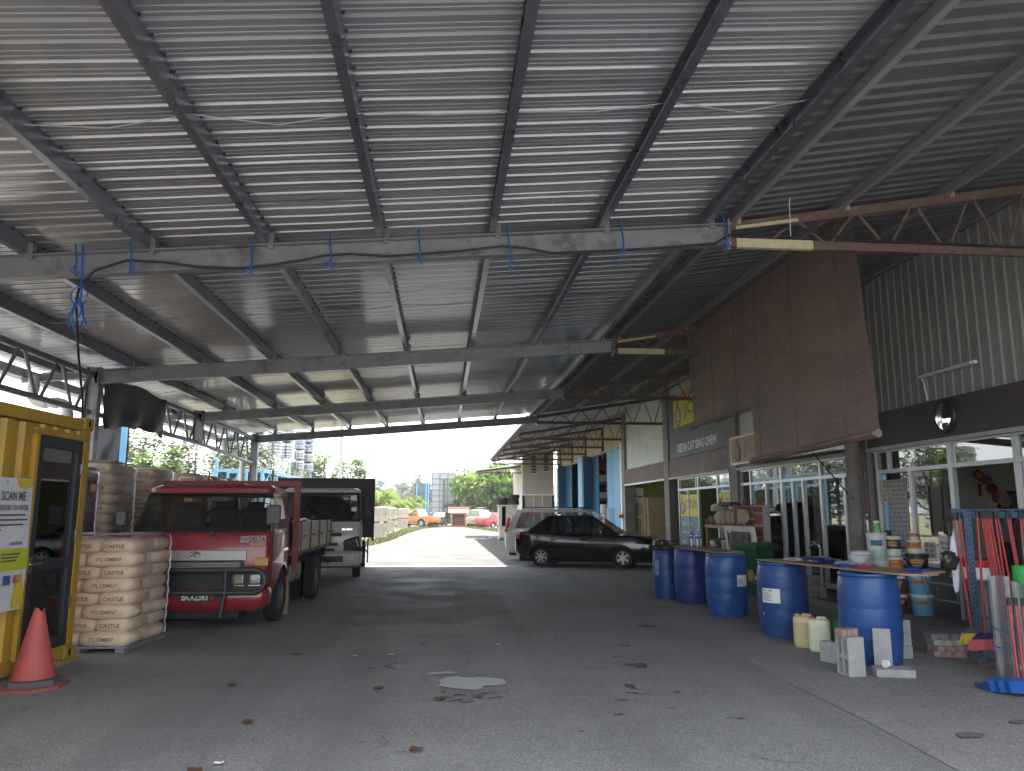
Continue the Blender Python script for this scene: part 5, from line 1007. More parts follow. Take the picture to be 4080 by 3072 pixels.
# ================================================================ RIGHT FOREGROUND
blue_d = [mat('drum_blue', (.009, .060, .225), .42, 0, .15, 3, dirt=(.04, .09, .24), dsc=5, dlo=.52, dhi=.8, bump=.04, bsc=8)]
def drum(x, y_, H, r0, label, tint=None, ribs=True):
    t = thing('plastic_drum', label, 'drum', (x, y_, .009), rnd(0, 6), 'blue plastic drums along the shop side'); b = MB()
    pr = [(0, .02), (r0 * .88, .02), (r0 * .9, 0), (r0 * .93, .0), (r0 * .94, .03), (r0 * .97, .09), (r0 * 1.02, H * .25)]
    for f in (.36, .62): pr += [(r0 * 1.038, H * f - .010), (r0 * 1.0335, H * f), (r0 * 1.04, H * f + .010)]
    pr += [(r0 * 1.03, H * .8), (r0 * .985, H * .93), (r0 * .955, H * .955), (r0 * .99, H * .968), (r0 * .995, H * .985), (r0 * .97, H), (r0 * .9, H), (r0 * .89, H * .975), (0, H * .975)]
    b.lathe(pr, 40, cap=False); b.build('drum_body', tint or blue_d[0], t, 40)
    b = MB()
    for s in (-1, 1): b.lathe([(0, H * .975), (.04, H * .975), (.04, H * .995), (0, H * .995)], 12, (s * r0 * .6, 0, 0), cap=False)
    b.build('bung', blue_pl, t, 30); return t
d1 = drum(4.64, 8.2, .935, .305, 'nearest blue plastic drum with concrete blocks leaning against it')
d2 = drum(4.48, 10.0, .935, .305, 'blue plastic drum with a white PAC 10% label', mat('drum_blue_two', (.010, .053, .20), .45, 0, .2, 2.5, dirt=(.07, .13, .28), dsc=9, dlo=.55, dhi=.78, stretch=(1, 1, 3), bump=.05, bsc=6))
d3 = drum(4.45, 11.94, .935, .305, 'blue plastic drum with a white label low on its right side', mat('drum_blue_three', (.009, .066, .24), .4, 0, .18, 3, dirt=(.04, .12, .33), dsc=7, dlo=.5, dhi=.75, bump=.05, bsc=7))
d4 = drum(4.48, 13.72, .935, .30, 'purplish blue plain plastic drum carrying the far end of a board', mat('drum_violet', (.015, .043, .20), .42, 0, .15, 3, dirt=(.05, .09, .26), dsc=5))
d5 = drum(4.22, 14.45, .86, .235, 'narrow blue drum with a black screw lid at the far end of the row')
b = MB(); b.lathe([(0, .86), (.2, .86), (.21, .88), (.21, .95), (.19, .965), (0, .965)], 28, cap=False); b.build('screw_lid', black, d5, 40)
def cyl_sheet(b, r, a0, a1, z0, z1, n=8, m=None): b.grid(lambda u, v: (r * math.cos(a0 + (a1 - a0) * u), r * math.sin(a0 + (a1 - a0) * u), z0 + (z1 - z0) * v), n, 1, m)
def cyl_txt(b, s, r, ac, w, z, h, m=None, bold=.012):
    P, F = txt_raw(s, bold); k = b.pts([(r * math.cos(ac + (x - .5) * w / r), r * math.sin(ac + (x - .5) * w / r), z + q * h) for x, q in P])
    for f in F: b.face([k + i for i in f], m)
def drum_label(d, ang, w, z0, z1, head, r=.326):
    d.rotation_euler = (0, 0, 0); a_ = rad(ang); b = MB(); cyl_sheet(b, r, a_ - w / 2 / r, a_ + w / 2 / r, z0, z1); l = b.build('paper_label', white_p, d, 60)
    b = MB(); h = z1 - z0
    if head: cyl_txt(b, head, r + .002, a_ - w * .18 / r, w * .58, z1 - h * .23, h * .15, bold=.02)
    for k in range(9):
        q = w * (.5 if k % 3 else .36); zz = z1 - h * (.34 + .065 * k); s0 = a_ - w * .44 / r; cyl_sheet(b, r + .002, s0, s0 + q / r, zz, zz + h * .022, 4)
    cyl_sheet(b, r + .002, a_ + w * .2 / r, a_ + w * .42 / r, z1 - h * .17, z1 - h * .155, 2); b.build('lettering', ink, l, 0)
drum_label(d2, -142, .25, .43, .61, 'PAC 10%'); drum_label(d3, -64, .2, .46, .63, None)
sc_m = mat('drum_scuff', (.06, .13, .33), .6, 0, .4, 30); drip_m = mat('paint_drip', (.6, .62, .64), .5, 0, .05)
for d, L in ((d1, ((-150, .55, .10, .02), (-100, .3, .16, .012), (-80, .72, .08, .03), (-125, .12, .14, .02))), (d2, ((-120, .76, .18, .01), (-160, .22, .05, .05), (-95, .3, .12, .015))), (d3, ((-115, .7, .05, .03), (-140, .3, .12, .012), (-90, .16, .1, .02))), (d4, ((-130, .68, .14, .01), (-100, .42, .1, .012)))):
    d.rotation_euler = (0, 0, 0)
    for a_, z, w, h in L:
        b = MB(); n = 9; q0 = rad(a_); up_ = [(.3225 * math.cos(q0 + w * k / n), .3225 * math.sin(q0 + w * k / n), z + h * rnd(.2, 1)) for k in range(n + 1)]; dn_ = [(p[0], p[1], z - h * rnd(.0, .8)) for p in up_]; [b.quad(dn_[k], dn_[k + 1], up_[k + 1], up_[k]) for k in range(n)]; b.build('scuff_mark', sc_m, d, 60)
b = MB(); cyl_sheet(b, .3245, rad(-163), rad(-160), .27, .305, 2); b.build('paint_drip', drip_m, d2, 60)
b = MB(); d5.rotation_euler = (0, 0, 0); cyl_sheet(b, .248, rad(-160), rad(-138), .42, .70, 4); b.build('scuffed_label', mat('scuffed_print', (.18, .25, .45), .7, 0, .5, 30), d5, 60)
def board(name, lab, P, z, th, m=wood):
    b = MB(); b.prism(P, 'Z', z, z + th); return b.build(name, m, None, 0, label=lab, cat='board', bevel=.002)
board('plywood_board', 'long plywood board laid over the two nearest blue drums as a counter', [(4.26, 10.3), (4.66, 7.98), (4.74, 7.74), (4.92, 7.62), (5.12, 7.68), (5.28, 7.9), (4.92, 10.34)], .946, .016)
board('plywood_board', 'plywood board laid across the third and fourth blue drums', [(4.30, 14.45), (4.33, 12.1), (4.86, 12.22), (4.84, 14.5)], .946, .016)
b = MB(); b.rbox((5.12, 7.75, .972), (.34, .06, .02), rz=.5); b.build('timber_offcut', timber, None, 0, label='small timber offcut on the near end of the counter board', cat='offcut')
b = MB(); b.lathe([(.014 + .006, 0)], 3) if 0 else b.tube([(5.27 + .018 * math.cos(t), 7.68, .945 + .022 * math.sin(t)) for t in (2 * PI * k / 12 for k in range(13))], .005, 6); b.build('brass_ring', mat('brass', (.6, .4, .08), .3, .9, .05), None, 50, label='brass ring hanging at the tip of the counter board', cat='ring')
# things lying on the counter board
sackm = mat('navy_plastic', (.012, .02, .11), .3, 0, .2, 9, .4, 18); whs = mat('white_plastic_sheet', (.5, .5, .49), .4, 0, .1, 8, .4, 20)
lump(4.72, 9.45, 1.0, .16, .30, .038, 21, amp=.3).build('plastic_sack', sackm, None, 60, label='crumpled navy blue plastic sack lying on the counter board', cat='sack')
lump(4.60, 9.75, .985, .13, .2, .022, 24, amp=.35).build('plastic_sack', whs, None, 60, label='flat crumpled pale sack at the far end of the counter board', cat='sack')
lump(4.86, 8.95, .985, .10, .28, .022, 22, amp=.3).build('plastic_sheet', whs, None, 60, label='folded white plastic sheet in the middle of the counter board', cat='sheet')
for k, (x, y_, c, lab) in enumerate(((4.82, 8.62, (.30, .02, .07), 'tangle of dark red cord on the counter board'), (4.72, 8.75, (.02, .10, .35), 'tangle of blue cord left of the dark red cord on the counter'), (5.06, 7.98, (.02, .05, .30), 'blue cord tangle near the rounded end of the counter'))):
    b = MB(); r_ = random.Random(k + 50); P = [V((x, y_, .97))]
    for s in range(60): P.append(V((x + r_.uniform(-.12, .12), y_ + r_.uniform(-.14, .14), .966 + r_.uniform(0, .03))))
    b.tube(P, .005, 4); b.build('cord_tangle', mat('cord_%d' % k, c, .6, 0, .1), None, 60, label=lab, cat='cord')
b = MB(); r_ = random.Random(77)
for k in range(4): P = [V((5.0 + .05 * k, 7.75 + .08 * k, .945))]; [P.append(P[-1] + V((r_.uniform(-.03, .05), r_.uniform(-.03, .01), -r_.uniform(.02, .07)))) for _ in range(5)]; b.tube(P, .003, 4)
b.build('hanging_wires', black, None, 50, label='thin dark wires dangling under the near end of the counter board', cat='wire')
botm = glass('bottle_plastic', (.88, .92, .93), .08, 1.45, .05, .06); blab = mat('bottle_label', (.02, .10, .42), .4, 0, .1)
def bottle(x, y_, z, h, lab, group=None, label=True):
    t = thing('water_bottle', lab, 'bottle', (x, y_, z), rnd(0, 6), group); r0 = h * .13; b = MB()
    pr = [(0, 0), (r0 * .9, 0), (r0, h * .03)] + [(r0 * (1 if k % 2 else .94), h * (.08 + .05 * k)) for k in range(6)] + [(r0, h * .45), (r0, h * .62), (r0 * .96, h * .68), (r0 * .5, h * .86), (r0 * .36, h * .89), (r0 * .36, h * .94)]
    b.lathe(pr, 18, cap=False); b.build('bottle_body', botm, t, 50); b = MB(); b.lathe([(r0 * .42, h * .93), (r0 * .42, h), (0, h)], 12, cap=False); b.build('cap', mat('bottle_cap', (.6, .65, .7), .4, 0, 0), t, 40)
    if label: b = MB(); b.lathe([(r0 * 1.02, h * .47), (r0 * 1.02, h * .61)], 18, cap=False); b.build('paper_band', blab, t, 50)
    return t
for x, y_, lab in ((4.50, 13.75, 'clear water bottle, left one of the three on the far board'), (4.57, 13.62, 'clear water bottle, middle one of the three on the far board'), (4.65, 13.72, 'clear water bottle, right one of the three on the far board')): bottle(x, y_, .963, .32, lab, 'water bottles on the far board')
b = MB(); r_ = random.Random(9)
for k in range(26): b.rbox((4.22 + r_.uniform(-.17, .17), 14.45 + r_.uniform(-.15, .15), .985 + r_.uniform(0, .07)), (r_.uniform(.03, .16), r_.uniform(.02, .06), r_.uniform(.02, .05)), rz=r_.uniform(0, 3), rx=r_.uniform(-.3, .3))
b.rbox((4.2, 14.45, 1.06), (.34, .2, .012), rz=.3, ry=.06); b.build('scrap_parts', mat('oily_metal', (.06, .06, .06), .4, .6, .4, 20), None, 0, label='heap of black oily metal parts on the lid of the far drum', cat='metal parts')
# jerrycans
def jerry(x, y_, rz, m, capm, lab):
    t = thing('jerrycan', lab, 'jerrycan', (x, y_, .009), rad(rz), 'plastic jerrycans by the nearest drum'); b = MB(); w, d, h = .25, .18, .36
    def rr_(s, z, k=1): return [(px * s, py * s * k, z) for px, py in [(math.copysign(abs(math.cos(q)) ** .5, math.cos(q)) * w / 2, math.copysign(abs(math.sin(q)) ** .5, math.sin(q)) * d / 2) for q in (2 * PI * i / 20 for i in range(20))]]
    b.loft([rr_(.86, 0), rr_(.97, .02), rr_(1, .06), rr_(1.0, .28), rr_(.96, .34), rr_(.8, h)]); b.build('can_body', m, t, 50)
    b = MB(); b.tube([(-.03, 0, h - .02), (-.01, 0, h + .012), (.07, 0, h + .012), (.09, 0, h - .02)], .016, 8); b.build('handle', m, t, 50); b = MB(); b.lathe([(.026, 0), (.03, 0), (.03, .03), (0, .032)], 12, (-.07, 0, h - .012), cap=False); b.build('cap', capm, t, 30)
jerry(4.33, 9.12, -30, mat('can_amber', (.50, .42, .22), .35, 0, .1, 5), mat('cap_yellow', (.5, .36, .05), .5, 0, 0), 'yellowed plastic jerrycan with a yellow cap, leftmost of the three by the drums')
jerry(4.38, 8.85, -28, mat('can_pale', (.56, .58, .42), .35, 0, .08, 5), mat('cap_red', (.5, .03, .03), .4, 0, 0), 'pale plastic jerrycan with a red cap between the yellowed and green ones')
jerry(4.62, 8.72, 20, mat('can_green', (.02, .14, .05), .35, 0, .1, 5), mat('cap_green', (.02, .2, .08), .4, 0, 0), 'green plastic jerrycan mostly hidden behind the nearest blue drum')
# concrete blocks and pavers
cb = mat('block_grey', (.33, .33, .32), .95, 0, .15, 10, .4, 90, dirt=(.25, .25, .24), dsc=6); pv_g = mat('paver_grey', (.30, .295, .285), .95, 0, .12, 12, .3, 90); pv_r = mat('paver_red', (.30, .19, .175), .95, 0, .15, 12, .3, 90); pv_d = mat('paver_dark', (.15, .15, .15), .95, 0, .15, 12, .3, 90)
def zig(L=.225, W=.112, h=.06, z=0):
    P = [(-L / 2, -W / 2 + .015), (-L / 2 + L / 6, -W / 2 - .01), (-L / 2 + L / 3, -W / 2 + .015), (0, -W / 2 - .01), (L / 6, -W / 2 + .015), (L / 3, -W / 2 - .01), (L / 2, -W / 2 + .015)]
    return P + [(-x, -y_) for x, y_ in P]
def paver(x, y_, z, rz, m, lab, L=.34, W=.2, h=.06, group=None):
    b = MB(); b.prism(zig(L, W), 'Z', 0, h); o = b.build('zigzag_paver', m, None, 0, label=lab, cat='paver', bevel=.006, fix=False, group=group); o.location = (x, y_, z); o.rotation_euler = (0, 0, rad(rz)); return o
for k, (m, lab) in enumerate(((pv_r, 'reddish zigzag paver, bottom of the small stack by the blue rack'), (pv_r, 'pink zigzag paver, second from the bottom of the stack by the rack'), (pv_g, 'pale grey zigzag paver, third of the stack by the rack'), (pv_d, 'dark grey zigzag paver, top of the stack by the rack'))): paver(5.62 + rnd(-.02, .02), 8.42 + rnd(-.02, .02), .011 + .062 * k, -8 + rnd(-5, 5), m, lab, .34, .24, .06, 'zigzag pavers stacked by the rack')
paver(4.43, 7.48, .011, -14, pv_g, 'pale grey zigzag paver lying flat in front of the nearest drum', .36, .22, .075)
hb = thing('hollow_block', 'hollow concrete block standing on end by the jerrycans with a red paver on top', 'concrete block', (4.04, 7.55, .011), rad(6)); b = MB(); W, D, Hh = .10, .2, .37
for a in ((.06, -.1, 0, .09, .1, Hh), (-.09, -.1, 0, .06, -.075, Hh), (-.09, .075, 0, .06, .1, Hh), (-.09, -.012, 0, .06, .012, Hh), (-.088, -.075, 0, .06, -.012, .03), (-.088, .012, 0, .06, .075, .03), (-.088, -.075, .15, .06, -.012, .2), (-.088, .012, .15, .06, .075, .2), (-.088, -.075, Hh - .03, .06, -.012, Hh), (-.088, .012, Hh - .03, .06, .075, Hh)): b.box(*a)
b.build('block_shell', cb, hb, 0, bevel=.004)
paver(4.02, 7.56, .382, 18, pv_r, 'small reddish paver lying on top of the hollow concrete block', .22, .12, .07)
b = MB(); b.box(-.05, -.09, 0, .05, .09, .21); o = b.build('concrete_block', cb, None, 0, label='small grey concrete block in front of the jerrycans', cat='concrete block', bevel=.006, fix=False); o.location = (4.16, 8.2, .011); o.rotation_euler = (0, 0, rad(25))
b = MB(); b.box(-.085, -.025, 0, .085, .025, .40); o = b.build('concrete_slab', cb, None, 0, label='pale concrete slab leaning upright against the nearest blue drum', cat='concrete slab', bevel=.006, fix=False); o.location = (4.50, 7.76, .011); o.rotation_euler = (rad(-9), 0, rad(-28))
for k in range(3): b = MB(); b.cbox((0, 0, .068), (.13, .13, .135)); o = b.build('concrete_cube', cb, None, 0, label=('bottom', 'middle', 'top')[k] + ' concrete test cube of the pile right of the nearest drum', cat='concrete cube', bevel=.008, fix=False, group='concrete cubes piled by the drum'); o.location = (5.07 + rnd(-.01, .01), 8.33, .011 + .137 * k); o.rotation_euler = (0, 0, rnd(-.2, .2))
b = MB(); b.lathe([(.018, -.024), (.038, -.024), (.038, .012), (.018, .012)], 16, (0, 0, .04), 'X'); b.lathe([(.018, .012), (.039, .012), (.039, .024), (.018, .024)], 16, (0, 0, .04), 'X', m=1); o = b.build('tape_roll', [white_p, blab], None, 40, label='blue and white tape roll lying on the flat zigzag paver', cat='tape roll', fix=False); o.location = (4.36, 7.47, .088); o.rotation_euler = (0, 0, .4)
# wheelie bin, leaning frame, shelf with bundles, sample wall, stool
wb_ = thing('wheelie_bin', 'dark green wheelie bin with its lid down near the glass doors', 'bin', (6.0, 14.55, .009), rad(-60)); gm_ = mat('bin_green', (.012, .085, .03), .4, 0, .1, 4); b = MB()
b.loft([[(x * .5 * s, y_ * .55 * s2 + o_, z) for x, y_ in ((-.5, -.5), (.5, -.5), (.5, .5), (-.5, .5))] for s, s2, o_, z in ((.86, .75, .0, .05), (1, 1, 0, .9), (1.06, 1.05, 0, .9), (1.06, 1.05, 0, .95))]); b.build('bin_body', gm_, wb_, 0, bevel=.015)
b = MB(); b.grid(lambda u, v: ((u - .5) * .56, (v - .5) * .62 - .0, .955 + .06 * math.sin(PI * u) ** .6 * (.4 + .6 * v)), 8, 6); b.box(-.28, -.31, .94, .28, -.28, .97); b.build('lid', gm_, wb_, 40); b = MB(); b.tube([(-.25, .31, .93), (-.25, .38, .95), (.25, .38, .95), (.25, .31, .93)], .016, 8); b.build('handle', gm_, wb_, 40)
for s in (-1, 1): b = MB(); b.lathe([(.0, -.025), (.1, -.025), (.1, .025), (0, .025)], 18, (s * .25, .2, .1), 'X', cap=False); b.build('wheel', rubber, wb_, 40)
lf = thing('leaning_frame', 'white aluminium window frame in torn clear film leaning by the green bin', 'window frame', (6.35, 15.5, .12)); M_ = Matrix.Translation((6.30, 15.0, .12)) @ Matrix.Rotation(rad(-83), 4, 'Z') @ Matrix.Rotation(rad(7), 4, 'X')
b = MB(); b.M = M_
for a in ((-1.2, 0, 0, -1.1, .06, 1.18), (-.1, 0, 0, 0, .06, 1.18), (-1.1, 0, 0, -.1, .06, .1), (-1.1, 0, 1.08, -.1, .06, 1.18)): b.box(*a)
b.build('frame', white_p, lf, 0, w=1); b = MB(); b.M = M_; b.box(-1.1, .02, .1, -.1, .03, 1.08); b.build('pane', glass('dark_pane', (.15, .16, .17), .08, 1.5), lf, 0, w=1)
b = MB(); b.M = M_; b.grid(lambda u, v: (-1.22 + 1.25 * u, -.015 - .03 * abs(noise.noise(V((u * 7, v * 7, 3)))), 1.2 * v), 14, 14); b.build('torn_film', film, lf, 60, w=1)
sh = thing('timber_shelf', 'red brown timber shelf in front of the paint shop door holding wrapped bundles', 'shelf', (6.4, 16.9, .12)); sht = mat('shelf_timber', (.26, .10, .065), .75, 0, .2, 8, stretch=(1, 6, 1))
b = MB()
for yy in (16.02, 17.78):
    for xx in (6.22, 6.62): b.box(xx - .03, yy - .03, .12, xx + .03, yy + .03, 1.42 if yy > 17 else 1.75)
b.build('upright', sht, sh, 0, w=1)
for z in (.3, .78, 1.30): b = MB(); b.box(6.17, 15.98, z - .07, 6.67, 17.82, z); b.build('shelf_plank', mat('shelf_pale', (.42, .26, .18), .8, 0, .15, 6), sh, 0, w=1, bevel=.004)
bun = [mat('bundle_paper', (.36, .27, .18), .85, 0, .3, 14, .5, 30), mat('bundle_pale', (.48, .40, .28), .85, 0, .25, 14, .5, 30), mat('bundle_dark', (.05, .05, .055), .7, 0, .3, 14), mat('bundle_white', (.55, .55, .52), .7, 0, .2, 14), mat('bundle_green', (.07, .12, .05), .8, 0, .3, 14)]
places = ('at the far left', 'left of centre', 'in the middle', 'right of centre', 'at the right end')
for z, zl in ((.785, 'lower'), (1.305, 'upper')):
    for k in range(5):
        yy = 17.62 - .36 * k; m = bun[(3, 2, 1, 0, 0)[k] if zl == 'lower' else (4, 1, 0, 0, 1)[k]]; b = MB(); h = (.10, .13, .12, .2, .24)[k] if zl == 'lower' else (.12, .18, .22, .22, .22)[k]
        o = lump(6.40, yy, z + h * .8, .17, .17, h * .8, int(yy * 10), 14, 8, .35).build('wrapped_bundle', m, None, 60, label=('white ' if m is bun[3] else 'black ' if m is bun[2] else 'greenish ' if m is bun[4] else 'tan paper ') + 'wrapped bundle ' + places[k] + ' of the ' + zl + ' timber shelf', cat='bundle', group='wrapped bundles on the timber shelf')
    if zl == 'lower':
        for k, yy in enumerate((16.55, 16.3, 16.1)):
            b = MB(); b.lathe([(.0, -.1), (.07, -.1), (.075, 0), (.07, .1), (0, .1)], 12, (6.22, yy, z + .07), 'X', cap=False); b.build('paper_roll', bun[1], None, 40, label='round tan roll end ' + ('left', 'centre', 'right')[k] + ' of the three at the front of the lower shelf', cat='roll')
lump(6.42, 17.45, 1.69, .17, .22, .09, 300, 14, 8, .35).build('wrapped_bundle', bun[1], None, 60, label='tan bundle lying on top of the stack on the upper timber shelf', cat='bundle'); lump(6.42, 16.8, 1.76, .17, .42, .045, 301, 14, 8, .35).build('dark_sack', bun[2], None, 60, label='dark flat sack draped over the bundles on the upper shelf', cat='sack')
b = MB(); b.lathe([(.0, 0), (.03, .0), (.012, .12), (0, .16)], 10, (6.40, 17.35, 1.765), cap=False); b.build('clay_pot', mat('terracotta', (.30, .12, .06), .8, 0, .1), None, 40, label='small terracotta cone standing on top of the bundles', cat='ornament')
bw = thing('brick_sample_wall', 'sample wall of red bricks and thick white mortar on its timber stand', 'brick panel', (6.62, 16.1, .12)); b = MB(); b.box(6.58, 15.42, .88, 6.72, 16.7, 1.72); b.build('mortar', mat('mortar_grey', (.42, .40, .38), .9, 0, .12, 12, .3, 60), bw, 0, w=1)
brk = [mat('brick_red', (.23, .065, .04), .9, 0, .25, 12, .3, 70), mat('brick_orange', (.28, .09, .05), .9, 0, .25, 12, .3, 70), mat('brick_dull', (.17, .06, .045), .9, 0, .25, 12, .3, 70)]
for c in range(3):
    z = .9 + (.02, .06, 0)[c]; yy = 16.66 - .43 * c
    while z < 1.68:
        h = R.choice((.1, .12, .14)) if c < 2 else R.choice((.14, .2)); h = min(h, 1.70 - z); b = MB(); b.box(6.545 + rnd(-.008, .008), yy - .37, z, 6.6, yy + rnd(-.02, .02), z + h); b.build('brick', R.choice(brk), bw, 0, w=1, bevel=.006); z += h + .05
b = MB(); [b.box(6.58 + .05 * q, yy, .12, 6.63 + .05 * q, yy + .05, .88) for q, yy in ((0, 15.45), (0, 16.6))]; b.build('stand_leg', sht, bw, 0, w=1)
for yy, lab in ((16.35, 'loose red brick standing on the left of the sample wall'), (15.65, 'loose red brick standing on the right of the sample wall')): b = MB(); b.box(6.6, yy, 1.722, 6.7, yy + .14, 1.90 if yy < 16 else 1.86); b.build('loose_brick', brk[0], None, 0, label=lab, cat='brick', bevel=.006)
st = thing('plastic_stool', 'low dark plastic stool standing between two blue drums', 'stool', (5.0, 12.3, .009), rad(-20)); stm = mat('stool_dark', (.06, .05, .05), .5, 0, .2); b = MB(); b.box(-.22, -.18, .44, .22, .18, .47); b.build('seat', stm, st, 0, bevel=.012)
for x, y_ in ((-1, -1), (1, -1), (1, 1), (-1, 1)): b = MB(); b.bar((x * .19, y_ * .15, .44), (x * .22, y_ * .18, .0), .05); b.build('leg', stm, st, 0)
for i, (x, y_, z, c, lab) in enumerate(((4.9, 12.2, .58, (.26, .2, .05), 'mustard yellow crumpled bag on the dark plastic stool'), (5.12, 12.35, .53, (.35, .28, .22), 'small tan parcel on the dark plastic stool'))): lump(x, y_, z, .11, .1, z - .48, 400 + i, 12, 8, .3).build('crumpled_bag', mat('bag_%d' % i, c, .6, 0, .3, 12), None, 60, label=lab, cat='bag')
bk = thing('old_bucket', 'dirty grey metal bucket standing below the glass door', 'bucket', (6.55, 13.3, .12)); b = MB(); b.lathe([(.0, .005), (.15, .005), (.17, .33), (.178, .34), (.178, .36), (.165, .36), (.16, .32), (.15, .25), (0, .25)], 28, cap=False); b.build('bucket_body', mat('grimy_bucket', (.20, .19, .17), .8, 0, .3, 5, dirt=(.06, .055, .05), dsc=4, dlo=.4, dhi=.65), bk, 40); b = MB(); b.tube([(.175 * math.cos(t), -.03 - .03 * math.sin(t), .33 - .12 * math.sin(t)) for t in (PI * k / 12 for k in range(13))], .005, 5); b.build('handle', rust, bk, 40)
tp = thing('standpipe_tap', 'chrome tap on an upright standpipe in front of the glass doors', 'tap', (6.6, 13.12, .12)); b = MB(); b.tube([(6.6, 13.12, .12), (6.6, 13.12, .5), (6.6, 13.12, .98)], .022, 8); b.box(6.55, 13.08, .12, 6.65, 13.16, .3); b.build('standpipe', mat('pipe_grime', (.28, .26, .24), .6, .2, .2), tp, 40, w=1); b = MB(); b.tube([(6.6, 13.12, .98), (6.6, 13.14, 1.02), (6.52, 13.2, 1.03), (6.46, 13.24, .97)], .018, 8); b.tube([(6.55, 13.2, 1.03), (6.55, 13.2, 1.07)], .01, 6); b.bar((6.5, 13.2, 1.075), (6.6, 13.2, 1.075), .015); b.build('spout', chrome, tp, 40, w=1)
# ---------------------------------------------------------------- paint buckets
CA = rad(-122)
def pbucket(x, y_, z, r0, h, body, lab, lid=(.66, .67, .66), brand='JOTUN', band=None, lower=None, sub=None, bcol=(.55, .24, .03)):
    t = thing('paint_bucket', lab, 'paint bucket', (x, y_, z), 0, 'stacked paint buckets outside the office'); bm_ = mat('bucket_' + '_'.join('%d' % int(c * 99) for c in body), body, .35, 0, .06, 6); b = MB()
    b.lathe([(0, 0), (r0 * .87, 0), (r0 * .9, .01), (r0 * .975, h * .8), (r0 * .975, h * .84)], 28, cap=False); b.build('bucket_body', bm_, t, 40)
    b = MB(); b.lathe([(r0 * .97, h * .84), (r0 * 1.03, h * .85), (r0 * 1.03, h * .89), (r0 * 1.0, h * .9), (r0 * 1.05, h * .93), (r0 * 1.05, h * .985), (r0 * 1.0, h), (r0 * .9, h), (r0 * .88, h * .975), (0, h * .975)], 28, cap=False); b.build('lid', mat('lid_' + '_'.join('%d' % int(c * 99) for c in lid), lid, .35, 0, .04, 6), t, 40)
    b = MB(); rr = r0 * .99; ww = 1.35 * r0
    if brand:
        l = MB(); cyl_sheet(l, rr, CA - ww * .44 / rr, CA + ww * .44 / rr, h * .52, h * .74); l.build('brand_label', mat('label_' + '_'.join('%d' % int(c * 99) for c in bcol), bcol, .45, 0, .03), t, 60); cyl_txt(b, brand, rr + .002, CA + .1, ww * .6, h * .56, h * .13, 0, .025)
    if lower: l = MB(); cyl_sheet(l, rr - .001, CA - 1.25, CA + 1.25, h * .05, h * .38, 12); l.build('lower_band', mat('band_' + '_'.join('%d' % int(c * 99) for c in lower), lower, .45, 0, .25, 14), t, 60)
    if sub: cyl_txt(b, sub, rr + .002, CA, ww * .55, h * .40, h * .07, 1)
    if b.v: b.build('lettering', [ink, white_p], t, 0)
    b = MB(); b.tube([(r0 * 1.04 * math.cos(CA - 1.2 + q), r0 * 1.04 * math.sin(CA - 1.2 + q), h * .84 - .25 * h * math.sin(PI * q / 2.4)) for q in (2.4 * k / 10 for k in range(11))], .004, 5); b.build('handle', galv, t, 40)
    return t
F0 = .121; lb_ = (.13, .40, .62); br_ = (.10, .03, .025); wt_ = (.60, .62, .64); or_ = (.58, .17, .05); nv = (.015, .035, .07); bk_ = (.014, .014, .015)
X1, Y1, X2, Y2, X3, Y3 = 6.95, 10.85, 6.72, 11.05, 6.52, 11.1
pbucket(X1, Y1, F0, .150, .30, lb_, 'light blue paint bucket at the bottom right of the bucket pile'); pbucket(X1 - .02, Y1, F0 + .295, .150, .29, lb_, 'light blue paint bucket second from the floor at the right of the pile'); pbucket(X1 - .03, Y1, F0 + .58, .155, .29, bk_, 'black paint bucket with a black lid and orange brand label', (.02, .02, .02), sub='MAJESTIC'); pbucket(X1 - .05, Y1, F0 + .868, .095, .20, or_, 'orange and white paint tub on top of the black bucket', lower=(.6, .6, .55)); pbucket(X1 - .05, Y1, F0 + 1.065, .062, .125, or_, 'smallest orange paint tub crowning the bucket pile', lower=(.62, .6, .56))
pbucket(X2, Y2, F0, .115, .28, br_, 'dark brown paint bucket on the floor in the middle of the pile'); pbucket(X2 - .01, Y2, F0 + .275, .115, .27, br_, 'dark brown paint bucket second from the floor in the pile', sub='1'); pbucket(X2 - .02, Y2, F0 + .54, .115, .28, or_, 'plain orange paint bucket in the middle of the pile', lower=(.58, .2, .06)); pbucket(X2 - .03, Y2, F0 + .815, .115, .30, nv, 'navy paint bucket with a white lid at the back of the pile', lower=(.55, .57, .5))
pbucket(X3, Y3, F0, .140, .30, wt_, 'white paint bucket with blue waves on the floor left of the pile', brand=None, lower=(.10, .22, .45)); pbucket(X3 - .01, Y3, F0 + .295, .140, .29, wt_, 'white and blue paint bucket second from the floor left of the pile', brand=None, lower=(.06, .2, .50)); pbucket(X3 - .03, Y3 + .02, F0 + .58, .145, .20, wt_, 'plain white paint bucket under the tall white and blue one', brand=None)
mx_ = pbucket(X3 - .06, Y3 - .02, F0 + .775, .140, .39, wt_, 'tall white and blue paint bucket carrying a bottle and a green sprayer', brand='MAXILITE', bcol=(.03, .20, .36), lower=(.35, .5, .42))
for x, y_, z, lab in ((6.16, 11.0, F0 + .62, 'white bucket lid at the back left of the counter clutter'), (6.02, 10.8, F0 + .58, 'white bucket lid, front one behind the counter board')):
    pbucket(x, y_, z, .145, .28, wt_, lab.replace('bucket lid', 'paint bucket with its white lid showing'), brand=None); pbucket(x, y_, F0, .145, .31, wt_, 'white paint bucket on the floor under ' + ('the back left' if x > 6.1 else 'the front') + ' white bucket', brand=None); pbucket(x, y_, F0 + .305, .145, z - F0 - .3, wt_, 'white paint bucket in the middle of the ' + ('back left' if x > 6.1 else 'front left') + ' white column', brand=None)
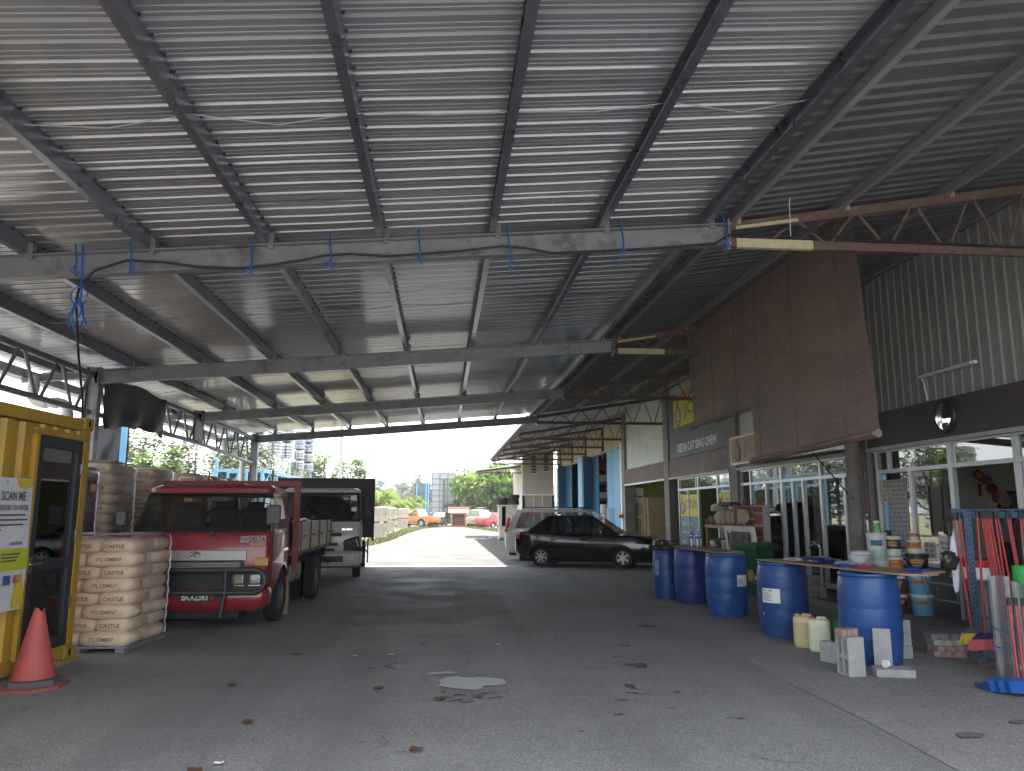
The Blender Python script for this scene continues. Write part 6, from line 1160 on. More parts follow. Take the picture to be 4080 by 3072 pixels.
bottle(6.36, 11.12, F0 + 1.167, .27, 'clear bottle standing on the tall white and blue paint bucket', None, False); bottle(5.92, 10.2, .12, .3, 'clear bottle standing on the floor behind the counter', None, False)
gs = thing('spray_bottle', 'green spray bottle standing on the tall white and blue paint bucket', 'spray bottle', (6.47, 11.05, F0 + 1.167)); b = MB(); b.lathe([(0, 0), (.05, 0), (.052, .02), (.02, .13), (.016, .14), (0, .14)], 16, cap=False); b.build('bottle_body', mat('spray_green', (.12, .45, .08), .35, 0, .05), gs, 40); b = MB(); b.box(-.05, -.012, .14, .03, .012, .175); b.bar((-.03, 0, .14), (-.05, 0, .10), .01); b.build('trigger', white_pl, gs, 0)
rb_ = thing('stacked_drum', 'dark drum with a white bucket and red lid at the office doorway', 'bucket', (6.85, 9.45, .121)); b = MB(); b.lathe([(0, 0), (.2, 0), (.2, .58), (.17, .62), (0, .62)], 26, cap=False); b.build('drum_body', mat('drum_dark', (.03, .04, .045), .4, 0, .1), rb_, 40); b = MB(); b.lathe([(.17, .62), (.2, .64), (.2, .8), (0, .8)], 26, cap=False); b.build('white_tub', white_pl, rb_, 40); b = MB(); b.lathe([(.205, .78), (.21, .8), (.21, .87), (.19, .88), (0, .88)], 26, cap=False); b.build('red_lid', mat('lid_red', (.45, .02, .02), .35, 0, .05), rb_, 40)
# ---------------------------------------------------------------- broom rack
rk = thing('broom_rack', 'blue slotted angle rack of red handled brooms standing outside the office', 'rack', (5.8, 8.0, .011)); rkb = mat('rack_blue', (.06, .105, .18), .5, .2, .15, 5, dirt=(.10, .16, .27), dsc=4); slot = undm
def slotted(mb, x, y_, z0, z1):
    mb.bar((x - .03, y_, z0), (x - .0, y_, z1), .075, .004, up=(0, 1, 0)); mb.bar((x + .035, y_ + .035, z0), (x + .037, y_ + .035, z1), .004, .075, up=(0, 1, 0))
for x in (5.60, 7.0):
    b = MB(); b.box(x, 7.88, .011, x + .075, 7.884, 1.6); b.box(x + .075, 7.88, .011, x + .079, 7.95, 1.6); p_ = b.build('slotted_post', rkb, rk, 0, w=1); b = MB()
    for k in range(30):
        z = .08 + .05 * k; b.box(x + .014, 7.876, z, x + .026, 7.881, z + .022); b.box(x + .047, 7.876, z + .012, x + .059, 7.881, z + .034)
    b.build('slot_row', slot, p_, 0, w=1)
    b = MB(); b.box(x - .03, 7.86, .0105, x + .1, 7.96, .03); b.build('foot', rust, p_, 0, w=1)
b = MB(); b.box(5.52, 7.955, 1.53, 7.1, 7.96, 1.63); b.box(5.52, 7.955, 1.626, 7.1, 8.02, 1.63); b.build('top_beam', rkb, rk, 0, w=1)
b = MB(); b.box(5.6, 7.98, .45, 7.1, 7.985, .5); b.build('lower_beam', rkb, rk, 0, w=1)
for k in range(8): b = MB(); b.tube([(5.68 + .19 * k, 7.95, 1.6), (5.68 + .19 * k, 7.88, 1.61), (5.72 + .19 * k, 7.84, 1.6)], .006, 6); b.build('hook', black, rk, 40, w=1)
polem = mat('red_pole', (.30, .022, .026), .35, 0, .1, 5)
def pole(x0, x1, y0, y1, z0, z1, lab, head=None, r=.0125):
    t = thing('broom', lab, 'broom', (x1, y1, z0), 0, 'red handled brooms on the blue rack'); b = MB(); b.tube([(x1, y1, z0), (x0, y0, z1 - .07)], r, 10); b.build('handle', polem, t, 40, w=1); b = MB(); b.tube([(x0, y0, z1 - .08), (x0, y0, z1)], r * 1.25, 10); b.build('hanging_cap', black, t, 40, w=1)
    if head:
        c, L, rz, hm, bm2 = head; b = MB(); b.M = Matrix.Translation((x1, y1, z0)) @ Matrix.Rotation(rz, 4, 'Z'); b.prism([(-L * .42, -.02), (L * .42, -.02), (L * .2, .035), (-L * .2, .035)], 'Y', -.03, .03); b.build('head', hm, t, 0, w=1, bevel=.006)
        b = MB(); b.M = Matrix.Translation((x1, y1, z0 - .02)) @ Matrix.Rotation(rz, 4, 'Z'); r_ = random.Random(3); n = 34
        for i in range(n):
            for j in range(4):
                u = (i + .5) / n - .5; x_ = u * L * .84; sp = 1.28; b.bar((x_, (j - 1.5) * .014, 0), (x_ * sp + r_.uniform(-.004, .004), (j - 1.5) * .024 + r_.uniform(-.004, .004), -.105 + r_.uniform(-.008, .008)), L * .025, .012)
        b.build('bristles', bm2, t, 0, w=1, kind='stuff')
    return t
pole(5.74, 5.66, 7.86, 7.80, .31, 1.62, 'red handled broom with pink bristles hanging at the left of the rack', (0, .36, .1, mat('head_navy', (.03, .03, .16), .5, 0, .1), mat('bristle_pink', (.60, .11, .13), .7, 0, .12, 20)))
pole(5.50, 5.56, 7.9, 7.86, .36, 1.58, 'red handled broom with yellow bristles, leftmost on the rack', (0, .24, .0, mat('head_grey', (.07, .07, .08), .5, 0, .1), mat('bristle_yellow', (.50, .34, .03), .7, 0, .15, 20)))
xs = [(5.58, 5.64), (5.84, 5.95), (5.865, 5.97), (5.89, 5.99), (5.915, 6.0), (5.94, 6.06), (6.0, 6.05), (6.03, 6.14), (6.14, 6.24), (6.165, 6.25), (6.29, 6.34), (6.315, 6.36), (6.35, 6.42), (6.45, 6.5)]
nth = ('slim red pole hanging just right of the yellow broom', 'first pole of the dense red bundle right of the rack post', 'second pole of the dense red bundle right of the post', 'third pole of the dense red bundle right of the post', 'fourth pole of the dense red bundle right of the post', 'fifth pole, right edge of the dense red bundle', 'upright red pole left of the slanting one in front of the man', 'slanting red pole crossing in front of the man', 'left pole of the red pair right of the slanting one', 'right pole of the red pair right of the slanting one', 'red pole above the green netting, leftmost of three', 'red pole above the green netting, middle of three', 'red pole above the green netting, rightmost of three', 'red pole at the right end of the rack beam')
for (a, c), lab in zip(xs, nth): pole(a, c, 7.93, 7.9, .03 if a > 5.6 else .3, 1.6, lab, r=.012)
# bag and umbrella on the rack end
lump(5.40, 7.9, 1.08, .085, .07, .10, 500, 16, 10, .3).build('plastic_bag', mat('black_bag', (.03, .025, .022), .18, 0, .3, 12, .5, 20), None, 60, label='shiny black plastic bag hanging from the left end of the rack beam', cat='bag')
b = MB(); b.tube([(5.40, 7.9, 1.17), (5.42, 7.9, 1.3), (5.44, 7.9, 1.52), (5.52, 7.93, 1.56)], .01, 6); b.tube([(5.38, 7.9, 1.5), (5.5, 7.9, 1.53)], .014, 6); b.build('bag_strap', black, None, 50, label='black strap hooking the plastic bag onto the rack beam', cat='strap')
um = thing('umbrella', 'folded white umbrella hanging beside the black plastic bag', 'umbrella', (5.5, 7.95, .66)); b = MB(); b.loft([[(5.5 + dx + rr * math.cos(t) * (1 + .3 * math.sin(4 * t)), 7.95 + rr * .7 * math.sin(t), z) for t in (2 * PI * k / 20 for k in range(20))] for rr, z, dx in ((.012, .74, -.01), (.03, .8, -.008), (.04, .95, 0), (.055, 1.12, .01), (.05, 1.25, .02), (.03, 1.36, .03), (.012, 1.42, .03))]); b.build('canopy_cloth', mat('umbrella_white', (.50, .52, .60), .6, 0, .08, 5), um, 60, w=1); b = MB(); b.tube([(5.49, 7.95, .66), (5.49, 7.95, .76)], .012, 8); b.tube([(5.53, 7.95, 1.4), (5.54, 7.95, 1.5), (5.57, 7.95, 1.53), (5.59, 7.95, 1.48)], .01, 6); b.build('shaft', black, um, 40, w=1)
# mesh rolls, green net, dustpans
wirem = mat('wire_mesh', (.34, .35, .36), .45, .8, .1, 5)
def meshroll(x, y_, r0, h, lab, m=wirem, cell=.034, th=.0026):
    b = MB(); n = 56; turns = 1.7; nv = int(h / cell)
    b.grid(lambda u, v: ((r0 * (1 - .35 * u)) * math.cos(u * turns * 2 * PI), (r0 * (1 - .35 * u)) * math.sin(u * turns * 2 * PI), h * v), int(turns * n), nv)
    o = b.build('wire_mesh_roll', m, None, 0, label=lab, cat='mesh roll', fix=False); w = o.modifiers.new('wires', 'WIREFRAME'); w.thickness = th; w.use_replace = True; o.location = (x, y_, .011); return o
meshroll(5.39, 7.16, .10, .97, 'tall grey wire mesh roll standing right of the pink broom'); meshroll(5.57, 7.08, .11, .92, 'wider wire mesh roll standing in front at the right edge'); 
b = MB(); b.grid(lambda u, v: (5.70 + .11 * math.cos(2 * PI * u) * (1 + .1 * math.sin(5 * v + 9 * u)), 7.2 + .1 * math.sin(2 * PI * u), .25 + .82 * v), 24, 12); b.build('green_netting', mat('net_green', (.02, .30, .05), .6, 0, .25, 14, .4, 60), None, 60, label='bright green netting roll behind the wire mesh at the right edge', cat='netting')
for k, z in enumerate((.33, .5)): b = MB(); b.tube([(5.39 + .108 * math.cos(t), 7.16 + .112 * math.sin(t), z + .02 * math.sin(t)) for t in (2 * PI * q / 20 for q in range(21))], .007, 5); b.build('roll_tie', ropem, None, 50, label=('lower' if k == 0 else 'upper') + ' blue tie string around the tall wire mesh roll', cat='string')
panm = mat('dustpan_blue', (.012, .085, .32), .35, 0, .08, 6)
for k in range(3):
    dp = thing('dustpan', ('bottom', 'middle', 'top')[k] + ' one of three nested blue dustpans with red handles by the wire mesh', 'dustpan', (5.07 + .03 * k, 6.80 - .085 * k, .012 + .014 * k), rad(160), 'nested blue dustpans'); b = MB()
    b.quad((-.19, -.16, .0), (.19, -.16, .0), (.15, .14, .012), (-.15, .14, .012)); b.quad((-.19, -.16, .0), (-.15, .14, .012), (-.17, .15, .10), (-.21, -.10, .03)); b.quad((.15, .14, .012), (.19, -.16, .0), (.21, -.10, .03), (.17, .15, .10)); b.quad((-.15, .14, .012), (.15, .14, .012), (.17, .15, .10), (-.17, .15, .10)); b.quad((-.17, .15, .10), (.17, .15, .10), (.14, .06, .115), (-.14, .06, .115))
    o = b.build('pan', panm, dp, 0); s_ = o.modifiers.new('thick', 'SOLIDIFY'); s_.thickness = .006
    b = MB(); x, y_ = 5.24 + .035 * k, 6.88 - .03 * k; b.tube([(x - .06, y_ - .12, .10), (x + .01 + .01 * k, y_ + .0, .75)], .0135, 10); b.build('handle', polem, dp, 40, w=1); b = MB(); b.tube([(x + .01 + .01 * k, y_, .74), (x + .012 + .01 * k, y_, .81)], .017, 10); b.build('grip', black, dp, 40, w=1)
    b = MB(); b.box(x - .012, y_ - .018, .58 - .4 * (k > 0), x + .02, y_ - .013, .66 - .45 * (k > 0)); b.build('price_tag', white_p, dp, 0, w=1)
# ================================================================ OFFICE INTERIOR and the man
for k, (y0, y1, z0, z1, c, lab) in enumerate(((11.38, 11.88, 1.05, 2.1, (.35, .35, .33), 'large faded grey notice sheet behind the left office window'), (11.9, 12.07, 1.75, 2.1, (.45, .42, .3), 'small yellowish notice at the top left of the office window'), (11.5, 12.0, .88, 1.02, (.55, .54, .5), 'row of pale leaflets at the foot of the left office window'), (10.36, 10.7, .9, 1.25, (.55, .55, .53), 'white leaflet holder behind the right office window pane'), (10.8, 11.05, .92, 1.15, (.5, .5, .47), 'pale leaflet pile left of the white leaflet holder'), (11.92, 12.07, 1.1, 1.3, (.05, .05, .05), 'small dark sign low in the left office window'))):
    t = thing('window_notice', lab, 'notice', (7.187, (y0 + y1) / 2, z0)); b = MB(); b.box(7.184, y0, z0, 7.190, y1, z1); b.build('sheet', mat('notice_%d' % k, c, .8, 0, .15, 9), t, 0, w=1)
    b = MB(); n = int((z1 - z0) / .07)
    for q in range(n):
        yy = y0 + .03
        while yy < y1 - .08: w_ = rnd(.05, .12); b.box(7.1815, yy, z0 + .02 + q * .07, 7.1835, min(yy + w_, y1 - .02), z0 + .06 + q * .07); yy += w_ + rnd(.02, .05)
    b.build('print', mat('notice_print', (.22, .22, .23), .8, 0, .3, 30), t, 0, w=1)
b = MB(); b.box(7.6, 7.2, .121, 11.7, 12.4, .125); b.build('office_floor', mat('office_floor', (.25, .24, .22), .5, 0, .1), row, 0, w=1)
orn = thing('red_charm', 'red and gold hanging paper charm inside the office doorway', 'ornament', (8.93, 12.1, 1.9)); rd = mat('charm_red', (.45, .03, .02), .6, 0, .1); b = MB(); b.rbox((8.93, 12.1, 2.2), (.16, .02, .16), ry=PI / 4); b.bar((8.93, 12.1, 2.06), (8.93, 12.1, 1.86), .05, .02); b.build('charm', rd, orn, 0, w=1); b = MB(); b.rbox((8.93, 12.085, 2.2), (.09, .012, .09), ry=PI / 4); [b.rbox((8.93 + dx, 12.09, 2.2 + dz), (.04, .012, .04), ry=PI / 4) for dx, dz in ((.12, 0), (-.12, 0), (0, .12))]; b.build('gold_knot', mat('charm_gold', (.6, .35, .05), .4, .3, .1), orn, 0, w=1)
rl = thing('paper_lanterns', 'string of red round paper lanterns on the office wall above the man', 'lantern', (9.3, 12.3, 1.7))
for k in range(4): b = MB(); b.lathe([(0, -.09), (.06, -.075), (.1, 0), (.06, .075), (0, .09)], 14, (9.22 + .09 * k, 12.32, 2.13 - .15 * k), cap=False); b.build('lantern', mat('lantern_red', (.22, .02, .02), .7, 0, .1), rl, 50, w=1)
pf = thing('picture_frame', 'dark framed picture on the office wall right of the man', 'picture', (9.9, 12.4, 1.5)); b = MB(); b.box(9.66, 12.40, 1.45, 10.3, 12.43, 1.95); b.build('frame', ink, pf, 0, w=1); b = MB(); b.box(9.70, 12.395, 1.49, 10.26, 12.399, 1.91); b.build('print', mat('picture_grey', (.12, .14, .17), .5, 0, .4, 6), pf, 0, w=1)
b = MB(); b.box(8.5, 12.36, .12, 8.62, 12.45, 2.3); b.build('inner_door_frame', mat('door_dark', (.05, .045, .04), .6, 0, .1), row, 0, w=1)
def skinned(name, verts, edges, radii, m, parent, loops=2, root=0):
    me = bpy.data.meshes.new(name); me.from_pydata(verts, edges, []); o = place(me, name, parent); o.modifiers.new('skin', 'SKIN'); sv = me.skin_vertices[0].data
    for i, r_ in enumerate(radii): sv[i].radius = r_ if isinstance(r_, tuple) else (r_, r_)
    sv[root].use_root = True; s_ = o.modifiers.new('sub', 'SUBSURF'); s_.levels = s_.render_levels = loops
    dg = bpy.context.evaluated_depsgraph_get(); dg.update(); m2 = bpy.data.meshes.new_from_object(o.evaluated_get(dg)); vs = [tuple(v.co) for v in m2.vertices]; fs = [tuple(p.vertices) for p in m2.polygons]
    bpy.data.objects.remove(o); return vs, fs
man = thing('person', 'bald man in a checked short sleeved shirt standing behind the red brooms', 'person', (9.12, 11.9, .125), rad(-28))
skin_m = mat('skin', (.30, .16, .10), .55, 0, .08, 8); shirtm = mat('checked_shirt', (.25, .27, .36), .8, 0, .1)
t_ = shirtm.node_tree; ck = N(t_, 'ShaderNodeTexChecker'); ck.inputs['Scale'].default_value = 55; ck.inputs[1].default_value = (.30, .32, .40, 1); ck.inputs[2].default_value = (.10, .12, .22, 1); tcn = N(t_, 'ShaderNodeTexCoord'); t_.links.new(tcn.outputs['Object'], ck.inputs[0]); t_.links.new(ck.outputs[0], t_.nodes['Principled BSDF'].inputs['Base Color'])
V0 = [(0, 0, .95), (0, 0, 1.15), (.01, 0, 1.33), (.0, 0, 1.46), (.03, 0, 1.54), (0, .10, .90), (.02, .11, .50), (0, .11, .09), (.13, .12, .03), (0, -.10, .90), (.02, -.11, .50), (0, -.11, .09), (.13, -.12, .03),
      (.0, .18, 1.42), (.03, .24, 1.16), (.20, .22, .98), (.27, .21, .95), (.0, -.18, 1.42), (.06, -.27, 1.17), (.22, -.14, 1.38), (.245, -.10, 1.46), (.25, -.07, 1.53), (.235, -.09, 1.545), (.22, -.05, 1.50), (.255, -.10, 1.54), (.26, -.12, 1.53), (.235, -.125, 1.47)]
E0 = [(0, 1), (1, 2), (2, 3), (3, 4), (0, 5), (5, 6), (6, 7), (7, 8), (0, 9), (9, 10), (10, 11), (11, 12), (3, 13), (13, 14), (14, 15), (15, 16), (3, 17), (17, 18), (18, 19), (19, 20), (20, 21), (20, 22), (20, 23), (20, 24), (20, 25), (19, 26)]
R0 = [(.12, .16), (.12, .15), (.12, .17), .08, .06, .09, .06, .045, .04, .09, .06, .045, .04, .06, .045, .033, .035, .06, .045, .033, .03, .009, .009, .010, .009, .009, .01]
vs, fs = skinned('body', V0, E0, R0, skin_m, man)
b = MB(); b.v = vs; b.f = fs; b.mi = [0] * len(fs)
hc = V((.06, 0, 1.66))
def headf(u, v):
    t, p = 2 * PI * u, PI * (v - .5); d = V((math.cos(t) * math.cos(p), math.sin(t) * math.cos(p), math.sin(p))); x, y_, z = d.x * .100, d.y * .078, d.z * .122
    if d.z < 0: x += -.012 * d.z; y_ *= 1 - .18 * -d.z
    if d.x > 0: nz = math.exp(-(d.y / .16) ** 2 - ((d.z + .12) / .16) ** 2) * .022; br = math.exp(-((d.z - .18) / .1) ** 2) * .004; ey = -math.exp(-((abs(d.y) - .38) / .16) ** 2 - ((d.z - .05) / .12) ** 2) * .010; li = math.exp(-(d.y / .3) ** 2 - ((d.z + .48) / .07) ** 2) * .006; x += nz + br + ey + li
    return hc + V((x, y_, z))
b.grid(headf, 40, 28)
for s in (-1, 1): b.lathe([(.0, -.004), (.026, -.006), (.032, .0), (.024, .006), (0, .004)], 14, (.045, s * .081, 1.655), 'Y', cap=False)
b.build('body', skin_m, man, 70)
for s in (-1, 1): b = MB(); b.lathe([(0, .004), (.008, 0), (.0, -.003)], 10, (hc.x + .088, s * .031, hc.z + .006), 'X', cap=False); b.build('eye', ink, man, 40)
vs, fs = skinned('shirt', [(0, 0, .90), (0, 0, 1.15), (.01, 0, 1.33), (.0, 0, 1.45), (.0, .18, 1.42), (.025, .235, 1.2), (.0, -.18, 1.42), (.05, -.26, 1.2)], [(0, 1), (1, 2), (2, 3), (3, 4), (4, 5), (3, 6), (6, 7)], [(.155, .19), (.145, .175), (.14, .19), .10, .085, .075, .085, .075], shirtm, man)
b = MB(); b.v = vs; b.f = fs; b.mi = [0] * len(fs); b.build('shirt', shirtm, man, 70)
vs, fs = skinned('trousers', [(0, 0, .98), (0, .10, .88), (.02, .11, .5), (0, .11, .1), (0, -.10, .88), (.02, -.11, .5), (0, -.11, .1)], [(0, 1), (1, 2), (2, 3), (0, 4), (4, 5), (5, 6)], [(.14, .17), .105, .08, .07, .105, .08, .07], undm, man)
b = MB(); b.v = vs; b.f = fs; b.mi = [0] * len(fs); b.build('trousers', mat('dark_trousers', (.03, .03, .04), .9, 0, .1), man, 70)
for s in (-1, 1): b = MB(); b.rbox((.06, s * .115, .035), (.27, .1, .07)); b.build('shoe', black, man, 0, bevel=.025)
# ================================================================ BACKGROUND
lf_g = [leafmat('leaf_mid', (.10, .16, .045)), leafmat('leaf_light', (.17, .25, .07))]
lf_b = [leafmat('leaf_bright', (.10, .17, .035), .4), leafmat('leaf_bright_light', (.17, .25, .06), .4)]
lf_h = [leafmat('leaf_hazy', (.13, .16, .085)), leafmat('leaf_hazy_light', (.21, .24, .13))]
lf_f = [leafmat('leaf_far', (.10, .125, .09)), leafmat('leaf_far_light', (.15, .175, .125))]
bark = mat('bark', (.14, .11, .085), .9, 0, .25, 6, .4, 20)
def tree(name, lab, loc, H, rx, ry, z0, mats, seed, nclump=60, nleaf=45, ls=.22, group=None, droop=.3, shape=1., cat='tree', gap=0.):
    r_ = random.Random(seed); t = thing(name, lab, cat, (*loc, 0), 0, group); b = MB(); cz = (H + z0) / 2; rz = (H - z0) / 2
    b.tube([(0, 0, -.1), (.05, .03, z0 * .6), (.1 * r_.uniform(-1, 1), .1, z0 + rz * .5), (0, 0, H * .82)], [H * .03, H * .024, H * .016, H * .004], 8); pts_ = []
    while len(pts_) < nclump:
        x, y_, z = r_.uniform(-1, 1), r_.uniform(-1, 1), r_.uniform(-1, 1); q = math.sqrt(x * x + y_ * y_ + z * z)
        if q > 1 or q < .35: continue
        w = shape + (1 - shape) * (1 - (z + 1) / 2); k = 1 + .3 * noise.noise(V((x * 2 + seed, y_ * 2, z * 2)))
        pts_.append(V((x * rx * k * w, y_ * ry * k * w, cz + z * rz * k)))
    for p in pts_[:14]: b.tube([(0, 0, max(z0 * .5, p.z * .55)), p * .5 + V((0, 0, p.z * .15)), p], [H * .012, H * .007, H * .002], 5)
    b.build('trunk', bark, t, 40); c = MB(); cr_ = (rx + ry + rz) / 3 * .33
    for p in pts_:
        n = int(nleaf * r_.uniform(.6, 1.3)); mi = 1 if r_.random() < .45 else 0; s = cr_ * r_.uniform(.7, 1.25)
        for _ in range(n):
            d = V((r_.gauss(0, 1), r_.gauss(0, 1), r_.gauss(0, .7))); d = d.normalized() * s * r_.random() ** .5; q = p + d; a = r_.uniform(0, 2 * PI); l = ls * r_.uniform(.6, 1.3)
            u = V((math.cos(a), math.sin(a), -droop * r_.uniform(.2, 1.8))) * l; w = V((-math.sin(a), math.cos(a), r_.uniform(-.5, .5))) * l * .42
            c.quad(q - w * .3, q + u * .5 - w, q + u, q + u * .5 + w, m=mi if r_.random() < .8 else 1 - mi)
    c.build('crown', mats, t, 0); return t
for i, (x, y_, H, r0, lab) in enumerate(((-19.0, 50, 7.4, 2.6, 'greyish loose tree left behind the black shade nets'), (-16.2, 52, 7.3, 2.4, 'greyish green loose tree behind the two bright columnar shrubs'), (-13.2, 53, 6.0, 2.0, 'low greyish tree right of the bright columnar shrubs'), (-14.6, 66, 8.2, 2.4, 'grey green tree left of the blue tank rack'), (-17.8, 68, 8.4, 2.6, 'tall pale tree behind the gap left of the blue tank rack'))):
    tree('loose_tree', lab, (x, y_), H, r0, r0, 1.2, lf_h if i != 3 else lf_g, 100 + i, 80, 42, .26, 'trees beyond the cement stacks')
for i, (x, y_, H, lab) in enumerate(((-14.9, 40, 4.95, 'bright green columnar shrub, left one of two above the cement stacks'), (-13.9, 41, 4.9, 'slim bright green columnar shrub, right one of two above the cement stacks'))): tree('columnar_shrub', lab, (x, y_), H, (.62, .45)[i], .5, .6, lf_b, 120 + i, 40, 45, .17, 'bright columnar shrubs', cat='shrub')
for i, (x, y_, H, r0, lab) in enumerate(((-13.6, 90, 9.0, 2.6, 'dark green round tree left of the concrete pole'), (-10.8, 92, 7.6, 2.4, 'dark green round tree right of the concrete pole'), (-16.2, 91, 7.8, 2.4, 'green tree behind the stacked steel tanks'))): tree('round_tree', lab, (x, y_), H, r0, r0, 1.5, lf_g, 130 + i, 70, 50, .34, 'round trees behind the white lorry')
tree('leafy_tree', 'large bright light green leafy tree behind the red saloon and the van', (5.5, 90), 7.0, 4.0, 3.2, 1.3, lf_b, 140, 130, 60, .42, None, .9)
tree('leafy_bush', 'light green bush at the left foot of the large leafy tree', (2.6, 92), 4.2, 1.8, 1.6, .3, lf_b, 141, 50, 45, .34, cat='bush')
rf = random.Random(5)
spots = ('far left', 'left', 'left of centre', 'centre left', 'centre', 'centre right')
for i in range(22):
    x = -46 + 3.4 * i + rf.uniform(-1, 1); y_ = 200 + rf.uniform(-12, 16); H = 9.5 + rf.uniform(-1.5, 3) - (2 if i > 13 else 0)
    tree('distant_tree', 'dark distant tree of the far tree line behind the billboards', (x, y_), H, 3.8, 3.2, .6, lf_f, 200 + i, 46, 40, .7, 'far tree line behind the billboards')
b = MB()
b.grid(lambda u, v: (-260 + 520 * u, 300 + 260 * v, (19 + 5 * noise.noise(V((u * 9, 2, 0))) + 3 * noise.noise(V((u * 60, 5, v * 6))) + 2 * noise.noise(V((u * 150, 5, v * 9)))) * math.sin(PI * min(1, v * .9 + .05)) - .1), 500, 10); b.build('hill', mat('hill_green', (.085, .105, .075), 1, 0, .5, .25), None, 60, kind='structure')
# palms
def palm(x, y_, H, nf, L, seed, lab):
    r_ = random.Random(seed); t = thing('palm', lab, 'palm', (x, y_, 0), 0, 'young palms beside the block pallets'); b = MB(); b.tube([(0, 0, -.1), (.05, 0, H * .5), (.1, 0, H)], [.16, .13, .10], 8); b.build('trunk', bark, t, 40)
    for k in range(nf):
        a = 2 * PI * k / nf + r_.uniform(-.3, .3); el = r_.uniform(.5, 1.35); l = L * r_.uniform(.75, 1.1); b = MB(); P = []
        for s in range(9):
            q = s / 8; P.append(V((math.cos(a) * l * q * math.cos(el) ** .6 * (.55 + .45 * q), math.sin(a) * l * q * math.cos(el) ** .6 * (.55 + .45 * q), H + l * (math.sin(el) * q - .72 * q * q * q))))
        b.tube(P, [.03 - .003 * s for s in range(9)], 4)
        for s in range(1, 26):
            q = s / 26 * 8; i = int(q); p = P[i].lerp(P[min(i + 1, 8)], q - i); d = (P[min(i + 1, 8)] - P[i]).normalized(); sd = d.cross(V((0, 0, 1))).normalized(); ll = .62 * math.sin(PI * (.12 + .86 * s / 26)) * L / 2.4
            for g in (-1, 1): tip = p + sd * g * ll * .75 + d * ll * .5 - V((0, 0, ll * r_.uniform(.3, .7))); b.quad(p, p + d * .09 + V((0, 0, .02)), tip, p - d * .09, m=1)
        b.build('frond', [mat('palm_rib', (.30, .33, .08), .7, 0, .1), leafmat('palm_leaf', (.16, .21, .06), .4)], t, 0)
palm(-6.1, 72, 1.9, 14, 4.4, 1, 'palm with long arching fronds nearest the white lorry'); palm(-4.9, 78, 1.7, 12, 3.6, 2, 'palm behind the middle block pallets'); palm(-3.5, 84, 1.7, 13, 3.8, 3, 'palm just left of the blue edged billboard'); palm(-2.0, 86, .6, 8, 2.0, 4, 'low palm above the orange pickup truck')
# grass verges
gm2 = [mat('dry_grass', (.20, .18, .075), .9, 0, .3, 2), mat('green_grass', (.11, .14, .04), .9, 0, .3, 2)]
b = MB(); r_ = random.Random(8)
def verge(P, n):
    for _ in range(n):
        i = r_.randrange(len(P) - 1); f = r_.random(); (xa, ya, wa), (xb, yb_, wb_) = P[i], P[i + 1]; x = xa + (xb - xa) * f + r_.uniform(-1, 1) * (wa + (wb_ - wa) * f); y_ = ya + (yb_ - ya) * f + r_.uniform(-.4, .4); h = r_.uniform(.04, .16); a = r_.uniform(0, PI); w = r_.uniform(.02, .06); b.quad((x - w * math.cos(a), y_ - w * math.sin(a), -.01), (x + w * math.cos(a), y_ + w * math.sin(a), -.01), (x + r_.uniform(-.08, .08), y_ + r_.uniform(-.08, .08), h), m=0 if r_.random() < .6 else 1)
verge([(-4.0, 35, .5), (-3.3, 45, .5), (-3.1, 58, .6), (-2.6, 72, .8), (-1.5, 80, 1.2), (1.0, 83, 1.5), (3.2, 80, 1.0), (4.4, 70, 1.2), (4.9, 62, .6)], 9000); verge([(3.3, 46, .7), (4.6, 47.5, .6)], 700)
b.build('grass_verge', gm2, None, 0, kind='stuff')
sheet('grass_strip', [(-6, 36), (-3.7, 36), (-3.1, 45), (-2.8, 58), (-2.3, 72), (-1.2, 79), (1, 82), (3, 79), (4, 70), (4.6, 60), (5.2, 60), (8, 100), (-14, 100), (-14, 36)], -.009, ground_mat('verge_soil', (.115, .107, .07), (.15, .14, .09), (.09, .095, .05), (.2, .19, .14), 1, 12, .3), .2, 1.2)
# block pallets
blk = mat('sand_block', (.46, .41, .32), .95, 0, .15, 3); bpm = {}
def block_pallet(x, y_, z, rz, lab, s=.95):
    t = thing('block_pallet', lab, 'block pallet', (x, y_, z), rad(rz), 'pallets of pale blocks along the yard edge')
    if 'm' not in bpm:
        b = MB(); r_ = random.Random(2)
        for L in range(8):
            for k in range(6):
                for q in range(6):
                    if 0 < k < 5 and 0 < q < 5 and L < 7: continue
                    x0, y0, z0 = -.48 + .16 * k, -.48 + .16 * q, .1 + .1 * L; j = r_.uniform(-.006, .006); b.box(x0 + .006 + j, y0 + .006, z0 + .004, x0 + .154 + j, y0 + .154, z0 + .096)
        bpm['m'] = b.mesh('block_pile', blk, 0); b = MB()
        for k in (-.42, 0, .42): b.box(k - .05, -.48, 0, k + .05, .48, .08)
        b.box(-.49, -.49, .08, .49, .49, .097); bpm['p'] = b.mesh('pallet_board', timber, 0); b = MB(); b.loft([[(sx * w, sy * w, z_ + .015 * sx) for sx, sy in ((-1, -1), (1, -1), (1, 1), (-1, 1))] for w, z_ in ((.51, .42), (.5, .6), (.495, .91), (.3, .925))], cap=False); bpm['f'] = b.mesh('plastic_wrap', film, 0)
    tag(place(bpm['m'], 'block_pile', t), kind='stuff'); place(bpm['p'], 'pallet_board', t); place(bpm['f'], 'plastic_wrap', t)
for i, (x, y_, rz, w) in enumerate(((-3.75, 46.2, 8, 'nearest'), (-4.95, 46.6, 4, 'nearest left'), (-4.05, 59.5, 6, 'second'), (-3.65, 72, 5, 'farthest'))):
    for k, p in ((0, 'lower'), (1, 'upper')): block_pallet(x + .04 * k, y_, .93 * k, rz + 4 * k, '%s pallet of wrapped pale blocks in the %s stack beyond the white lorry' % (p, w))
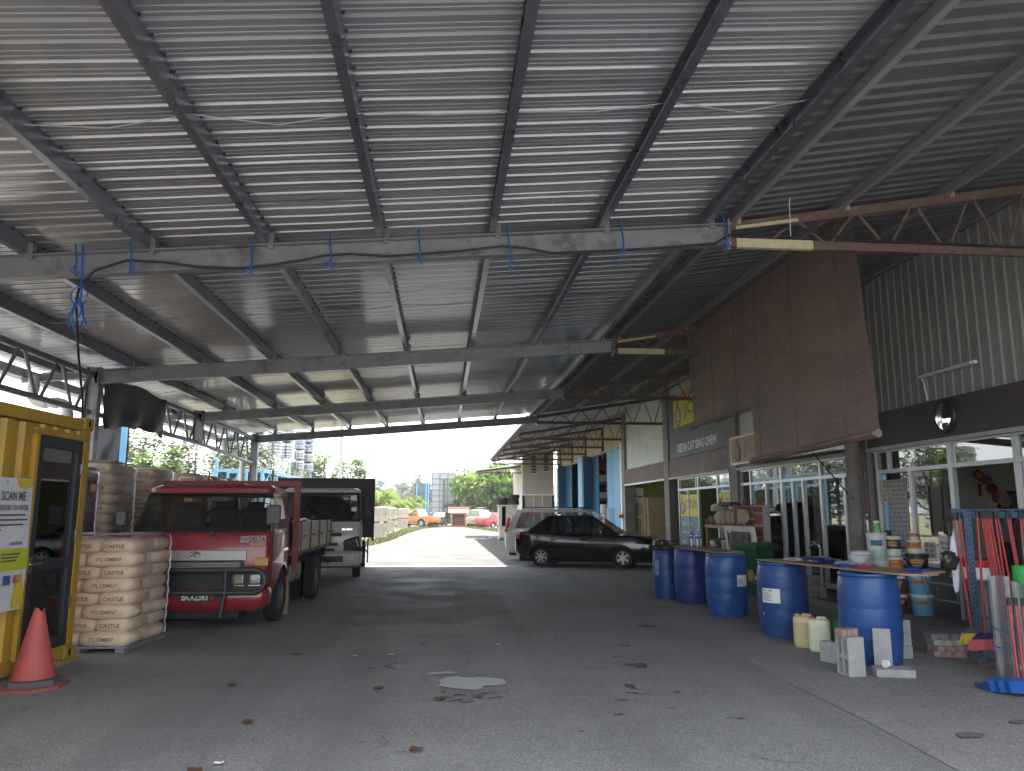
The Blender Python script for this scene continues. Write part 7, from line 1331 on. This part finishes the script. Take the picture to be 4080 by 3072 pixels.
# gatepost with tyres, red board, rubble
gp = thing('gatepost_block', 'grey concrete post block with a dark opening carrying old tyres at the yard edge', 'block', (3.75, 45.6, 0)); b = MB(); b.box(3.35, 45.3, 0, 4.35, 46.1, .75); b.box(3.3, 45.25, .75, 3.5, 46.1, 1.9); b.box(3.75, 45.25, .75, 4.4, 46.1, 1.9); b.box(3.5, 45.8, .75, 3.75, 46.1, 1.9); b.box(3.25, 45.2, 1.9, 4.45, 46.15, 1.98); b.build('post_block', mat('pale_render', (.45, .42, .37), .9, 0, .2, 4, dirt=(.25, .23, .2), dsc=3), gp, 0, w=1, bevel=.015); b = MB(); b.box(3.5, 45.75, .76, 3.75, 45.79, 1.88); b.build('dark_opening', undm, gp, 0, w=1)
tm = MB(); tm.lathe([(.18, -.09), (.2, -.1), (.31, -.1), (.335, -.06), (.335, .06), (.31, .1), (.2, .1), (.18, .09)], 24, axis='Z', cap=False); tme = tm.mesh('old_tyre', rubber, 40)
for i, (x, z, lab) in enumerate(((3.5, 2.08, 'old tyre, lower left on the gatepost block'), (3.53, 2.28, 'old tyre, upper left on the gatepost block'), (4.22, 2.08, 'old tyre, lower right on the gatepost block'), (4.2, 2.28, 'old tyre, middle right on the gatepost block'), (4.24, 2.47, 'old tyre, top right on the gatepost block'))): tag(place(tme, 'old_tyre', None, (x, 45.65, z), (rnd(-.05, .05), rnd(-.05, .05), 0)), lab, 'tyre', 'old tyres on the gatepost block')
b = MB(); b.rbox((4.75, 45.0, 1.35), (1.3, .05, .55), ry=rad(-28)); b.build('red_sheet', mat('red_sheet', (.50, .10, .06), .6, 0, .15, 3), None, 0, label='slanting faded red sheet beside the gatepost block', cat='sheet')
for i, (x, y_, s) in enumerate(((3.0, 44.8, .3), (3.35, 44.5, .22), (2.8, 45.2, .2), (3.9, 44.6, .26))): b = MB(); b.rbox((x, y_, s * .35), (s * 1.6, s, s * .7), rz=i * .7, rx=.1); b.build('rubble_piece', concrete, None, 0, label=('largest', 'front', 'leftmost', 'right')[i] + ' piece of concrete rubble at the foot of the gatepost block', cat='rubble', bevel=.03, group='rubble at the gatepost')
# tiled shrine hut
hs = thing('shrine_hut', 'small roadside shrine with an orange red tiled roof at the end of the yard', 'shrine', (1.75, 83, 0)); b = MB(); b.box(.95, 82.4, 0, 1.1, 83.6, 1.35); b.box(2.4, 82.4, 0, 2.55, 83.6, 1.35); b.box(.95, 83.5, 0, 2.55, 83.6, 1.35); b.box(.9, 82.35, 1.3, 2.6, 83.65, 1.42); b.box(.9, 82.3, 0, 2.6, 83.6, .12); b.build('wall', mat('shrine_wall', (.42, .20, .14), .8, 0, .1), hs, 0, w=1); b = MB(); b.box(1.1, 83.0, .12, 2.4, 83.04, 1.3); b.build('niche', mat('shrine_dark', (.16, .035, .025), .8, 0, .2), hs, 0, w=1)
b = MB(); tl_ = mat('roof_tile', (.50, .09, .05), .6, 0, .15, 6)
for r0 in range(5): b.corr((.65, 82.2 + .17 * r0, 1.42 + .105 * r0), (0, .19, .10), (1, 0, 0), (0, -.4, 1), .23, 2.2, .2, .05, ((0, 0), (.25, .8), (.5, 1), (.75, .8), (1, 0)))
b.tube([(.6, 83.0, 1.98), (2.9, 83.0, 1.98)], .07, 8); b.build('roof_tiles', tl_, hs, 40, w=1, kind='stuff')
# billboards seen from behind
def billboard(x0, x1, y_, z0, z1, nx, nz, lab, frame, sheet_c, posts):
    t = thing('billboard', lab, 'billboard', ((x0 + x1) / 2, y_, 0), 0, 'billboards seen from behind')
    for i in range(nx):
        for k in range(nz):
            b = MB(); xa, xb = x0 + (x1 - x0) * i / nx, x0 + (x1 - x0) * (i + 1) / nx; za, zc_ = z0 + (z1 - z0) * k / nz, z0 + (z1 - z0) * (k + 1) / nz; b.box(xa + .02, y_ + .1, za + .02, xb - .02, y_ + .13 + rnd(0, .02), zc_ - .02); b.build('back_panel', sheet_c, t, 0, w=1)
    b = MB()
    for i in range(nx + 1): x = x0 + (x1 - x0) * i / nx; b.box(x - .035, y_ + .02, z0, x + .035, y_ + .09, z1)
    for k in range(nz + 1): z = z0 + (z1 - z0) * k / nz; b.box(x0, y_ - .02, z - .03, x1, y_ + .018, z + .03)
    b.build('frame', frame, t, 0, w=1)
    for x, w, h, y2, m in posts: b = MB(); b.bar((x, y_ - .15 + y2, -.02), (x, y_ - .15, h), w); b.build('post', m, t, 0, w=1)
bbs = mat('billboard_back', (.34, .37, .39), .5, .5, .15, 1.5); bbf = mat('billboard_frame', (.11, .12, .13), .6, .2, .1); bblue = mat('post_blue', (.16, .42, .62), .5, 0, .1)
billboard(-1.25, 1.55, 92, 1.4, 6.1, 3, 7, 'large grey billboard back with a dark steel grid on a centre post', bbf, bbs, ((.15, .22, 5.4, 0, bbf),))
billboard(-3.3, -1.5, 96, 1.2, 5.0, 2, 3, 'darker billboard back with slanting blue posts left of the large one', bbf, mat('billboard_slate', (.13, .19, .24), .6, .2, .2, 1), ((-3.15, .12, 5.0, -.5, bblue), (-2.0, .12, 5.0, -.8, bblue), (-1.7, .10, 5.0, -1.6, bblue)))
b = MB(); [b.tube([(x, 92, 6.1), (x + .3, 91.6, 6.5), (x + .5, 91.6, 6.3)], .03, 5) for x in (-.2, .2, .6)]; b.tube([(-.3, 92, 6.2), (1.4, 92, 6.2)], .03, 5); b.build('billboard_lamp_rail', bblue, None, 40, label='blue lamp rail along the top of the large billboard', cat='rail')
# lamps, pole and wire
lampm = mat('lamp_post_grey', (.30, .30, .31), .5, .3, .05)
def street_lamp(x, y_, H, arms, lab, r0=.09):
    t = thing('street_lamp', lab, 'street lamp', (x, y_, 0), 0, 'street lamps along the far road'); b = MB(); b.tube([(0, 0, -.1), (0, 0, H)], [r0, r0 * .55], 8); b.build('pole', lampm, t, 40)
    for s in arms: b = MB(); b.tube([(0, 0, H - .05), (s * 1.1, 0, H + .05)], .05, 6); b.build('arm', lampm, t, 40); b = MB(); b.rbox((s * 1.4, 0, H + .03), (.8, .3, .12)); b.build('lamp_head', lampm, t, 0, bevel=.03)
street_lamp(.22, 120, 13.2, (1,), 'tallest single armed street lamp above the large billboard', .16); street_lamp(-17.0, 120, 10.6, (-1, 1), 'twin armed street lamp in front of the round tree left of the pole'); street_lamp(-14.6, 126, 9.8, (-1, 1), 'twin armed street lamp right of the concrete pole'); street_lamp(-15.0, 150, 9.8, (-1, 1), 'smaller twin armed street lamp above the white lorry box'); street_lamp(-1.6, 150, 7.5, (-1,), 'small street lamp between the two billboards')
b = MB(); b.tube([(-5.95, 45.5, -.1), (-5.95, 45.5, 9.5)], [.12, .08], 10); b.build('concrete_pole', mat('pole_concrete', (.40, .38, .34), .9, 0, .1), None, 40, label='slim concrete utility pole rising behind the white lorry', cat='pole')
b = MB(); P = []
for k in range(21):
    f = k / 20; P.append((-5.95 + 7.9 * f, 45.5 + 46 * f, 8.9 - 2.4 * f - 4 * 1.5 * f * (1 - f) + .0))
b.tube(P, .022, 5); b.build('power_line', black, None, 40, label='single sagging power line running from the pole towards the large billboard', cat='wire')
# tank rack and steel tanks
ss = mat('stainless', (.26, .265, .28), .12, 1., .04, 2); ssl = mat('stand_white', (.34, .36, .38), .5, .2, .08); rkl = mat('rack_light_blue', (.10, .26, .40), .5, 0, .12, 2)
kong = mat('label_blue', (.01, .05, .26), .5, 0, 0)
def tank(x, y_, z, r0, h, lab, stand=0., band=False):
    t = thing('steel_tank', lab, 'water tank', (x, y_, z), 0, 'stainless steel water tanks on the rack'); b = MB(); pr = [(0, 0), (r0 * .8, .0), (r0, .08)]
    n = 4
    for k in range(n):
        za, zc_ = .1 + (h - .3) * k / n, .1 + (h - .3) * (k + 1) / n; d = zc_ - za
        pr += [(r0, za + d * .15), (r0 * 1.04, za + d * .22), (r0, za + d * .3), (r0 * 1.04, za + d * .38), (r0, za + d * .46), (r0 * .985, za + d * .7), (r0, za + d)]
    pr += [(r0 * .99, h - .18), (r0 * .8, h - .06), (r0 * .25, h), (0, h)]; b.lathe(pr, 28, cap=False); b.build('tank_shell', ss, t, 30)
    if stand:
        b = MB()
        for k in range(4):
            a = PI / 4 + k * PI / 2; a2 = a + PI / 2; p, q = V((r0 * .85 * math.cos(a), r0 * .85 * math.sin(a), 0)), V((r0 * .85 * math.cos(a2), r0 * .85 * math.sin(a2), 0)); b.bar(p, p * 1.05 - V((0, 0, stand)), .05); b.bar(p * .98, q * 1.0 - V((0, 0, stand)), .025); b.bar(q * .96, p * 1.02 - V((0, 0, stand)), .025); b.bar(p - V((0, 0, stand * .95)), q - V((0, 0, stand * .95)), .035)
        b.build('stand', ssl, t, 0)
    if band:
        b = MB(); cyl_sheet(b, r0 * 1.05, rad(-115), rad(-45), h * .56, h * .80, 8); l = b.build('brand_band', kong, t, 60); b = MB(); cyl_txt(b, 'King Kong', r0 * 1.06, rad(-78), r0 * .95, h * .62, h * .12, 0, .02); b.build('lettering', white_p, l, 0)
    return t
rack = thing('tank_rack', 'light blue steel rack deck carrying the stainless water tanks', 'rack', (-12.6, 58, 0))
for yy in (50, 54, 58, 62, 66, 70):
    for x in (-14.4, -11.4): b = MB(); b.box(x - .09, yy - .09, -.02, x + .09, yy + .09, 4.05); b.build('post', rkl, rack, 0, w=1)
b = MB()
for x in (-14.4, -11.4):
    b.box(x - .08, 50, 4.05, x + .08, 70, 4.22); b.box(x - .06, 50, 3.35, x + .06, 70, 3.45)
    for k in range(20): b.bar((x, 50 + k, 3.4 if k % 2 else 4.1), (x, 51 + k, 4.1 if k % 2 else 3.4), .06)
for k in range(11): b.box(-14.4, 50 + 2 * k - .06, 4.06, -11.4, 50 + 2 * k + .06, 4.2)
b.build('truss_beam', rkl, rack, 0, w=1); b = MB(); b.box(-14.5, 50, 4.22, -11.3, 70, 4.26); b.build('deck', mat('deck_grey', (.3, .33, .35), .6, 0, .1), rack, 0, w=1)
for i, (x, y_, r0, lab) in enumerate(((-12.95, 55, .52, 'first full size steel tank on the blue rack right of the grey post'), (-12.55, 58.5, .52, 'second steel tank along the blue rack'), (-12.35, 62, .5, 'third steel tank along the blue rack'), (-14.2, 53.5, .52, 'steel tank half hidden behind the white drainpipe'))):
    tank(x, y_, 5.75, r0, 1.25, 'lower tank: ' + lab, 1.48); tank(x, y_, 7.0, r0, 1.25, 'upper tank: ' + lab)
for x, y_, r0, nm, bl in ((-12.0, 65.5, .42, 'slim', True), (-11.9, 69, .5, 'wide end', True)):
    for k, w in enumerate(('bottom', 'second', 'third', 'top')): tank(x, y_, 5.0 + .85 * k, r0, .85, '%s tank of the %s steel stack at the right end of the rack' % (w, nm), .74 if k == 0 else 0, bl and k == 2)
for (x, y_, w) in ((-25.5, 56, 'nearest'), (-28, 61, 'second'), (-30.5, 66.5, 'third'), (-33, 72, 'farthest')): tank(x, y_, 3.0, 1.15, 3.6, '%s of the large steel tanks out of view left, mirrored in the office windows' % w, 3.0)
b = MB(); b.box(-8.15, 20.15, -.02, -8.03, 20.27, 3.85); b.build('blue_post', rkl, None, 0, label='light blue post at the right edge of the lower black net', cat='post'); b = MB(); b.box(-13.0, 45.3, -.02, -12.86, 45.44, 4.6); b.build('blue_post', rkl, None, 0, label='light blue post behind the cement row left of the second white drainpipe', cat='post')
bf = thing('steel_trellis', 'light blue open trellis standing behind the white drainpipe at the far post', 'frame', (-11.5, 44, 0)); b = MB(); [b.box(x - .06, 43.94, -.02, x + .06, 44.06, 3.9) for x in (-11.9, -11.35, -10.9)]; b.box(-11.9, 43.95, 3.7, -10.9, 44.05, 3.85); b.bar((-11.9, 44, 2.4), (-11.35, 44, 3.7), .05); b.bar((-11.35, 44, 2.4), (-10.9, 44, 3.7), .05); b.build('bars', rkl, bf, 0, w=1)
# roofed shed far left, seen mirrored in the glass
shd = thing('open_shed', 'pale roofed blue shed at the far left beyond the gravel, mirrored in the shop glass', 'shed', (-28, 92, 0)); b = MB(); b.grid(lambda u, v: (-36 + 15 * u, 88 + 10 * v, 4.2 + .9 * math.sin(PI * v)), 4, 10); b.build('roof', newer, shd, 60, w=1); b = MB(); b.box(-36, 97.5, 0, -21, 97.6, 4.2); [b.box(x, 88.2, 0, x + .15, 88.35, 4.3) for x in (-36, -31, -26, -21.2)]; b.build('wall', mat('shed_blue', (.12, .28, .45), .7, 0, .1), shd, 0, w=1)

# air between here and the far trees
b = MB(); b.box(-720, -80, -1.2, 720, 900, 30)
hm = bpy.data.materials.new('haze_air'); hm.use_nodes = True; ht = hm.node_tree; ht.nodes.clear(); ho = N(ht, 'ShaderNodeOutputMaterial'); hv = N(ht, 'ShaderNodeVolumePrincipled')
hv.inputs['Color'].default_value = (.86, .90, .95, 1); hv.inputs['Density'].default_value = .0005; hv.inputs['Anisotropy'].default_value = .2; ht.links.new(hv.outputs[0], ho.inputs['Volume'])
b.build('haze', hm, None, 0, kind='stuff', fix=False)
